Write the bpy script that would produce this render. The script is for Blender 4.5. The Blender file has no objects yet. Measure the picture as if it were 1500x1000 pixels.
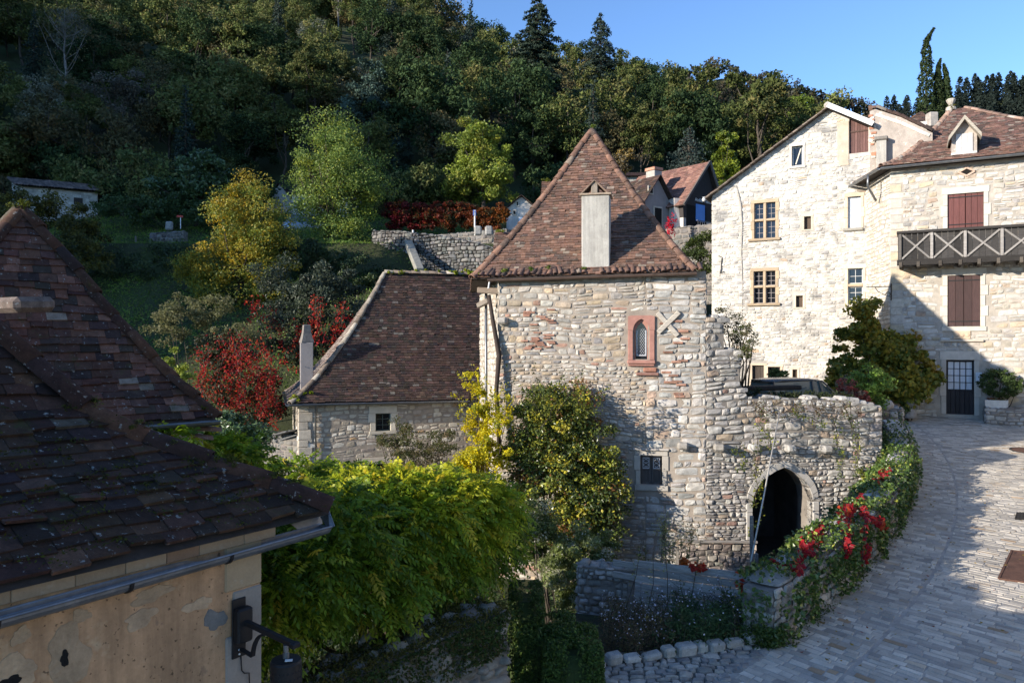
import bpy, math, random
import numpy as np
from mathutils import Vector
SC = bpy.context.scene
COL = SC.collection
RAD = math.radians
rng = np.random.default_rng(11)
random.seed(5)

# ---------------------------------------------------------------- camera, sky, sun, exposure
F = 1100.0                                   # focal length in photo pixels (photo 1500 wide)
cam_d = bpy.data.cameras.new("camera"); cam = bpy.data.objects.new("camera", cam_d)
COL.objects.link(cam); SC.camera = cam
cam.location = (0, 0, 0); cam.rotation_euler = (RAD(90), 0, 0)
cam_d.sensor_width = 36.0; cam_d.lens = 36.0 * F / 1500.0
cam_d.clip_start = 0.1; cam_d.clip_end = 3000
LD = Vector((0.85, 0.44, -0.27)).normalized()    # direction the sunlight travels
SUN_EL = math.asin(-LD.z)
w = bpy.data.worlds.new("World"); SC.world = w; w.use_nodes = True
wn = w.node_tree.nodes; wl = w.node_tree.links
bg = wn["Background"]; sky = wn.new("ShaderNodeTexSky"); sky.sky_type = 'NISHITA'
sky.sun_disc = False; sky.sun_elevation = SUN_EL
sky.sun_rotation = math.atan2(-LD.x, -LD.y)
sky.air_density = 0.75; sky.dust_density = 0.0; sky.ozone_density = 5.5; sky.altitude = 300
wl.new(sky.outputs[0], bg.inputs[0]); bg.inputs[1].default_value = 0.13
sd = bpy.data.lights.new("sun", 'SUN'); so = bpy.data.objects.new("sun", sd); COL.objects.link(so)
sd.energy = 2.9; sd.angle = RAD(0.5); sd.color = (1.0, 0.975, 0.95)
so.rotation_euler = LD.to_track_quat('-Z', 'Y').to_euler()
SC.view_settings.view_transform = 'Standard'; SC.view_settings.look = 'None'
SC.view_settings.gamma = 1.0; SC.view_settings.exposure = 1.55
SC.view_settings.use_white_balance = True; SC.view_settings.white_balance_temperature = 7550
SC.render.engine = 'CYCLES'
SC.cycles.max_bounces = 6; SC.cycles.diffuse_bounces = 4; SC.cycles.glossy_bounces = 2
SC.cycles.transmission_bounces = 3; SC.cycles.transparent_max_bounces = 4
SC.cycles.use_denoising = True

# ---------------------------------------------------------------- helpers
def P(px, py, d):
    return np.array(((px - 750) / F * d, d, (500 - py) / F * d))
def V(*a): return np.array(a, dtype=float)
def nrm(v):
    v = np.asarray(v, float); return v / max(np.linalg.norm(v), 1e-9)
UP = V(0, 0, 1)

class MB:
    """collects shapes and links them as one mesh object"""
    def __init__(s): s.v = []; s.q = []; s.t = []; s.c = []; s.n = 0; s.ng = []
    def add(s, verts, quads=None, tris=None, col=(1, 1, 1), ngons=None):
        verts = np.asarray(verts, float).reshape(-1, 3); k = len(verts)
        c = np.asarray(col, float)
        if c.ndim == 1: c = np.tile(c[:3], (k, 1))
        s.v.append(verts); s.c.append(c)
        if quads is not None and len(quads): s.q.append(np.asarray(quads, int).reshape(-1, 4) + s.n)
        if tris is not None and len(tris): s.t.append(np.asarray(tris, int).reshape(-1, 3) + s.n)
        if ngons:
            for g in ngons: s.ng.append([i + s.n for i in g])
        s.n += k
    def box(s, c, ax, ay, az, h, col=(1, 1, 1), bev=0.0):
        """centre, three unit axes, half sizes; optional chamfer"""
        c = np.asarray(c, float); ax, ay, az = nrm(ax), nrm(ay), nrm(az); hx, hy, hz = h
        if bev <= 0:
            vs = [c + ax * hx * i + ay * hy * j + az * hz * k for i in (-1, 1) for j in (-1, 1) for k in (-1, 1)]
            s.add(vs, [(0, 1, 3, 2), (4, 6, 7, 5), (0, 4, 5, 1), (2, 3, 7, 6), (0, 2, 6, 4), (1, 5, 7, 3)], col=col)
        else:
            b = min(bev, hx * .9, hy * .9, hz * .9); vs = []
            for i in (-1, 1):
                for j in (-1, 1):
                    for k in (-1, 1):
                        vs += [c + ax*(hx)*i + ay*(hy-b)*j + az*(hz-b)*k, c + ax*(hx-b)*i + ay*hy*j + az*(hz-b)*k, c + ax*(hx-b)*i + ay*(hy-b)*j + az*hz*k]
            I = lambda i, j, k, m: ((i*2 + j)*2 + k)*3 + m
            q = [(I(0,0,0,0),I(0,0,1,0),I(0,1,1,0),I(0,1,0,0)),(I(1,0,0,0),I(1,1,0,0),I(1,1,1,0),I(1,0,1,0)),
                 (I(0,0,0,1),I(1,0,0,1),I(1,0,1,1),I(0,0,1,1)),(I(0,1,0,1),I(0,1,1,1),I(1,1,1,1),I(1,1,0,1)),
                 (I(0,0,0,2),I(0,1,0,2),I(1,1,0,2),I(1,0,0,2)),(I(0,0,1,2),I(1,0,1,2),I(1,1,1,2),I(0,1,1,2))]
            for i in (0, 1):
                for j in (0, 1): q.append((I(i,j,0,0),I(i,j,1,0),I(i,j,1,1),I(i,j,0,1)))
            for i in (0, 1):
                for k in (0, 1): q.append((I(i,0,k,0),I(i,1,k,0),I(i,1,k,2),I(i,0,k,2)))
            for j in (0, 1):
                for k in (0, 1): q.append((I(0,j,k,1),I(1,j,k,1),I(1,j,k,2),I(0,j,k,2)))
            t = [(I(i,j,k,0),I(i,j,k,1),I(i,j,k,2)) for i in (0,1) for j in (0,1) for k in (0,1)]
            s.add(vs, q, t, col=col)
    def bar(s, a, b, w, h, up=(0, 0, 1), col=(1, 1, 1), bev=0.0):
        a = np.asarray(a, float); b = np.asarray(b, float); d = b - a; L = np.linalg.norm(d); d = nrm(d)
        sx = np.cross(d, np.asarray(up, float))
        if np.linalg.norm(sx) < 1e-4: sx = np.cross(d, V(1, 0, 0))
        sx = nrm(sx); u = np.cross(sx, d)
        s.box((a + b) / 2, d, sx, u, (L / 2, w / 2, h / 2), col, bev)
    def tube(s, pts, r, n=6, col=(1, 1, 1), caps=True):
        pts = np.asarray(pts, float); m = len(pts); r = np.broadcast_to(np.asarray(r, float), (m,))
        vs = []; prev = None
        for i in range(m):
            d = nrm(pts[min(i + 1, m - 1)] - pts[max(i - 1, 0)])
            a = prev if prev is not None else (V(1, 0, 0) if abs(d[0]) < .8 else V(0, 1, 0))
            a = nrm(a - d * np.dot(a, d)); b = np.cross(d, a); prev = a
            for k in range(n):
                t = 2 * math.pi * k / n; vs.append(pts[i] + (a * math.cos(t) + b * math.sin(t)) * r[i])
        q = [(i*n + k, i*n + (k+1) % n, (i+1)*n + (k+1) % n, (i+1)*n + k) for i in range(m-1) for k in range(n)]
        ng = [list(range(n))[::-1], [(m-1)*n + k for k in range(n)]] if caps else None
        s.add(vs, q, col=col, ngons=ng)
    def prism(s, poly, ext, col=(1, 1, 1)):
        poly = np.asarray(poly, float); k = len(poly); ext = np.asarray(ext, float)
        vs = np.vstack([poly, poly + ext])
        s.add(vs, [(i, (i+1) % k, k + (i+1) % k, k + i) for i in range(k)], ngons=[list(range(k))[::-1], [k + i for i in range(k)]], col=col)
    def poly(s, pts, col=(1, 1, 1)): s.add(pts, ngons=[list(range(len(pts)))], col=col)
    def lathe(s, base, prof, n=16, col=(1, 1, 1), axis=(0, 0, 1)):
        base = np.asarray(base, float); az = nrm(axis); ax = nrm(np.cross(az, V(.3, 1, .1))); ay = np.cross(az, ax); vs = []
        for (r, z) in prof:
            for k in range(n):
                t = 2 * math.pi * k / n; vs.append(base + az * z + (ax * math.cos(t) + ay * math.sin(t)) * r)
        m = len(prof)
        s.add(vs, [(i*n + k, i*n + (k+1) % n, (i+1)*n + (k+1) % n, (i+1)*n + k) for i in range(m-1) for k in range(n)],
              ngons=[list(range(n))[::-1], [(m-1)*n + k for k in range(n)]], col=col)
    def build(s, name, mat, parent=None, smooth=False):
        me = bpy.data.meshes.new(name)
        v = np.vstack(s.v); lv = []; ls = []; off = 0
        if s.q:
            q = np.vstack(s.q); lv.append(q.ravel()); ls.append(np.full(len(q), 4))
        if s.t:
            t = np.vstack(s.t); lv.append(t.ravel()); ls.append(np.full(len(t), 3))
        for g in s.ng: lv.append(np.array(g)); ls.append(np.array([len(g)]))
        lv = np.concatenate(lv).astype(np.int32); cnt = np.concatenate(ls).astype(np.int32)
        st = np.concatenate([[0], np.cumsum(cnt)[:-1]]).astype(np.int32)
        me.vertices.add(len(v)); me.vertices.foreach_set("co", v.ravel().astype(np.float32))
        me.loops.add(len(lv)); me.loops.foreach_set("vertex_index", lv)
        me.polygons.add(len(cnt)); me.polygons.foreach_set("loop_start", st)
        me.polygons.foreach_set("loop_total", cnt)
        me.polygons.foreach_set("use_smooth", np.full(len(cnt), bool(smooth)))
        c = np.vstack(s.c); c4 = np.ones((len(c), 4), np.float32); c4[:, :3] = c
        at = me.color_attributes.new("Col", 'FLOAT_COLOR', 'POINT'); at.data.foreach_set("color", c4.ravel())
        me.update(calc_edges=True); me.validate()
        me.materials.append(mat)
        o = bpy.data.objects.new(name, me); COL.objects.link(o)
        if parent is not None:
            o.parent = parent
            if parent.type == 'EMPTY' or True: o.matrix_parent_inverse = wmat(parent).inverted()
        return o
def wmat(o):
    from mathutils import Matrix
    m = Matrix.LocRotScale(o.location, o.rotation_euler, o.scale)
    return (wmat(o.parent) @ o.matrix_parent_inverse @ m) if o.parent else m
def tag(o, label=None, cat=None, group=None, kind=None):
    if label: o['label'] = label
    if cat: o['category'] = cat
    if group: o['group'] = group
    if kind: o['kind'] = kind
    return o
def thing(name, label, cat, loc=(0, 0, 0), group=None):
    o = bpy.data.objects.new(name, None); COL.objects.link(o); o.location = [float(x) for x in loc]
    o.empty_display_size = .2
    return tag(o, label, cat, group, 'thing')
def dup(root, loc, rz=0.0, sc=(1, 1, 1), label=None, group=None):
    r = root.copy(); COL.objects.link(r); r.location = [float(x) for x in loc]; r.rotation_euler = (0, 0, rz); r.scale = sc
    if label: r['label'] = label
    if group: r['group'] = group
    for ch in list(root.children):
        c = ch.copy(); COL.objects.link(c); c.parent = r
        for g in list(ch.children):
            e = g.copy(); COL.objects.link(e); e.parent = c
    return r

# ---------------------------------------------------------------- materials
def nt(name):
    m = bpy.data.materials.new(name); m.use_nodes = True
    return m, m.node_tree.nodes, m.node_tree.links, m.node_tree.nodes["Principled BSDF"]
def noise(n, l, co, scale, detail=4, rough=.6):
    t = n.new("ShaderNodeTexNoise"); t.inputs["Scale"].default_value = scale; t.inputs["Detail"].default_value = detail
    t.inputs["Roughness"].default_value = rough; l.new(co, t.inputs["Vector"]); return t
def ramp(n, l, src, stops):
    r = n.new("ShaderNodeValToRGB"); e = r.color_ramp.elements
    while len(e) < len(stops): e.new(0.5)
    for x, (p, c) in zip(e, stops):
        x.position = p; x.color = (*c, 1) if len(c) == 3 else c
    l.new(src, r.inputs[0]); return r
def mixc(n, l, fac, a, b, mode='MIX'):
    m = n.new("ShaderNodeMix"); m.data_type = 'RGBA'; m.blend_type = mode
    if isinstance(fac, (int, float)): m.inputs[0].default_value = fac
    else: l.new(fac, m.inputs[0])
    for i, x in ((6, a), (7, b)):
        if isinstance(x, tuple): m.inputs[i].default_value = (*x, 1)
        else: l.new(x, m.inputs[i])
    return m.outputs[2]
def g3(v): return (v, v, v)
def surf(name, base=None, rough=.85, var=.35, vscale=6.0, fine=40.0, bump=.25, bdist=.01, spots=None, spots2=None, metal=0.0, stretch=None, spec=.3, streak=0.0, pits=None):
    """base None: the 'Col' attribute is the colour. spots: (scale, lo, hi, colour, strength)"""
    m, n, l, b = nt(name)
    tc = n.new("ShaderNodeTexCoord"); co = tc.outputs["Object"]
    if stretch:
        mp = n.new("ShaderNodeMapping"); mp.inputs["Scale"].default_value = stretch; l.new(co, mp.inputs[0]); co = mp.outputs[0]
    if base is None:
        a = n.new("ShaderNodeAttribute"); a.attribute_name = "Col"; c = a.outputs["Color"]
    else:
        r_ = n.new("ShaderNodeRGB"); r_.outputs[0].default_value = (*base, 1); c = r_.outputs[0]
    n1 = noise(n, l, co, vscale); n2 = noise(n, l, co, fine, 6, .7)
    r1 = ramp(n, l, n1.outputs[0], [(.25, g3(1 - var)), (.75, g3(1 + var * .6))])
    c = mixc(n, l, 1.0, c, r1.outputs[0], 'MULTIPLY')
    r2 = ramp(n, l, n2.outputs[0], [(.25, g3(1 - var * .7)), (.75, g3(1 + var * .5))])
    c = mixc(n, l, 1.0, c, r2.outputs[0], 'MULTIPLY')
    for sp in (spots, spots2):
        if sp:
            ns = noise(n, l, co, sp[0], 5, .65)
            rr = ramp(n, l, ns.outputs[0], [(sp[1], g3(0)), (sp[2], g3(sp[4]))])
            c = mixc(n, l, rr.outputs[0], c, sp[3])
    if streak:
        mp2 = n.new("ShaderNodeMapping"); mp2.inputs["Scale"].default_value = (5, 5, .45); l.new(tc.outputs["Object"], mp2.inputs[0])
        n5 = noise(n, l, mp2.outputs[0], 1.6, 6, .65); r5 = ramp(n, l, n5.outputs[0], [(.38, g3(1 - streak)), (.62, g3(1.04))]); c = mixc(n, l, 1.0, c, r5.outputs[0], 'MULTIPLY')
    if pits:
        n6 = noise(n, l, tc.outputs["Object"], pits, 3, .5); r6 = ramp(n, l, n6.outputs[0], [(.30, g3(.35)), (.36, g3(1))]); c = mixc(n, l, 1.0, c, r6.outputs[0], 'MULTIPLY')
    l.new(c, b.inputs["Base Color"]); b.inputs["Roughness"].default_value = rough; b.inputs["Metallic"].default_value = metal
    b.inputs["Specular IOR Level"].default_value = spec
    if bump > 0:
        bp = n.new("ShaderNodeBump"); bp.inputs["Strength"].default_value = bump; bp.inputs["Distance"].default_value = bdist
        l.new(n2.outputs[0], bp.inputs["Height"]); l.new(bp.outputs[0], b.inputs["Normal"])
    return m
def leafmat(name, trans=.35, rough=.5, var=.25, spec=.35):
    m, n, l, b = nt(name)
    a = n.new("ShaderNodeAttribute"); a.attribute_name = "Col"
    oi = n.new("ShaderNodeObjectInfo")
    r = ramp(n, l, oi.outputs["Random"], [(0, g3(1 - var)), (1, g3(1 + var))])
    c = mixc(n, l, 1.0, a.outputs["Color"], r.outputs[0], 'MULTIPLY')
    l.new(c, b.inputs["Base Color"]); b.inputs["Roughness"].default_value = rough; b.inputs["Specular IOR Level"].default_value = spec
    tr = n.new("ShaderNodeBsdfTranslucent"); l.new(c, tr.inputs[0])
    mx = n.new("ShaderNodeMixShader"); mx.inputs[0].default_value = trans
    l.new(b.outputs[0], mx.inputs[1]); l.new(tr.outputs[0], mx.inputs[2])
    l.new(mx.outputs[0], n["Material Output"].inputs["Surface"])
    return m
M = {}
M['stone'] = surf("rubble_stone", None, .9, .38, 7, 45, .5, .012, spots=(9, .58, .72, (.30, .29, .27), .55), spots2=(60, .62, .72, (.55, .54, .50), .5))
M['stone_white'] = surf("pale_stone", None, .9, .26, 5, 40, .45, .012, spots=(2.2, .56, .72, (.15, .145, .14), .6), spots2=(30, .64, .74, (.30, .29, .27), .5))
M['stone_stain'] = surf("stained_pale_stone", None, .9, .26, 5, 40, .45, .012, spots=(1.1, .50, .66, (.13, .125, .12), .6), spots2=(14, .57, .68, (.24, .23, .21), .6))
M['stone_clean'] = surf("dressed_stone", None, .85, .18, 4, 60, .25, .006, spots=(14, .6, .75, (.42, .38, .31), .5))
M['mortar'] = surf("lime_mortar", (.31, .262, .215), .95, .3, 3, 50, .5, .012)
M['mortar_grey'] = surf("grey_mortar", (.22, .195, .17), .95, .35, 3, 50, .5, .012)
M['mortar_white'] = surf("pale_mortar", (.50, .465, .41), .95, .25, 3, 50, .4, .01, spots=(1.1, .50, .66, (.16, .155, .15), .55))
M['tile_red'] = surf("red_roof_tile", None, .9, .35, 9, 60, .4, .006, spots=(34, .60, .68, (.46, .42, .36), .7), spots2=(4, .52, .70, (.085, .06, .05), .7))
M['tile_brown'] = surf("brown_roof_tile", None, .92, .4, 9, 60, .4, .006, spots=(30, .645, .70, (.42, .40, .36), .7), spots2=(6, .64, .75, (.05, .055, .02), .55))
M['tile_near'] = surf("old_mossy_tile", None, .92, .5, 12, 70, .6, .008, spots=(22, .62, .67, (.30, .30, .28), .75), spots2=(5, .60, .72, (.04, .048, .012), .85))
M['under'] = surf("roof_boards", (.05, .04, .035), .9)
M['plaster'] = surf("ochre_lime_render", (.53, .31, .17), .95, .28, 2.2, 26, .55, .012, spots=(2.6, .58, .66, (.58, .41, .25), .8), spots2=(5.5, .645, .70, (.32, .20, .125), .8), streak=.28, pits=38)
M['render'] = surf("grey_render", (.42, .40, .36), .95, .22, 3, 30, .6, .02, spots=(5, .6, .75, (.22, .21, .19), .5), streak=.22)
M['render_shaded'] = surf('shaded_grey_render', (.27, .25, .245), .95, .15, 2, 30, .3, .01)  # darker copy of the grey render; shade put into the colour
M['render_pale'] = surf("pale_render", (.60, .55, .50), .95, .15, 2, 30, .3, .01, streak=.2)
M['render_old'] = surf("old_render", (.40, .345, .30), .95, .28, 3, 30, .6, .02, spots=(6, .62, .66, (.62, .58, .52), .8))
M['zinc'] = surf("zinc", (.20, .21, .22), .42, .25, 5, 30, .1, .003, metal=.75, spec=.5, spots=(7, .55, .7, (.32, .33, .34), .5))
M['copper'] = surf("brown_gutter", (.16, .11, .09), .5, .25, 5, 30, .1, .003, metal=.5)
M['iron'] = surf("black_iron", (.018, .017, .018), .55, .3, 12, 60, .15, .002, metal=.3, spec=.4)
M['wood_grey'] = surf("weathered_wood", None, .9, .4, 4, 40, .5, .006, stretch=(1, 1, 9))
M['plank_grey'] = surf("weathered_plank", None, .92, .45, 3, 30, .6, .006, stretch=(1.0, 1.0, 14))
M['wood_dark'] = surf("dark_wood", None, .85, .35, 5, 40, .4, .005, stretch=(8, 8, .7))
M['red_sand'] = surf("red_sandstone", (.34, .17, .135), .9, .22, 6, 50, .3, .006)
M['shutter'] = surf("maroon_paint", None, .6, .3, 4, 50, .3, .003, stretch=(7, 7, .8), spots=(18, .66, .74, (.35, .28, .26), .6))
M['paint'] = surf("painted_wood", None, .6, .15, 4, 40, .15, .003)
M['glass'] = surf("dark_window_glass", (.012, .014, .018), .06, .1, 3, 20, 0, spec=.5)
M['curtain'] = surf("net_curtain", (.62, .63, .66), .8, .2, 3, 20, 0, stretch=(14, 14, .6))
M['dark'] = surf("dark_interior", (.012, .011, .01), .95, .2, 3, 20, 0)
M['leaf'] = leafmat("leaf"); M['leaf_dry'] = leafmat("matt_leaf", .25, .75, .3, .15); M['leaf_gloss'] = leafmat("glossy_leaf", .2, .32, .2, .5)
M['leaf_thin'] = leafmat("thin_leaf", .5, .5, .15, .3)
M['leaf_far'] = leafmat("far_leaf", .2, .8, .3, .1)
M['needle'] = leafmat("needle", .1, .7, .2, .2)
M['bark'] = surf("bark", (.075, .06, .047), .95, .4, 8, 30, .6, .02)
M['bark_pale'] = surf("pale_bark", (.22, .20, .18), .95, .4, 8, 30, .6, .02)
M['paver'] = surf("limestone_paver", None, .8, .22, 5, 45, .35, .006, spots=(1.1, .58, .75, (.16, .15, .145), .35), spots2=(.45, .52, .68, (.20, .185, .165), .4))
M['joint'] = surf("sand_joint", (.36, .34, .31), .95, .3, 4, 50, .5, .01)
M['soil'] = surf("garden_soil", (.050, .045, .025), .95, .5, 2, 20, .8, .05, spots=(1.2, .5, .65, (.045, .075, .018), .7))
M['terrace'] = surf("terrace_gravel", (.26, .24, .21), .95, .3, 3, 30, .5, .02)
M['moss'] = surf("moss", (.12, .14, .012), .95, .5, 20, 90, .9, .02)
M['rust'] = surf("rusty_steel", (.12, .06, .042), .8, .4, 5, 30, .3, .004, spots=(9, .66, .70, (.4, .35, .3), .7))
M['cement'] = surf("cement_patch", (.19, .18, .165), .95, .25, 10, 50, .5, .01)
M['white'] = surf("white_paint", (.72, .72, .70), .55, .1, 4, 30, .1, .003)
M['blue'] = surf("blue_sign", (.05, .14, .50), .5, .1, 4, 30, 0)
M['redpaint'] = surf("red_sign", (.55, .07, .05), .5, .1, 4, 30, 0)
M['carpaint'] = surf("car_paint", (.11, .115, .12), .25, .05, 4, 30, 0, metal=.3, spec=.6)
M['car_glass'] = surf('car_glass', (.12, .15, .14), .08, .1, 3, 20, 0, spec=.8)
M['carpale'] = surf("pale_car_paint", (.35, .40, .46), .25, .05, 4, 30, 0, metal=.4, spec=.6)
M['rubber'] = surf("rubber", (.02, .02, .02), .8, .2, 4, 30, 0)
M['string'] = surf("pale_rod", (.55, .50, .42), .7, .2, 4, 30, .1)
M['cable'] = surf("cable", (.015, .015, .015), .6, .1, 4, 30, 0)
# ---------------------------------------------------------------- walls, stones, tiles
class Wall:
    """a vertical plane: o = plan origin, d = plan direction (rightwards seen from outside); pt(u, z, n)"""
    def __init__(s, a, b):
        s.o = V(a[0], a[1], 0); dd = V(b[0] - a[0], b[1] - a[1], 0); s.L = np.linalg.norm(dd); s.U = dd / s.L
        s.N = V(s.U[1], -s.U[0], 0)
    def pt(s, u, z, n=0.0):
        u = np.asarray(u, float); z = np.asarray(z, float); n = np.asarray(n, float)
        return s.o + u[..., None] * s.U + z[..., None] * UP + n[..., None] * s.N
    def off(s, n):
        q = Wall((0, 0), (1, 0)); q.o = s.o + s.N * n; q.U = s.U; q.N = s.N; q.L = s.L; return q
    def px(s, x, y):
        r = V((x - 750) / F, 1, (500 - y) / F); t = np.dot(s.o, s.N) / np.dot(r, s.N); p = r * t
        return float(np.dot(p - s.o, s.U)), float(p[2])
    def rect(s, x0, y0, x1, y1):
        xm, ym = (x0 + x1) / 2, (y0 + y1) / 2
        return s.px(x0, ym)[0], s.px(x1, ym)[0], s.px(xm, y1)[1], s.px(xm, y0)[1]     # u0, u1, z0, z1
class Arc:
    """vertical wall along a circle about c; u runs along the circle from angle a0, seen from outside"""
    def __init__(s, c, R, a0): s.c = V(c[0], c[1], 0); s.R = R; s.a0 = a0
    def pt(s, u, z, n=0.0):
        u = np.asarray(u, float); z = np.asarray(z, float); n = np.asarray(n, float)
        a = s.a0 + u / s.R; r = s.R + n
        return s.c + np.stack([np.cos(a) * r, np.sin(a) * r, z + 0 * u], -1)
def pick(pal, k, r=None):
    r = r or rng
    w_ = np.array([p[1] for p in pal], float); w_ /= w_.sum(); c = np.array([p[0] for p in pal], float)
    return c[r.choice(len(pal), k, p=w_)]
def interp(pts):
    xs = [p[0] for p in pts]; zs = [p[1] for p in pts]
    return lambda u: np.interp(u, xs, zs)
def stones(mb, W, u0, u1, z0, ztop, course=(.12, .2), length=(.18, .45), relief=.045, pal=(((.4, .37, .32), 1),), n=5, holes=(), joint=.014, wob=.03, skip=None, bright=.22, zfun=None, split=.22, quoin=None):
    """rubble stones laid in wavering courses, each a rounded block of its own size and colour"""
    cells = []; z = z0; row = 0
    zt = ztop if callable(ztop) else (lambda u: ztop)
    zmax = max(float(zt(u)) for u in np.linspace(u0, u1, 60))
    while z < zmax:
        h = rng.uniform(*course); u = u0 - rng.uniform(0, length[0]); row += 1
        while u < u1:
            l = rng.uniform(*length) * (.7 + .6 * (h - course[0]) / max(course[1] - course[0], 1e-3))
            a, b = max(u, u0), min(u + l, u1)
            if quoin:
                for (qu, ql) in quoin:
                    pass
            if b - a > .05:
                if rng.random() < split and h > course[0] * 1.15:
                    k = rng.uniform(.4, .6); cells += [(a, b, z, z + h * k), (a, b, z + h * k, z + h)]
                elif rng.random() < .12 and b - a > .25:
                    k = a + (b - a) * rng.uniform(.4, .6); cells += [(a, k, z, z + h * rng.uniform(.75, 1)), (k, b, z + h * rng.uniform(0, .2), z + h)]
                else: cells.append((a, b, z, z + h))
            u += l
        z += h
    out = []
    for a, b, c, d in cells:
        m = float(zt((a + b) / 2))
        if (c + d) / 2 > m: continue
        d = min(d, m)
        bad = False
        for (ha, hb, hc, hd) in holes:
            if b > ha and a < hb and d > hc and c < hd:
                ca, cc = (a + b) / 2, (c + d) / 2
                if ha < ca < hb and hc < cc < hd: bad = True; break
                if a < ha < b and ca <= ha: b = min(b, ha)
                elif a < hb < b and ca >= hb: a = max(a, hb)
                elif cc <= hc: d = min(d, hc)
                else: c = max(c, hd)
        if bad or b - a < .035 or d - c < .03: continue
        if skip is not None and skip((a + b) / 2, (c + d) / 2): continue
        out.append((a, b, c, d))
    if not out: return
    R = np.array(out); S = len(R)
    j = joint / 2
    cu = np.stack([R[:, 0] + j, R[:, 1] - j, R[:, 1] - j, R[:, 0] + j], 1)
    cz = np.stack([R[:, 2] + j, R[:, 2] + j, R[:, 3] - j, R[:, 3] - j], 1)
    hgt = (R[:, 3] - R[:, 2])[:, None]; wid = (R[:, 1] - R[:, 0])[:, None]
    cu = cu + rng.normal(0, .075, (S, 4)) * np.minimum(wid, .3); cz = cz + rng.normal(0, .085, (S, 4)) * np.minimum(hgt, .25)
    cz = cz + wob * (np.sin(cu * 1.7 + R[:, 2:3] * .9) + .6 * np.sin(cu * 3.9 + 1.3 + R[:, 2:3] * 2.2))
    g = np.array({4: [-1, -.8, .8, 1], 5: [-1, -.84, 0, .84, 1], 6: [-1, -.88, -.42, .35, .88, 1], 7: [-1, -.9, -.5, 0, .5, .9, 1]}[n]); A, B = np.meshgrid(g, g); A = A.ravel(); B = B.ravel()
    rr = 1 - .10 * (A * A * B * B)
    a_ = (A * rr + 1) / 2; b_ = (B * rr + 1) / 2
    wts = np.stack([(1-a_)*(1-b_), a_*(1-b_), a_*b_, (1-a_)*b_], 0)
    U = cu @ wts; Z = cz @ wts
    prof = ((1 - np.abs(A)**7) * (1 - np.abs(B)**7)) ** .6
    dep = rng.uniform(.12, 1.0, (S, 1)) * relief * .85 + .003
    D = -.010 + prof[None] * (dep + .010) + rng.normal(0, 1, (S, n*n)) * relief * .11 * (prof[None] > .01)
    tilt = rng.normal(0, .16, (S, 2)) * relief
    D += (tilt[:, :1] * A[None] + tilt[:, 1:] * B[None]) * prof[None]
    if zfun is not None: Z = Z + zfun(U)
    Pv = W.pt(U, Z, D)
    f = np.array([(r*n + c, r*n + c + 1, (r+1)*n + c + 1, (r+1)*n + c) for r in range(n-1) for c in range(n-1)])
    q = (f[None] + (np.arange(S) * n * n)[:, None, None]).reshape(-1, 4)
    col = pick(pal, S) * rng.uniform(1 - bright, 1 + bright, (S, 1)) + rng.normal(0, .004, (S, 3))*V(1.4, .6, 1)
    mb.add(Pv.reshape(-1, 3), q, col=np.repeat(np.clip(col, .01, .95), n*n, 0))
def backing(mb, W, u0, u1, z0, top, holes=(), n=0.0):
    """flat mortar face with rectangular openings; top = list of (u, z)"""
    us = sorted(set([u0, u1] + [p[0] for p in top if u0 < p[0] < u1] + [x for h in holes for x in h[:2] if u0 < x < u1]))
    f = interp(top)
    for a, b in zip(us[:-1], us[1:]):
        zl = sorted(set([z0] + [x for h in holes if h[0] < (a+b)/2 < h[1] for x in h[2:] if z0 < x < min(f(a), f(b))]))
        for i, c in enumerate(zl):
            last = i == len(zl) - 1
            d = None if last else zl[i+1]
            cc = c + .001 if last else (c + d) / 2
            if any(h[0] < (a+b)/2 < h[1] and h[2] < cc < h[3] for h in holes): continue
            za, zb = (f(a), f(b)) if last else (d, d)
            mb.add([W.pt(a, c, n), W.pt(b, c, n), W.pt(b, zb, n), W.pt(a, za, n)], [(0, 1, 2, 3)])
def reveal(mb, W, r, depth, col=(.4, .36, .3), n=.0):
    u0, u1, z0, z1 = r
    p = [W.pt(u, z, n) for u, z in ((u0, z0), (u1, z0), (u1, z1), (u0, z1))]; q = [x - W.N * (depth + n) for x in p]
    for i in range(4):
        k = (i + 1) % 4; mb.add([p[i], q[i], q[k], p[k]], [(0, 1, 2, 3)], col=col)
def blk(mb, W, u0, u1, z0, z1, n0, n1, col=(1, 1, 1), bev=.008):
    c = W.pt((u0+u1)/2, (z0+z1)/2, (n0+n1)/2); mb.box(c, W.U, UP, W.N, ((u1-u0)/2, (z1-z0)/2, (n1-n0)/2), col, bev)
def surround(mb, W, r, wj=.16, wt=.2, wb=.14, proud=.012, depth=.18, col=(.55, .49, .40), quoin=.35, sill=.05, n=3):
    """dressed stone frame of jamb blocks, lintel and sill round an opening"""
    u0, u1, z0, z1 = r
    v = lambda: np.array(col) * rng.uniform(.88, 1.1)
    blk(mb, W, u0 - wj * 1.1, u1 + wj * 1.1, z1, z1 + wt, -depth, proud, v())
    if wb > 0: blk(mb, W, u0 - wj * 1.0 - .02, u1 + wj * 1.0 + .02, z0 - wb, z0, -depth, proud + sill, v())
    for side in (-1, 1):
        z = z0
        for k in range(n):
            zz = z0 + (z1 - z0) * (k + 1) / n
            ww = wj * (1 + (quoin if k % 2 else -.1))
            a, b = (u0 - ww, u0) if side < 0 else (u1, u1 + ww)
            blk(mb, W, a, b, z + .004, zz - .004, -depth, proud + rng.uniform(-.004, .004), v()); z = zz
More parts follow.
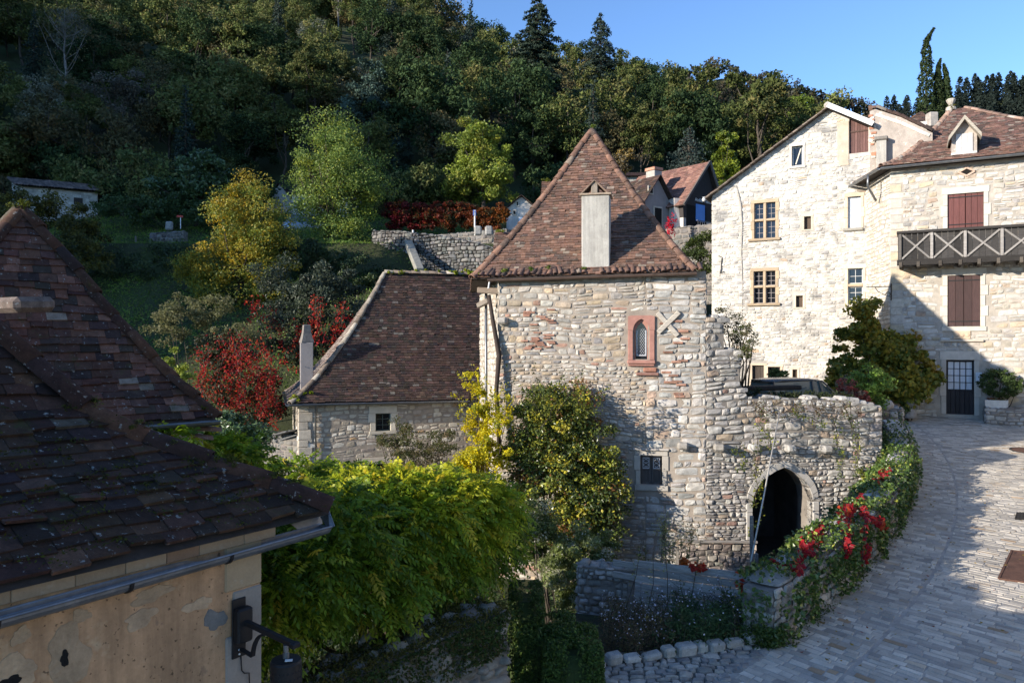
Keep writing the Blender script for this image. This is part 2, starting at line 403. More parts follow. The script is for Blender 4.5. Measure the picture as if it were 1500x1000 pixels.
def glazing(parent, W, r, depth, nx, nz, col=(.5, .5, .5), fw=.045, bar=.022, glass='glass', fmat='paint', name='window_frame'):
    u0, u1, z0, z1 = r; fb = MB()
    for (a, b, c, d) in ((u0, u0+fw, z0, z1), (u1-fw, u1, z0, z1), (u0+fw, u1-fw, z0, z0+fw), (u0+fw, u1-fw, z1-fw, z1)):
        blk(fb, W, a, b, c, d, -depth-.03, -depth+.02, col, .004)
    for i in range(1, nx):
        x = u0 + (u1-u0)*i/nx; blk(fb, W, x-bar/2, x+bar/2, z0+fw, z1-fw, -depth-.02, -depth+.01, col, .002)
    for i in range(1, nz):
        z = z0 + (z1-z0)*i/nz; blk(fb, W, u0+fw, u1-fw, z-bar/2, z+bar/2, -depth-.018, -depth+.008, col, .002)
    fr = fb.build(name, M[fmat], parent)
    g = MB(); g.add([W.pt(u0, z0, -depth-.012), W.pt(u1, z0, -depth-.012), W.pt(u1, z1, -depth-.012), W.pt(u0, z1, -depth-.012)], [(0, 1, 2, 3)])
    g.build('pane', M[glass], fr); return fr
def shutter(parent, W, r, n0, planks, col, mat='shutter', name='shutter', gap=.006, th=.035, hinges=True):
    u0, u1, z0, z1 = r; b = MB()
    for i in range(planks):
        a = u0 + (u1-u0)*i/planks; c = u0 + (u1-u0)*(i+1)/planks
        blk(b, W, a + gap/2, c - gap/2, z0, z1, n0 - th, n0 + rng.uniform(-.004, .004), np.array(col) * rng.uniform(.8, 1.15), .005)
    o = b.build(name, M[mat], parent)
    if hinges:
        hb = MB()
        for z in (z0 + (z1-z0)*.1, z0 + (z1-z0)*.9): blk(hb, W, u0 - .03, u1 + .01, z - .02, z + .02, n0 + .004, n0 + .012, (.03, .02, .02), .003)
        hb.build('hinge', M['iron'], o)
    return o

TILE_RED = (((.195, .105, .074), 4), ((.155, .088, .064), 4), ((.235, .128, .09), 2), ((.12, .073, .056), 2.4), ((.26, .20, .155), .6), ((.085, .058, .047), 1))
TILE_BROWN = (((.060, .036, .028), 4), ((.080, .044, .034), 3), ((.042, .030, .026), 3), ((.11, .066, .05), 1), ((.14, .12, .10), .4))
TILE_NEAR = (((0.062, 0.031, 0.021), 4), ((0.047, 0.025, 0.017), 3), ((0.082, 0.041, 0.026), 2), ((0.034, 0.022, 0.016), 3), ((0.101, 0.051, 0.033), 0.5), ((0.078, 0.062, 0.047), 0.3))
TILE_DUSK = (((.12, .052, .036), 4), ((.085, .042, .032), 3), ((.17, .08, .055), 1.5), ((.05, .032, .026), 2), ((.22, .17, .13), .5))
def roof_pt(E, T, u, v):
    p = E[:2] + (T[:2] - E[:2]) * u; return V(p[0], p[1], E[2] + (T[2] - E[2]) * v)
def prof_lookup(prof, EL, TL):
    """resample a (u, v) roof profile evenly along its length"""
    run = np.linalg.norm((TL - EL)[:2]); rise = TL[2] - EL[2]
    us = np.array([p[0] for p in prof]); vs = np.array([p[1] for p in prof])
    tt = np.linspace(0, 1, 200); uu = np.interp(tt, np.linspace(0, 1, len(us)), us); vv = np.interp(tt, np.linspace(0, 1, len(us)), vs)
    s = np.concatenate([[0], np.cumsum(np.hypot(np.diff(uu) * run, np.diff(vv) * rise))])
    return uu, vv, s
LIN = ((0, 0), (1, 1)); 
def flare(k=.16): 
    return tuple((t, t ** (1 + k * 2) * (1 - k) + t ** 3 * k) for t in np.linspace(0, 1, 12))
def roof_face(mb, EL, ER, TL, TR, prof=LIN, course=.12, tw=.17, pal=TILE_RED, th=.026, jit=1.0, bright=.2, over=1.5):
    """courses of separate flat tiles from the eave EL-ER up to the ridge TL-TR"""
    EL, ER, TL, TR = [np.asarray(x, float) for x in (EL, ER, TL, TR)]
    mL, mR = (EL + ER) / 2, (TL + TR) / 2
    uu, vv, ss = prof_lookup(prof, mL, mR); n = max(2, int(ss[-1] / course))
    vs = []; cs = []
    for i in range(n):
        s0 = ss[-1] * i / n; s1 = min(ss[-1] * (i + over) / n, ss[-1] * 1.0 + .02)
        u0, v0 = np.interp(s0, ss, uu), np.interp(s0, ss, vv); u1, v1 = np.interp(s1, ss, uu), np.interp(s1, ss, vv)
        a0, b0 = roof_pt(EL, TL, u0, v0), roof_pt(ER, TR, u0, v0); a1, b1 = roof_pt(EL, TL, u1, v1), roof_pt(ER, TR, u1, v1)
        L = np.linalg.norm(b0 - a0)
        if L < .05: continue
        d = (b0 - a0) / L; up = ((a1 + b1) - (a0 + b0)) / 2; up = up - d * np.dot(up, d); ul = np.linalg.norm(up); upn = up / max(ul, 1e-6); nn = np.cross(d, upn)
        k = max(1, int(round(L / tw))); w0 = L / k; x = -w0 * rng.uniform(0, 1)
        sag = rng.normal(0, .003) * jit
        lo1 = np.dot(a1 - a0, d); hi1 = np.dot(b1 - a0, d)
        while x < L:
            ww = w0 * rng.uniform(.7, 1.3); xa, xb = max(x, 0), min(x + ww, L); x += ww
            if xb - xa < .03: continue
            xa1, xb1 = min(max(xa, lo1 - .02), hi1), max(min(xb, hi1 + .02), lo1)
            if xb1 - xa1 < .01: xa1 = max(min(xa, hi1 - .01), lo1); xb1 = xa1 + .01
            g = .0015; r1, r2, r3 = rng.normal(0, .0022, 3) * jit; t_ = th * rng.uniform(.8, 1.25); dl = rng.normal(0, .010) * jit
            if rng.random() < .08: r1 += rng.uniform(.005, .015) * jit; dl += rng.uniform(-.03, .03) * jit
            lowz = .014 + th * .8
            p = [a0 + d*(xa+g) + upn*(dl+r3) + nn*(lowz+r1+sag), a0 + d*(xb-g) + upn*(dl-r3) + nn*(lowz+r2+sag), a0 + d*(xb1-g) + upn*ul + nn*.004, a0 + d*(xa1+g) + upn*ul + nn*.004]
            q = [y - nn * t_ for y in p]
            vs.append(p + q); cs.append(0)
    S = len(vs); Pv = np.array(vs).reshape(-1, 3)
    f = np.array([(0, 1, 2, 3), (4, 5, 1, 0), (5, 6, 2, 1), (7, 4, 0, 3)])
    q = (f[None] + (np.arange(S) * 8)[:, None, None]).reshape(-1, 4)
    col = pick(pal, S) * rng.uniform(1 - bright, 1 + bright, (S, 1)) + rng.normal(0, .002, (S, 3))
    mb.add(Pv, q, col=np.repeat(np.clip(col, .01, .9), 8, 0))
def roof_sheet(mb, EL, ER, TL, TR, prof=LIN, drop=.01):
    EL, ER, TL, TR = [np.asarray(x, float) for x in (EL, ER, TL, TR)]
    m = [(t, np.interp(t, [p[0] for p in prof], [p[1] for p in prof])) for t in np.linspace(0, 1, 13)]
    vs = []
    for u, v in m: vs += [roof_pt(EL, TL, u, v) - UP * drop, roof_pt(ER, TR, u, v) - UP * drop]
    mb.add(vs, [(2*i, 2*i+1, 2*i+3, 2*i+2) for i in range(len(m)-1)])
def hip_line(E, T, prof, k=14):
    E = np.asarray(E, float); T = np.asarray(T, float)
    return np.array([roof_pt(E, T, t, np.interp(t, [p[0] for p in prof], [p[1] for p in prof])) for t in np.linspace(0, 1, k)])
def ridge_tiles(mb, pts, r=.1, seg=.36, pal=TILE_RED, lift=.02, jit=1.0):
    """half-round tiles overlapping along a hip or ridge line"""
    pts = np.asarray(pts, float); s = np.concatenate([[0], np.cumsum(np.linalg.norm(np.diff(pts, axis=0), axis=1))])
    at = lambda x: np.array([np.interp(x, s, pts[:, k]) for k in range(3)])
    n = max(1, int(round(s[-1] / seg)))
    for i in range(n):
        a = at(s[-1] * i / n); b = at(min(s[-1] * (i + 1.18) / n, s[-1] + .0)); d = nrm(b - a)
        sx = nrm(np.cross(d, UP)); u = np.cross(sx, d); k = 7; vs = []
        ra, rb = r * rng.uniform(.98, 1.12), r * rng.uniform(.82, .92); o = u * (lift + rng.normal(0, .006) * jit) + sx * rng.normal(0, .008) * jit
        for (c, q, th) in ((a, ra, 0), (b, rb, -.012), (a, ra - .022, 0), (b, rb - .022, -.012)):
            for j in range(k):
                t = math.pi * (j / (k - 1)) * 1.1 - .05 * math.pi
                vs.append(c + o + u * th + sx * math.cos(t) * q + u * (math.sin(t) * q * .85 - q * .15))
        f = [(j, j+1, k+j+1, k+j) for j in range(k-1)] + [(2*k+j+1, 2*k+j, 3*k+j, 3*k+j+1) for j in range(k-1)] + [(j+1, j, 2*k+j, 2*k+j+1) for j in range(k-1)]
        c = pick(pal, 1)[0] * rng.uniform(.8, 1.25)
        mb.add(vs, f, col=np.clip(c, .02, .9))
def gutter(mb, a, b, r=.07, col=(1, 1, 1), out=None):
    a = np.asarray(a, float); b = np.asarray(b, float); d = nrm(b - a); sx = nrm(np.cross(d, UP)); k = 9; vs = []
    for rr in (r, r - .008):
        for c in (a, b):
            for j in range(k):
                t = math.pi + math.pi * j / (k - 1); vs.append(c + sx * math.cos(t) * rr + UP * math.sin(t) * rr)
    f = [(j, j+1, k+j+1, k+j) for j in range(k-1)] + [(2*k+j+1, 2*k+j, 3*k+j, 3*k+j+1) for j in range(k-1)]
    f += [(0, 2*k, 3*k, k), (k-1, 2*k-1, 4*k-1, 3*k-1)]
    mb.add(vs, f, col=col)
    for c in (a, b):      # end caps
        mb.poly([c + sx * math.cos(math.pi + math.pi*j/(k-1)) * r + UP * math.sin(math.pi + math.pi*j/(k-1)) * r for j in range(k)], col)
    for j in (0, k-1):    # rolled lip
        t = math.pi + math.pi*j/(k-1); o = sx * math.cos(t) * r; mb.tube([a + o, b + o], .009, 6, col)

# ---------------------------------------------------------------- foliage
def leaves(mb, pos, size, pal, up=.35, face=None, ratio=.6, bright=.25, cl=None, fold=.25, r=None):
    r = r or rng
    pos = np.asarray(pos, float); N = len(pos)
    nv = r.normal(0, 1, (N, 3)); nv /= np.linalg.norm(nv, axis=1)[:, None]
    nv[:, 2] += up
    if face is not None: nv += face
    nv /= np.linalg.norm(nv, axis=1)[:, None] + 1e-9
    t = r.normal(0, 1, (N, 3)); t -= nv * (t * nv).sum(1)[:, None]; t /= np.linalg.norm(t, axis=1)[:, None] + 1e-9
    b = np.cross(nv, t); s = (size * r.uniform(.6, 1.35, N))[:, None] if np.isscalar(size) else (np.asarray(size) * r.uniform(.7, 1.3, N))[:, None]
    h = s * .5; w_ = s * .5 * ratio
    v = np.stack([pos - t*h, pos + b*w_ - nv*h*fold - t*h*.1, pos + t*h, pos - b*w_ - nv*h*fold - t*h*.1], 1)
    col = pick(pal, N, r) if cl is None else cl
    col = np.clip(col * r.uniform(1-bright, 1+bright, (N, 1)), .004, .95)
    mb.add(v.reshape(-1, 3), np.arange(N*4).reshape(-1, 4), col=np.repeat(col, 4, 0))
def cloud(mb, blobs, n, size, pal, clump=.35, k=40, shell=.55, up=.35, ratio=.6, mixc_=.65, bright=.25, flat=1.0, r=None, squash=.7, outw=.6):
    """leaf clumps spread through ellipsoids: blobs = [(centre, (rx, ry, rz)), ...]"""
    r = r or rng
    vol = np.array([b[1][0]*b[1][1]*b[1][2] for b in blobs]) ** .67; vol /= vol.sum()
    cc = []; oo = []; 
    for (c, R), v_ in zip(blobs, vol):
        m = max(2, int(k * v_)); d = r.normal(0, 1, (m, 3)); d /= np.linalg.norm(d, axis=1)[:, None]
        rad = shell + (1 - shell) * r.random(m) ** .6; rad *= r.uniform(.82, 1.1, m)
        cc.append(np.asarray(c, float) + d * rad[:, None] * np.array(R)); oo.append(d)
    cc = np.vstack(cc); oo = np.vstack(oo); K = len(cc); ccol = pick(pal, K, r) * r.uniform(.8, 1.2, (K, 1)); csz = clump * r.uniform(.6, 1.4, K)
    idx = r.integers(0, K, n)
    off = r.normal(0, 1, (n, 3)); off /= np.linalg.norm(off, axis=1)[:, None] + 1e-9; off *= (r.random(n) ** .45)[:, None]
    off[:, 2] *= squash
    pos = cc[idx] + off * csz[idx][:, None]
    lc = pick(pal, n, r); mx = (r.random(n) < mixc_)[:, None]; col = np.where(mx, ccol[idx], lc)
    leaves(mb, pos, size, pal, up, oo[idx] * outw, ratio, bright, col, r=r)
    return cc
def limbs(mb, base, cc, r0, k=8, col=(1, 1, 1), top=None, wig=.06, r=None):
    r = r or rng
    base = np.asarray(base, float); top = np.asarray(top if top is not None else cc.mean(0), float); h = top - base; L = np.linalg.norm(h)
    ts = np.linspace(0, 1, 7); tr = [base + h*t + r.normal(0, wig*L*.25, 3) * (t > 0) * V(1, 1, .2) for t in ts]
    mb.tube(tr, r0 * (1 - .75*ts) + .0, 8, col)
    for c in cc[r.choice(len(cc), min(k, len(cc)), replace=False)]:
        t = r.uniform(.3, .85); a = base + h*t; m = (a + c)/2 + r.normal(0, .06*L, 3) * .5 - UP * .03 * L
        mb.tube([a, a*.5 + m*.5, m, c], np.array([r0*.45, r0*.35, r0*.25, r0*.08]), 5, col)
def tree(name, label, base, blobs, n, size, pal, r0=.18, k=60, clump=.6, mat='leaf', bark='bark', lim=9, group=None, cat='tree', shell=.5, top=None, **kw):
    base = np.asarray(base, float)
    t = thing(name, label, cat, base, group)
    c = MB(); cc = cloud(c, blobs, n, size, pal, clump, k, shell, **kw); c.build('crown', M[mat], t)
    b = MB(); limbs(b, base, cc, r0, lim, top=top); b.build('trunk', M[bark], t, True)
    return t
def shrub(name, label, base, blobs, n, size, pal, k=40, clump=.25, mat='leaf', stems=6, cat='shrub', group=None, shell=.45, bark='bark', **kw):
    base = np.asarray(base, float)
    t = thing(name, label, cat, base, group)
    c = MB(); cc = cloud(c, blobs, n, size, pal, clump, k, shell, **kw); c.build('foliage', M[mat], t)
    b = MB()
    for q in cc[rng.choice(len(cc), min(stems, len(cc)), replace=False)]:
        a = base + V(rng.normal(0, .08), rng.normal(0, .08), 0); m = (a + q)/2 + rng.normal(0, .08, 3)
        b.tube([a, m, q], [.025, .018, .006], 5)
    b.build('stem', M[bark], t, True)
    return t
# ---------------------------------------------------------------- terrain
_by = [-80, 0, 24, 30, 36, 42, 45.6, 46.8, 50, 56, 66]; _bz = [-6.6, -6.6, -6.3, -4.6, -1, 2.2, 4.1, 6.1, 6.5, 8.5, 12]
_npx = np.array([-500, -200, 0, 300, 560, 640, 700, 750, 800, 900, 960, 1000, 1060, 1150, 1250, 1400, 1800]); _ny = np.array([-290, -215, -150, -72, -28, -4, 36, 66, 78, 92, 118, 165, 205, 228, 238, 240, 240])
_dpx = [-500, 600, 750, 1000, 1200, 1800]; _dd = [205, 190, 165, 130, 112, 112]
_fpx = [500, 900, 1000, 1060, 1130, 1180, 1250, 1290, 1340, 1400, 1450, 1500, 1800]; _fy = [150, 118, 103, 100, 109, 127, 153, 160, 153, 140, 124, 117, 80]
def hgt(x, y):
    x = np.asarray(x, float); y = np.asarray(y, float)
    th = np.degrees(np.arctan2(x, y)); r = np.hypot(x, y)
    de = np.where(np.abs(th) < 38, y, r * math.cos(RAD(38)) * np.where(np.abs(th) > 120, 0, 1))
    de = np.where(th < -38, r * (.788 + .212 * np.clip((-38 - th) / 25, 0, 1)), de)
    px = 750 + F * np.tan(np.radians(np.clip(th, -45, 40)))
    ss = np.clip((x - 2) / 6, 0, 1); ss = ss * ss * (3 - 2 * ss)
    near = np.interp(de - 8 * ss * np.clip((70 - de) / 14, 0, 1), _by, _bz)
    D = np.interp(px, _dpx, _dd); H = (500 - np.interp(px, _npx, _ny)) / F * D - 7.5
    s = np.clip((de - 66) / (D - 66), 0, None)
    hill = np.where(s <= 1, 12 + (H - 12) * np.clip(s, 0, 1) ** .95, H - (s - 1) * 25)
    bump = 1.6 * np.sin(x * .11 + 1) * np.sin(y * .09) + .8 * np.sin(x * .23 + y * .17)
    z = np.where(de > 66, hill + bump * np.clip((de - 66) / 20, 0, 1), near)
    H2 = (500 - np.interp(px, _fpx, _fy)) / F * 330 - 6
    s2 = np.clip((de - 170) / 160, 0, None)
    far = np.where(s2 <= 1, H2 * (s2 ** 1.1), H2 - (s2 - 1) * 60) + bump
    z = np.maximum(z, np.where(de > 172, far, -50)); z = np.maximum(z, -6.6)
    z = np.where(th < -40, np.minimum(z, 54 + 70 * np.clip((th + 47) / 7, 0, 1)), z)  # unseen left hill capped so the sun reaches the upper wood
    f = np.clip((93 + th) / 10, 0, 1); f = f * f * (3 - 2 * f)       # unseen left hill cut away to let sunlight onto the slope
    f = np.where(th > 120, 0, f)
    return np.where(np.abs(th) > 120, -6.6, -6.6 + (z + 6.6) * f)
def gz(x, y): return float(hgt(x, y))
def build_terrain():
    th = np.radians(np.concatenate([np.arange(-180, -60, 3), np.arange(-60, 60, .7), np.arange(60, 181, 3)]))
    r = np.concatenate([[.5, 6, 12, 18], np.arange(22, 70, 1.0), np.geomspace(70, 900, 70)])
    T, R = np.meshgrid(th, r); X = R * np.sin(T); Y = R * np.cos(T); Z = hgt(X, Y)
    X2 = X + rng.normal(0, .05, X.shape); n = len(th); m = len(r); mb = MB()
    i = np.arange(m - 1)[:, None] * n + np.arange(n - 1)[None]
    mb.add(np.stack([X2, Y, Z], -1).reshape(-1, 3), np.stack([i, i + 1, i + n + 1, i + n], -1).reshape(-1, 4))
    mt = surf("hill_ground", (.045, .052, .02), .95, .4, .25, 6, .8, .08, spots=(.12, .45, .6, (.04, .065, .016), .8), spots2=(1.5, .6, .7, (.07, .06, .035), .5))
    tag(mb.build("terrain", mt, None, True), kind='structure')
build_terrain()

# ---------------------------------------------------------------- street
RC = (-23.5, 38.5); RR = 38.8
rz = lambda y: -5.37 + .084 * y
def pol(r, a): return RC[0] + r * np.cos(a), RC[1] + r * np.sin(a)
def build_road():
    mb = MB(); A = np.radians(np.linspace(-62, 8, 60)); Rr = np.linspace(RR - .15, 62, 24)
    a, r = np.meshgrid(A, Rr); x, y = pol(r, a); z = rz(y); n = len(A)
    i = np.arange(len(Rr) - 1)[:, None] * n + np.arange(n - 1)[None]
    mb.add(np.stack([x, y, z], -1).reshape(-1, 3), np.stack([i, i+1, i+n+1, i+n], -1).reshape(-1, 4))
    road = tag(mb.build("street", M['joint'], None, True), kind='structure')
    PAV = (((.51, .46, .39), 5), ((.46, .42, .36), 4), ((.37, .342, .305), 3), ((.57, .52, .445), 3), ((.40, .28, .18), .22), ((.47, .39, .30), .5))
    vs = []; cs = []
    def rows(r0, r1, step, L, skew=0.0):
        ang = RAD(-58); 
        while ang < RAD(2):
            st = step * rng.uniform(.86, 1.16); da = st / ((r0 + r1) / 2 if r1 - r0 < 3 else 44.0); r = r0 + rng.uniform(-.25, 0)
            while r < r1:
                l = rng.uniform(*L); ra, rb = max(r, r0), min(r + l, r1); r += l
                if rb - ra < .05: continue
                am = ang + da / 2 + skew * ((ra + rb)/2 - r0); x, y = pol((ra + rb) / 2, am)
                if y < 8.3 or y > 33 or x / y > .80 or x < -2: continue
                if (x - 15.14) * .466 + (y - 30) * .885 > -.06: continue
                g = rng.uniform(.005, .013); h = rng.normal(.006, .0022); q = []
                tl = rng.normal(0, .007, 2)
                for (rr, aa, sx, sy) in ((ra+g, 0, -1, -1), (rb-g, 0, 1, -1), (rb-g, 1, 1, 1), (ra+g, 1, -1, 1)):
                    A0 = ang + da * aa + (g / 44) * (1 if aa == 0 else -1) + skew * (rr - r0)
                    px_, py_ = pol(rr, A0); j = rng.normal(0, .007, 2); q.append((px_ + j[0], py_ + j[1], rz(py_) - .02))
                q = np.array(q); c = q.mean(0); t = c + (q - c) * .95; t[:, 2] += .02 + h + np.array([-1, 1, 1, -1]) * tl[0] * .15 + np.array([-1, -1, 1, 1]) * tl[1] * .1
                vs.append(np.vstack([q, c + (q - c) * 1.0 + V(0, 0, .02 + h * .3), t]))
            ang += da
    rows(RR + .02, RR + 1.02, .13, (.12, .32), .0)
    rows(RR + 1.06, 60, .125, (.16, .38))
    S = len(vs); f = np.array([(0,1,5,4),(1,2,6,5),(2,3,7,6),(3,0,4,7),(4,5,9,8),(5,6,10,9),(6,7,11,10),(7,4,8,11),(8,9,10,11)])
    q = (f[None] + (np.arange(S) * 12)[:, None, None]).reshape(-1, 4)
    col = pick(PAV, S) * rng.uniform(.74, 1.14, (S, 1))
    pv = MB(); pv.add(np.vstack(vs), q, col=np.repeat(np.clip(col, .02, .9), 12, 0))
    tag(pv.build("street_paving", M['paver'], None), kind='structure')
    # cobbled verge at the near corner
    class Flat:
        def pt(s, u, z, n): return np.stack([u + 0*n, z + 0*n, rz(z) + .0 + n], -1)
    cb = MB(); stones(cb, Flat(), .0, 3.7, 8.6, 11.0, (.07, .13), (.09, .22), .04, (((.33, .31, .28), 3), ((.25, .24, .225), 2), ((.40, .37, .33), 1)), 5, skip=lambda u, z: math.hypot(u - RC[0], z - RC[1]) > RR or z > 10.42 + (u - 1.3) * .31, wob=.02)
    cb.add([(-.2, 8, rz(8) - .012), (3.2, 8, rz(8) - .012), (3.75, 11.1, rz(11.1) - .012), (-.2, 10.6, rz(10.6) - .012)], [(0, 1, 2, 3)], col=(.12, .11, .09))
    tag(cb.build("cobbled_verge", M['stone'], None), kind='structure')
    # garden bed and terrace
    gb = MB(); fp = [(.6, 10.45, -4.46), (1.2, 10.45, -4.46), (3.6, 11.15, -4.44), (3.8, 11.75, -4.82), (2.2, 13.1, -4.85), (.9, 13.5, -4.85)]; k_ = len(fp)
    gb.poly(fp); gb.add(fp + [(x, y, -6.6) for x, y, z in fp], [(i, (i+1) % k_, k_ + (i+1) % k_, k_ + i) for i in range(k_)])
    tag(gb.build("garden_bed", M['soil'], None), kind='structure')
    tr = MB(); tr.poly([(4.4, 20.3, -2.72), (9.9, 20.3, -2.72), (12.3, 25.0, -2.72), (15.0, 29.9, -2.72), (16.4, 37, -2.72), (4.4, 37, -2.72)])
    tag(tr.build("terrace", M['terrace'], None), kind='structure')
build_road()
STONE_GREY = (((.36, .33, .29), 4), ((.44, .41, .365), 3), ((.28, .255, .23), 3), ((.38, .31, .235), 1.4), ((.50, .47, .43), 1.2), ((.30, .20, .15), .5))
# ---------------------------------------------------------------- parapet wall along the street
def build_parapet():
    a0 = math.atan2(11.0 - RC[1], 3.8 - RC[0]); a1 = math.atan2(24.9 - RC[1], 12.9 - RC[0]); L = (a1 - a0) * RR
    t = thing('parapet_wall', 'curved low stone parapet wall with pale capstones along the paved street', 'wall', (3.8, 11, rz(11)))
    W = Arc(RC, RR, a0); zs = lambda u: rz(W.pt(u, 0)[..., 1])
    H = interp([(0, .78), (2, .84), (5, .80), (9, .72), (12, .78), (L, .62)])
    mb = MB()
    for k in range(40):       # core
        u, v = L * k / 40, L * (k + 1) / 40
        p = []
        for x in (u, v):
            zt = float(zs(x) + H(x))
            p += [W.pt(x, zs(x) - .3, -.03), W.pt(x, zt, -.03), W.pt(x, zt, -.5), W.pt(x, -6.6, -.5)]
        mb.add(p, [(0, 4, 5, 1), (1, 5, 6, 2), (2, 6, 7, 3)])
        if k == 0: mb.add(p[:4], [(0, 1, 2, 3)])
        if k == 39: mb.add(p[4:], [(0, 1, 2, 3)])
    mb.build('core', M['mortar_grey'], t)
    st = MB(); stones(st, W, 0, L, -.05, lambda u: H(u), (.1, .19), (.16, .42), .05, STONE_GREY, 6, zfun=zs)
    Wi = Arc(RC, RR - .5, a0)
    class Inner:
        def pt(s, u, z, n): return Wi.pt(u, z, -n)
    stones(st, Inner(), 0, L, -6.0, lambda u: zs(u) + H(u), (.12, .22), (.2, .45), .05, STONE_GREY, 5)
    a = W.pt(0, 0, -.5); b = W.pt(0, 0, 0); We = Wall(a, b)
    stones(st, We, 0, We.L, -4.7, rz(11) + .78, (.1, .2), (.14, .3), .06, STONE_GREY, 6)
    st.build('rubble', M['stone'], t)
    u = .1
    while u < L - .1:
        l = rng.uniform(.35, .8); l = min(l, L - u); m = u + l / 2
        if rng.random() < .9:
            cp = MB(); p = W.pt(m, zs(m) + H(m) + .045, -.24); aa = a0 + m / RR
            tx = V(-math.sin(aa), math.cos(aa), .07 + rng.normal(0, .03)); rx = V(math.cos(aa), math.sin(aa), rng.normal(0, .05))
            blob = []; n = 6
            cs = np.array([[-1, -1], [1, -1], [1, 1], [-1, 1]]) * [[l/2 - .012, rng.uniform(.22, .29)]] + rng.normal(0, .025, (4, 2))
            stn = MB()
            class Cap:
                def pt(s, U, Z, N): return p + U[..., None] * nrm(tx) + Z[..., None] * nrm(rx) + N[..., None] * UP
            stones(cp, Cap(), -l/2, l/2, -.26, .24, (.48, .49), (2, 3), .07, (((.46, .44, .40), 3), ((.38, .36, .33), 2), ((.56, .54, .50), 2)), 7, wob=0, split=0)
            cp.build('capstone', M['stone'], t)
        u += l
    return W, L, zs, H
PW, PL, PZ, PH = build_parapet()
